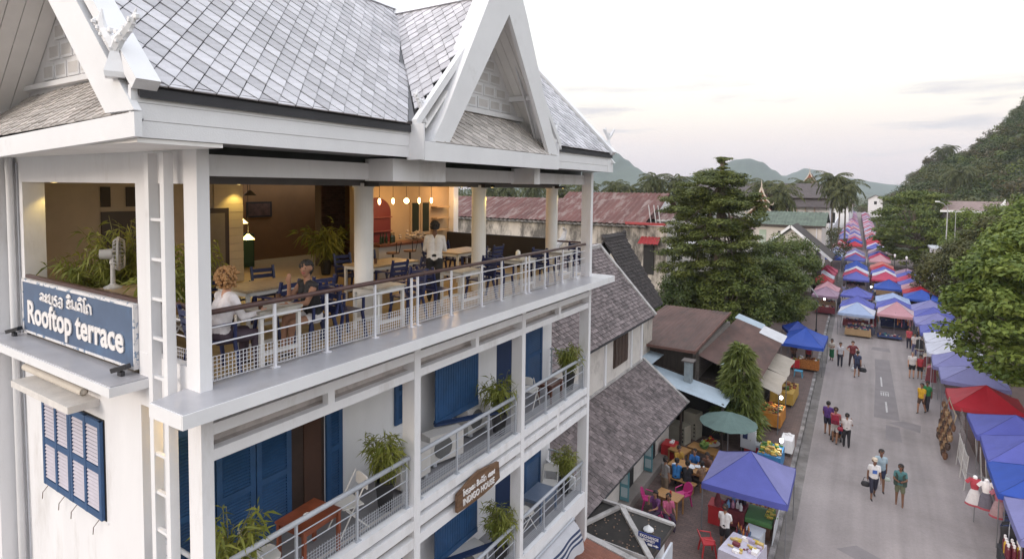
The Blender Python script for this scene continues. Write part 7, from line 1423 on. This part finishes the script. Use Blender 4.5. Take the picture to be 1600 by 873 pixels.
# white shophouses at the end of the street
for i, (x, y, w_, h_) in enumerate(((-9.0,228,5,8.5),(-8.5,250,5,7.5),(-9.5,275,5,9),(-12.5,205,3.5,5.2),(1.5,330,6,9),(-14,300,7,8))):
    t = thing('shophouse', ['white gabled shophouse at the left end of the market street','white gabled shophouse just beyond the first at the street end','third white gabled shophouse at the far street end','low cream house at the left pavement before the shophouses','white house closing the far end of the street','pale house farthest left at the street end'][i], 'house', (x,y,0), 'shophouses at the far end of the street'); MB().box((x-w_/2,y,0),(x+w_/2,y+10,h_)).build('wall', WHITE, t)
    for s in (1,-1): MB().prism([(x,y-.5,h_+2.0),(x+s*(w_/2+.7),y-.5,h_-.2),(x+s*(w_/2+.7),y-.5,h_-.4),(x,y-.5,h_+1.8)],(0,11,0)).build('roof', BROWN, t)
    MB().prism([(x-w_/2,y,h_),(x,y,h_+1.8),(x+w_/2,y,h_)],(0,.2,0)).build('gable', WHITE, t); MB().box((x-.6,y-.03,h_-2.6),(x+.6,y,h_-1.1)).build('window', DARK, t); MB().box((x+w_/2,y+1,h_-2.8),(x+w_/2+.04,y+2.2,h_-1.2)).build('window', DARK, t)
t = thing('pale_wall', 'low sloping pale wall beside the far left tents', 'wall', (-8.5,190,0)); MB().prism([(-9.5,186,0),(-9.5,186,2.4),(-9.0,215,4.6),(-9.0,215,0)],(.3,0,0)).build('wall', WHITE, t)
# roofs among the right-hand trees
t = thing('pavilion', 'grey pavilion roof with pale trim among the right-hand trees below the hill', 'pavilion', (13,112,0)); MB().box((9.6,110,0),(18,118,9.6)).build('wall', M('pavilion_dark',(.10,.085,.08),.8), t); MB().prism([(9.0,109.4,9.6),(18.6,109.4,9.6),(17.5,113.5,11.0),(10.2,113.5,11.0)],(0,0,.2)).build('roof', M('pavilion_roof',(.22,.16,.15),.8,.2,2), t); MB().bar((8.9,109.3,9.7),(18.7,109.3,9.7),.2,.3).build('fascia', WHITE, t); MB().prism([(15.2,109.2,9.9),(16.2,109.2,11.0),(16.5,109.2,11.6),(16.6,109.2,9.9)],(0,.4,0)).build('gable_end', WHITE, t)
t = thing('white_kiosk', 'white flat-roofed kiosk end showing over the right-hand tents', 'kiosk', (7,86,0)); MB().box((6.4,85,0),(7.7,89,5.7)).build('wall', WHITEB, t); MB().box((6.2,84.7,5.7),(7.9,89.3,5.9)).build('roof', RAILG, t)
# utility pole with a street light among right trees
t = thing('lamp_pole', 'tall grey street light pole rising among the right-hand trees', 'street lamp', (8.8,96.5,0)); MB().tube([(8.8,98,0),(8.8,98,10.5)],[.1,.06],8).build('pole', M('pole_grey',(.4,.4,.4),.5), t); MB().tube([(8.8,98,10.4),(8.3,97.5,11.0),(7.6,97,11.3)],.05,6).build('arm', M('pole_grey',(.4,.4,.4),.5), t); MB().box((7.3,96.9,11.2),(7.8,97.1,11.35)).build('lamp_head', WHITE, t)
# ================================================================== TREES
BARK = M('bark',(.13,.105,.085),.95,.35,4,.4,20,stretch=(1,1,.3))
def leaf_quads(C, Nn, L, W, g, droop=.15):
    """rhombic leaves centred at C with normals near Nn"""
    n = len(C); Nn = Nn/(np.linalg.norm(Nn,axis=1,keepdims=True)+1e-9); A_ = np.cross(Nn, g.normal(size=(n,3))); A_ /= np.linalg.norm(A_,axis=1,keepdims=True)+1e-9; B_ = np.cross(Nn, A_)
    L = (L*g.uniform(.7,1.25,n))[:,None]; W = (W*g.uniform(.75,1.2,n))[:,None]
    return np.stack([C-A_*L*.5, C+B_*W*.5+A_*L*.08, C+A_*L*.5-Nn*L*droop, C-B_*W*.5+A_*L*.08],1)
def crown(clumps, per, L, W, seed, upn=.8, shell=.45):
    g = np.random.default_rng(seed); Cs = []; Ns = []
    vol = np.array([c[1][0]*c[1][1]+c[1][0]*c[1][2] for c in clumps]); vol = vol/vol.mean()
    for (c, r_), v in zip(clumps, vol):
        k = max(8, int(per*v)); d = g.normal(size=(k,3)); d /= np.linalg.norm(d,axis=1,keepdims=True); rad = (shell+(1-shell)*g.random((k,1))**.6)*(1+.12*g.normal(size=(k,1)))
        Cs.append(np.array(c)+d*rad*np.array(r_)); Ns.append(d*.7+np.array([0,0,upn])+g.normal(0,.45,(k,3)))
    return leaf_quads(np.concatenate(Cs), np.concatenate(Ns), L, W, g)
def add_tree(name, label, base, clumps, per, L, W, mat, seed, trunk_r=.2, fork=None, group=None, limbs=True, upn=.8, cat='tree'):
    t = thing(name, label, cat, base, group); g = random.Random(seed); b = MB(); top = Vector(fork or (base[0],base[1],base[2]+.45*max(c[0][2] for c in clumps)))
    B0 = Vector(base); b.tube([B0, B0.lerp(top,.5)+Vector((g.uniform(-.1,.1),g.uniform(-.1,.1),0)), top],[trunk_r*1.25,trunk_r,trunk_r*.75],9)
    if limbs:
        for c, r_ in g.sample(clumps, min(len(clumps),26)):
            c = Vector(c); s_ = B0.lerp(top, g.uniform(.6,1)); m_ = s_.lerp(c,.5)+Vector((0,0,-.08*(c-s_).length)); b.tube([s_,m_,c],[trunk_r*.4,trunk_r*.25,trunk_r*.06],5,cap=False)
    b.build('trunk', BARK, t); V = crown(clumps, per, L, W, seed, upn); V -= np.array(base); me = quads_mesh('crown', V, mat); mesh_obj('crown', me, t)['kind'] = 'stuff'; return t
def dome_clumps(c, R3, n, r, seed, zmin=-.6, flat=.6):
    g = random.Random(seed); out = []
    while len(out) < n:
        d = Vector((g.gauss(0,1),g.gauss(0,1),g.gauss(0,1))).normalized()
        if d.z < zmin: continue
        f = g.uniform(.55,1.0)**.6; s = r*g.uniform(.65,1.3); out.append(((c[0]+d.x*R3[0]*f, c[1]+d.y*R3[1]*f, c[2]+d.z*R3[2]*f),(s,s,s*flat)))
    return out
LDARK = leafmat('leaf_dark', (.030,.052,.018), (.090,.115,.032)); LMID = leafmat('leaf_mid', (.052,.086,.023), (.175,.205,.048)); LBRIGHT = leafmat('leaf_bright', (.055,.10,.020), (.22,.27,.055)); LOLIVE = leafmat('leaf_olive', (.04,.05,.018), (.13,.125,.04)); LFAR = leafmat('leaf_far', (.042,.062,.026), (.13,.135,.05)); LPALM = leafmat('leaf_palm', (.045,.06,.02), (.13,.135,.05), .45)
LLAY = leafmat('leaf_layered', (.050,.076,.022), (.18,.20,.05))
# 1 tall layered tree
g = random.Random(12); cl = []; bx, by = -10.7, 48.0
for k in range(30):
    z = 1.4+k*.43; f = (z-1.4)/13; Rm = 3.75*max(.12,1-.9*(max(0,f-.66)/.34)**2.3) if f > .66 else 3.75-.6*abs(f-.5); nb = max(4, int(4+Rm*2.4)); a0 = g.uniform(0,6)
    for q in range(nb):
        a = a0+2*math.pi*q/nb+g.uniform(-.2,.2); rr = Rm*g.uniform(.35,1.06); cl.append(((bx+rr*math.cos(a),by+rr*math.sin(a),z+g.uniform(-.5,.5)+.06*rr),(g.uniform(.5,1.05),g.uniform(.5,1.05),g.uniform(.16,.4))))
for z, r_ in ((13.9,.9),(14.3,.6),(14.55,.35),(14.8,.5),(15.0,.75)):
    for q in range(5): cl.append(((bx+.5+g.uniform(-.5,.5)*r_,by+g.uniform(-.5,.5)*r_,z+g.uniform(-.06,.06)),(r_*.6,r_*.6,.1)))
add_tree('layered_tree','tall dark green tree with flat layered branches left of the market street',(bx,by,0),cl,260,.22,.12,LLAY,101,.22,(bx+.5,by,15.0),upn=1.4)
add_tree('garden_tree','lighter leafy tree in front of the layered tree foot',(-9.3,44.5,0),dome_clumps((-8.9,46.5,3.6),(2.6,2.2,3.6),80,.75,5),170,.24,.13,LMID,102,.14,group='garden trees behind the sheds')
add_tree('garden_tree','dark bush filling the corner by the stained white building',(-12.8,45.5,0),dome_clumps((-12.6,45.5,2.8),(2.6,2.0,2.9),70,.75,6),160,.24,.12,LDARK,103,.12,group='garden trees behind the sheds')
add_tree('garden_tree','broad bushy tree above the blue food tent',(-7.2,52.5,0),dome_clumps((-7.4,52.8,3.4),(3.5,3.0,3.4),120,.8,7),240,.22,.12,LMID,104,.18,group='garden trees behind the sheds')
add_tree('garden_tree','round green tree before the green roof house',(-8.4,73.5,0),dome_clumps((-8.4,73.5,4.0),(3.9,3.4,3.5),100,.95,8),150,.27,.15,LMID,105,.2,group='garden trees behind the sheds')
add_tree('garden_tree','small olive tree at the corner of the green roof house',(-4.9,100,0),dome_clumps((-5.3,102,4.4),(2.6,3.0,2.6),30,.9,9),90,.28,.15,LOLIVE,106,.14,group='garden trees behind the sheds')
add_tree('garden_tree','low green hedge tree left of the mauve tents',(-6.3,63,0),dome_clumps((-6.3,60.5,2.0),(1.7,2.5,1.9),26,.7,10),100,.2,.11,LMID,107,.1,group='garden trees behind the sheds')
# 2 big-leaved tree at the right edge
cl = dome_clumps((8.7,36.6,7.2),(4.7,5.0,4.6),130,.95,21,-.75,.5)+dome_clumps((7.0,34.4,6.6),(2.9,2.6,2.9),60,.7,24,-.8,.5)+dome_clumps((6.2,37.5,6.6),(2.6,2.6,2.7),50,.65,25,-.8,.45)+[((3.9,37.5,5.4),(1.0,1.0,.5)),((4.4,36.5,4.7),(.9,1.0,.45)),((5.2,35.6,4.2),(.9,.9,.4)),((6.0,35.2,3.9),(.8,.8,.4)),((4.3,38.5,6.6),(1,1,.6)),((4.0,37.0,7.4),(.9,.9,.5))]
add_tree('broadleaf_tree','large bright green broad-leaved tree overhanging the red tent at the right edge',(8.9,37.5,0),cl,200,.30,.17,LBRIGHT,110,.32,(8.7,36.8,5.6))
add_tree('bushy_tree','olive-tinted bushy tree right of the market tents, before the big dome tree',(7.6,74,0),dome_clumps((7.7,74,4.0),(3.5,4.0,3.5),100,.95,22),170,.30,.16,LOLIVE,111,.2,group='trees right of the market')
add_tree('dome_tree','big dome-shaped layered tree overhanging the right market lane',(6.6,113,0),dome_clumps((6.2,113,7.0),(6.0,6.0,6.5),150,1.25,23,-.95,.32),140,.42,.22,LMID,112,.4,group='trees right of the market')
for i, (x, y, z, rx, rz_) in enumerate(((12.6,103,6.2,5.0,4.0),(16,104,5.8,4.2,5.5),(11.2,78,5.4,3.0,5),(11.0,62,6.2,3.2,5.4),(9.8,50,6.6,3.2,5.6),(13.6,84,6.4,3.4,6),(9.4,88,4.0,2.4,3.8))):
    add_tree('bushy_tree',['green tree behind the flagpole','tall green tree below the pavilion roof','green tree between flagpole and big-leaved tree','tree filling the right edge behind the big-leaved tree','tree at the right edge just behind the big-leaved tree','tree at the far right below the hill','small tree left of the flagpole'][i],(x,y,0),dome_clumps((x,y,z),(rx,rx,rz_),70,1.1,30+i),150,.34,.18,(LBRIGHT,LMID,LOLIVE,LBRIGHT,LBRIGHT,LMID,LMID)[i],120+i,.22,group='trees right of the market')
# 3 dragon plant
t = thing('dragon_plant','tall cone-shaped plant of strappy leaves beside the beige awning','plant',(-5.12,29.35,.135)); g = np.random.default_rng(5); P = []; D = []; Ls = []
for k in range(125):
    zz = g.uniform(.7,4.75); rad = 1.22*(1-((zz-.7)/4.2))**.6+.05; a = g.uniform(0,6.283); rr = rad*g.uniform(.5,.95); c = np.array([rr*math.cos(a),rr*math.sin(a),zz])
    for q in range(34):
        d = np.array([math.cos(a)*.75,math.sin(a)*.75,.55])+g.normal(0,.6,3); P.append(c); D.append(d); Ls.append(g.uniform(.4,.66))
V = leaves(np.array(P),np.array(D),np.array(Ls),np.array(Ls)*.15,.5,3); mesh_obj('foliage', quads_mesh('foliage',V,leafmat('leaf_dragon',(.035,.065,.016),(.27,.30,.08),.4)), t)['kind'] = 'stuff'
b = MB(); b.tube([(0,0,0),(0,0,3.9)],[.08,.03],7)
for k in range(12): a = k*2.1; b.tube([(0,0,.4+k*.25),(.5*math.cos(a),.5*math.sin(a),.9+k*.25)],.025,5)
b.build('stem', BARK, t)
# 4 palms
def palm_mesh(seed, h, nf=22, fl=3.0):
    g = np.random.default_rng(seed); P = []; D = []; L = []; Wd = []; tr = MB(); tr.tube([(0,0,0),(.15,.05,h*.5),(.05+.25*math.sin(seed),.2*math.cos(seed),h)],[.20,.15,.13],7); tip = np.array(tr.v[-8:]).mean(0)
    rach = MB()
    for k in range(nf):
        a = 2.399*k+g.uniform(-.2,.2); el = 1.45-2.25*(k/nf)+g.uniform(-.1,.1); ln = fl*g.uniform(.85,1.1); pts = []
        for q in range(15):
            s = q/14; e2 = el-.95*s
            pts.append(tip+ln*s*np.array([math.cos(a)*math.cos(e2), math.sin(a)*math.cos(e2), math.sin(e2)]))
        rach.tube([tuple(p) for p in pts[::3]],[.035,.03,.022,.015,.008],4,cap=False); side = np.array([-math.sin(a),math.cos(a),0])
        for q in range(1,15):
            for u in (0,.5):
                p = pts[q-1]*(1-u)+pts[q]*u; dr = pts[q]-pts[q-1]; dr /= np.linalg.norm(dr)
                for s_ in (-1,1): P.append(p); D.append(side*s_*1.0+dr*.7+np.array([0,0,-.25])); L.append(ln*.26*(1-.6*abs(q/14-.45))); Wd.append(.11)
    V = leaves(np.array(P),np.array(D),np.array(L),np.array(Wd),.6,seed); fo = quads_mesh('fronds',V,LPALM); return tr.mesh('trunk',BARK), fo, rach.mesh('rachis',LPALM)
PM = [palm_mesh(s,9.0,34,3.2) for s in (1,2,3)]
def palm(x, y, h, label, v, s=1, group='coconut palms'):
    s *= 1.12; h += 1.6*(y > 100); t = thing('coconut_palm', label, 'palm', (x,y,0), group); tr, fo, ra = PM[v]; sc_ = h/9.0
    o = mesh_obj('trunk', tr, t); o.scale = (1,1,sc_)
    for n_, me in (('fronds',fo),('rachis',ra)):
        o = mesh_obj(n_, me, t, (0,0,9.0*sc_-9.0*s)); o.scale = (s,s,s)
        o['kind'] = 'stuff'
    t.rotation_euler = (0,0,rng.uniform(0,6)); return t
for i, (x, y, h, s, l) in enumerate(((-42.3,130,13.6,1.15,'coconut palm left of the layered tree, taller one against the sky'),(-37.6,130,13.2,1.15,'coconut palm nearest the left side of the layered tree'),(-48.6,130,11.3,1.1,'lower coconut palm right of the hotel eave'),(-54.5,134,11.8,1.2,'coconut palm just right of the hotel eave corner'),(-13.4,108,10.9,1.15,'coconut palm in front of the dark palace roof'),(-7.0,140,14.0,1.15,'taller coconut palm at the palace corner'),(-4.6,141,12.6,1.15,'coconut palm beside the taller one at the palace corner'),(-5.8,138,11.2,1.1,'lowest coconut palm at the palace corner'),(-18.5,128,12.2,1.1,'coconut palm behind the red temple gable'),(-17.2,131,11.4,1.0,'smaller coconut palm behind the red temple gable'),(-16.0,172,13.2,1.1,'coconut palm left of the flame spire'),(-46,140,12.0,1.2,'coconut palm behind the upper red roof'),(-33.5,128,10.4,1.1,'short coconut palm behind the layered tree'),(-60,130,11.4,1.2,'coconut palm seen between the last terrace columns'),(-68,132,11.2,1.2,'coconut palm seen beyond the third terrace column'),(-76,132,11.5,1.2,'coconut palm seen beside the second terrace column'),(-84,132,11.0,1.2,'coconut palm seen left of the second terrace column'),(-90,132,10.8,1.2,'coconut palm seen beside the bar end post'),(-52,120,9.0,1.1,'low coconut palm above the rusty roof ridge'),(-57,122,9.4,1.1,'low coconut palm right behind the end column'))):
    palm(x,y,h,l,i % 3,s)
# ================================================================== FORESTED HILL, FAR WOODS, MOUNTAINS, HAZE
def sm(a, b, t): t = min(max((t-a)/(b-a),0),1); return t*t*(3-2*t)
HP = [(-30,0),(0,3),(5,5),(10,8),(15,13),(20,20),(24,25),(30,27),(36,29),(44,34),(50,39),(62,52),(80,78),(120,100),(200,120)]
def hill_h(x, y):
    x2 = x*330/max(y,150) if y < 330 else x
    for (a, ha), (c, hc) in zip(HP, HP[1:]):
        if a <= x2 <= c: h = ha+(hc-ha)*(x2-a)/(c-a); break
    else: h = 0 if x2 < -30 else 120
    f = sm(125,330,y)*(1-.55*sm(380,640,y)); return max(0,(h-3.5)*f)
b = MB(); nx, ny = 50, 40; vs = []
for j in range(ny+1):
    for i in range(nx+1): x = -30+290*i/nx; y = 120+520*j/ny; vs.append((x,y,hill_h(x,y)-.6))
b.add(vs,[(j*(nx+1)+i,j*(nx+1)+i+1,(j+1)*(nx+1)+i+1,(j+1)*(nx+1)+i) for j in range(ny) for i in range(nx)])
o = b.build('hill', M('hill_earth',(.05,.055,.03),.95,.3,.05), smooth=True); o['kind'] = 'structure'
g = random.Random(77); cl = []
for k in range(1150):
    y = 135+330*g.random()**1.1; xm = (y*.20+12) if g.random() < .85 else y*.48+25; x = -6+g.random()**.9*(xm+6)
    if x < 14 and y < 150: continue
    if x < 3.5+.01*y and y < 345: continue
    h = hill_h(x,y); s = 2.2+3.6*g.random()**1.6; kind_ = g.randrange(6)
    for q in range(6): a = g.uniform(0,6.283); rr = s*g.uniform(.1,.85); cl.append(((x+rr*math.cos(a),y+rr*math.sin(a),h+s*g.uniform(.35,.95)),(s*.48,s*.48,s*.26),kind_))
def wood(name, cl, per, L, W, mats, seed, kind='stuff'):
    gg = np.random.default_rng(seed); idx = [c[2] for c in cl] if len(cl[0]) > 2 else gg.integers(0,len(mats),len(cl)); cl = [c[:2] for c in cl]; Vs = []; mi = []
    for q in range(len(mats)):
        sub = [c for c, i in zip(cl, idx) if i == q]
        if sub: V = crown(sub, per, L, W, seed+q, .7); Vs.append(V); mi += [q]*len(V)
    o = mesh_obj(name, quads_mesh(name, np.concatenate(Vs), mats, mi)); o['kind'] = kind; return o
LRIDGE = leafmat('leaf_ridge', (.06,.055,.026), (.15,.125,.06))
wood('hillside_forest', cl, 30, .85, .5, [LFAR,LDARK,LMID,LOLIVE,LRIDGE,LDARK], 300)
for i, (x, y, dz, r_) in enumerate(((20.5,330,4.5,3.6),(24.0,330,5.5,4.2),(27.5,332,4.0,3.2),(31.5,334,3.5,3.4),(35.5,336,3.8,3.6),(42,338,5.0,4.6),(48,340,6.0,5.2),(16.5,325,3,3),(12.5,322,2.4,2.6),(55,342,6,5))):
    h = hill_h(x,y); c_ = (x,y,h+dz); ms = dome_clumps(c_,(r_,r_,r_*.62),20,r_*.32,400+i,-.5,.6)
    add_tree('ridge_tree',['open-crowned tree at the left shoulder of the hill skyline','tallest open tree on the hill shoulder','tree right of the tallest shoulder tree on the skyline','fourth skyline tree on the hill, counting from the left shoulder','wispy tree halfway up the hill skyline','spreading tree high on the hill skyline','topmost spreading tree of the hill at the photo edge','small tree low on the hill skyline','lowest tree on the hill skyline','tree at the top of the hill beyond the right edge'][i],(x,y,h-1),ms,46,.75,.42,LRIDGE if i < 7 else LFAR,420+i,.3,(x,y,h+dz-.5),'trees on the hill skyline')
palm(21.5,215,15.5+2,'pale coconut palm standing out on the forested hill',0,1.5); 
for q, (x, y) in enumerate(((25,320),(28.5,322))): palm(x,y,hill_h(x,y)+8,['palm crown on the hill shoulder skyline, left one','palm crown on the hill shoulder skyline, right one'][q],1,1.1)
# belt of trees and palms on the flat behind the houses
g = random.Random(5); cl = []
for k in range(460):
    y = g.uniform(140,235); x = -y*g.uniform(.17,.82); s = g.uniform(2.2,4.0); zt = g.uniform(5,11.5)
    for q in range(3): cl.append(((x+g.uniform(-2,2),y+g.uniform(-2,2),zt*(.35+.32*q)),(s,s,s*.7)))
for k in range(60): y = g.uniform(235,420); x = g.uniform(-26,-8)-(y-235)*.06; s = g.uniform(2,3.5); cl.append(((x,y,g.uniform(3,9)),(s,s,s*.8)))
for k in range(40): y = g.uniform(345,430); x = g.uniform(-10,12); s = g.uniform(2,3.5); cl.append(((x,y,g.uniform(2,8.5)),(s,s,s*.8)))
wood('far_woods', cl, 34, .95, .5, [LFAR,LDARK,LOLIVE,LFAR], 500)
# distant mountains
MT = M('mountain_forest', (.035,.05,.028), .95, .35, .012)
def ridge(name, prof, depth, yd, seed):
    gg = random.Random(seed); b = MB(); X0, X1 = prof[0][0], prof[-1][0]; nx, ny = 90, 22; vs = []
    ph = [gg.uniform(0,6) for _ in range(9)]
    for j in range(ny+1):
        for i in range(nx+1):
            x = X0+(X1-X0)*i/nx; v = -1+2*j/ny
            for (a, ha), (c, hc) in zip(prof, prof[1:]):
                if a <= x <= c: t = (x-a)/(c-a); t = t*t*(3-2*t) if hc*ha > 0 else t; h = ha+(hc-ha)*t; break
            n_ = sum(math.sin(x*.006*(k+1)+ph[k]+v*2.2*(1+k*.6))*(1/(k+1)) for k in range(6))
            vs.append((x,yd+v*depth+40*n_,max(-5,h*(1-abs(v)**1.4)*(1+.05*n_*(abs(v) > .02))+3*n_*(1-abs(v)))))
    b.add(vs,[(j*(nx+1)+i,j*(nx+1)+i+1,(j+1)*(nx+1)+i+1,(j+1)*(nx+1)+i) for j in range(ny) for i in range(nx)]); o = b.build(name, MT, smooth=True); o['kind'] = 'structure'; return o
ridge('mountain', [(-1150,60),(-980,150),(-880,172),(-834,141),(-790,118),(-740,90),(-686,70),(-620,52),(-560,30),(-500,0)], 420, 2000, 1)
ridge('mountain', [(-760,0),(-640,58),(-560,75),(-520,90),(-470,118),(-440,128),(-394,131),(-350,118),(-310,88),(-270,60),(-220,40),(-160,20),(-120,0)], 400, 2300, 2)
ridge('mountain', [(-620,0),(-520,60),(-440,92),(-414,97),(-380,88),(-350,84),(-310,100),(-270,118),(-230,112),(-180,84),(-130,72),(-60,62),(0,50),(60,44),(160,40),(300,60),(500,0)], 420, 3000, 3)
# ---- the evening air
hz = MB().box((-1700,-620,-1.2),(1500,3700,290)).build('haze', M('haze_dummy',(1,1,1))); hz['kind'] = 'stuff'; hz.data.materials.clear()
hm = bpy.data.materials.new('haze_air'); hm.use_nodes = True; ht = hm.node_tree; ht.nodes.clear(); ho = N(ht,'ShaderNodeOutputMaterial'); hv_ = N(ht,'ShaderNodeVolumePrincipled'); hv_.inputs['Color'].default_value = (.82,.91,1,1); hv_.inputs['Density'].default_value = .00018; hv_.inputs['Anisotropy'].default_value = .2; ht.links.new(hv_.outputs[0], ho.inputs['Volume']); hz.data.materials.append(hm)
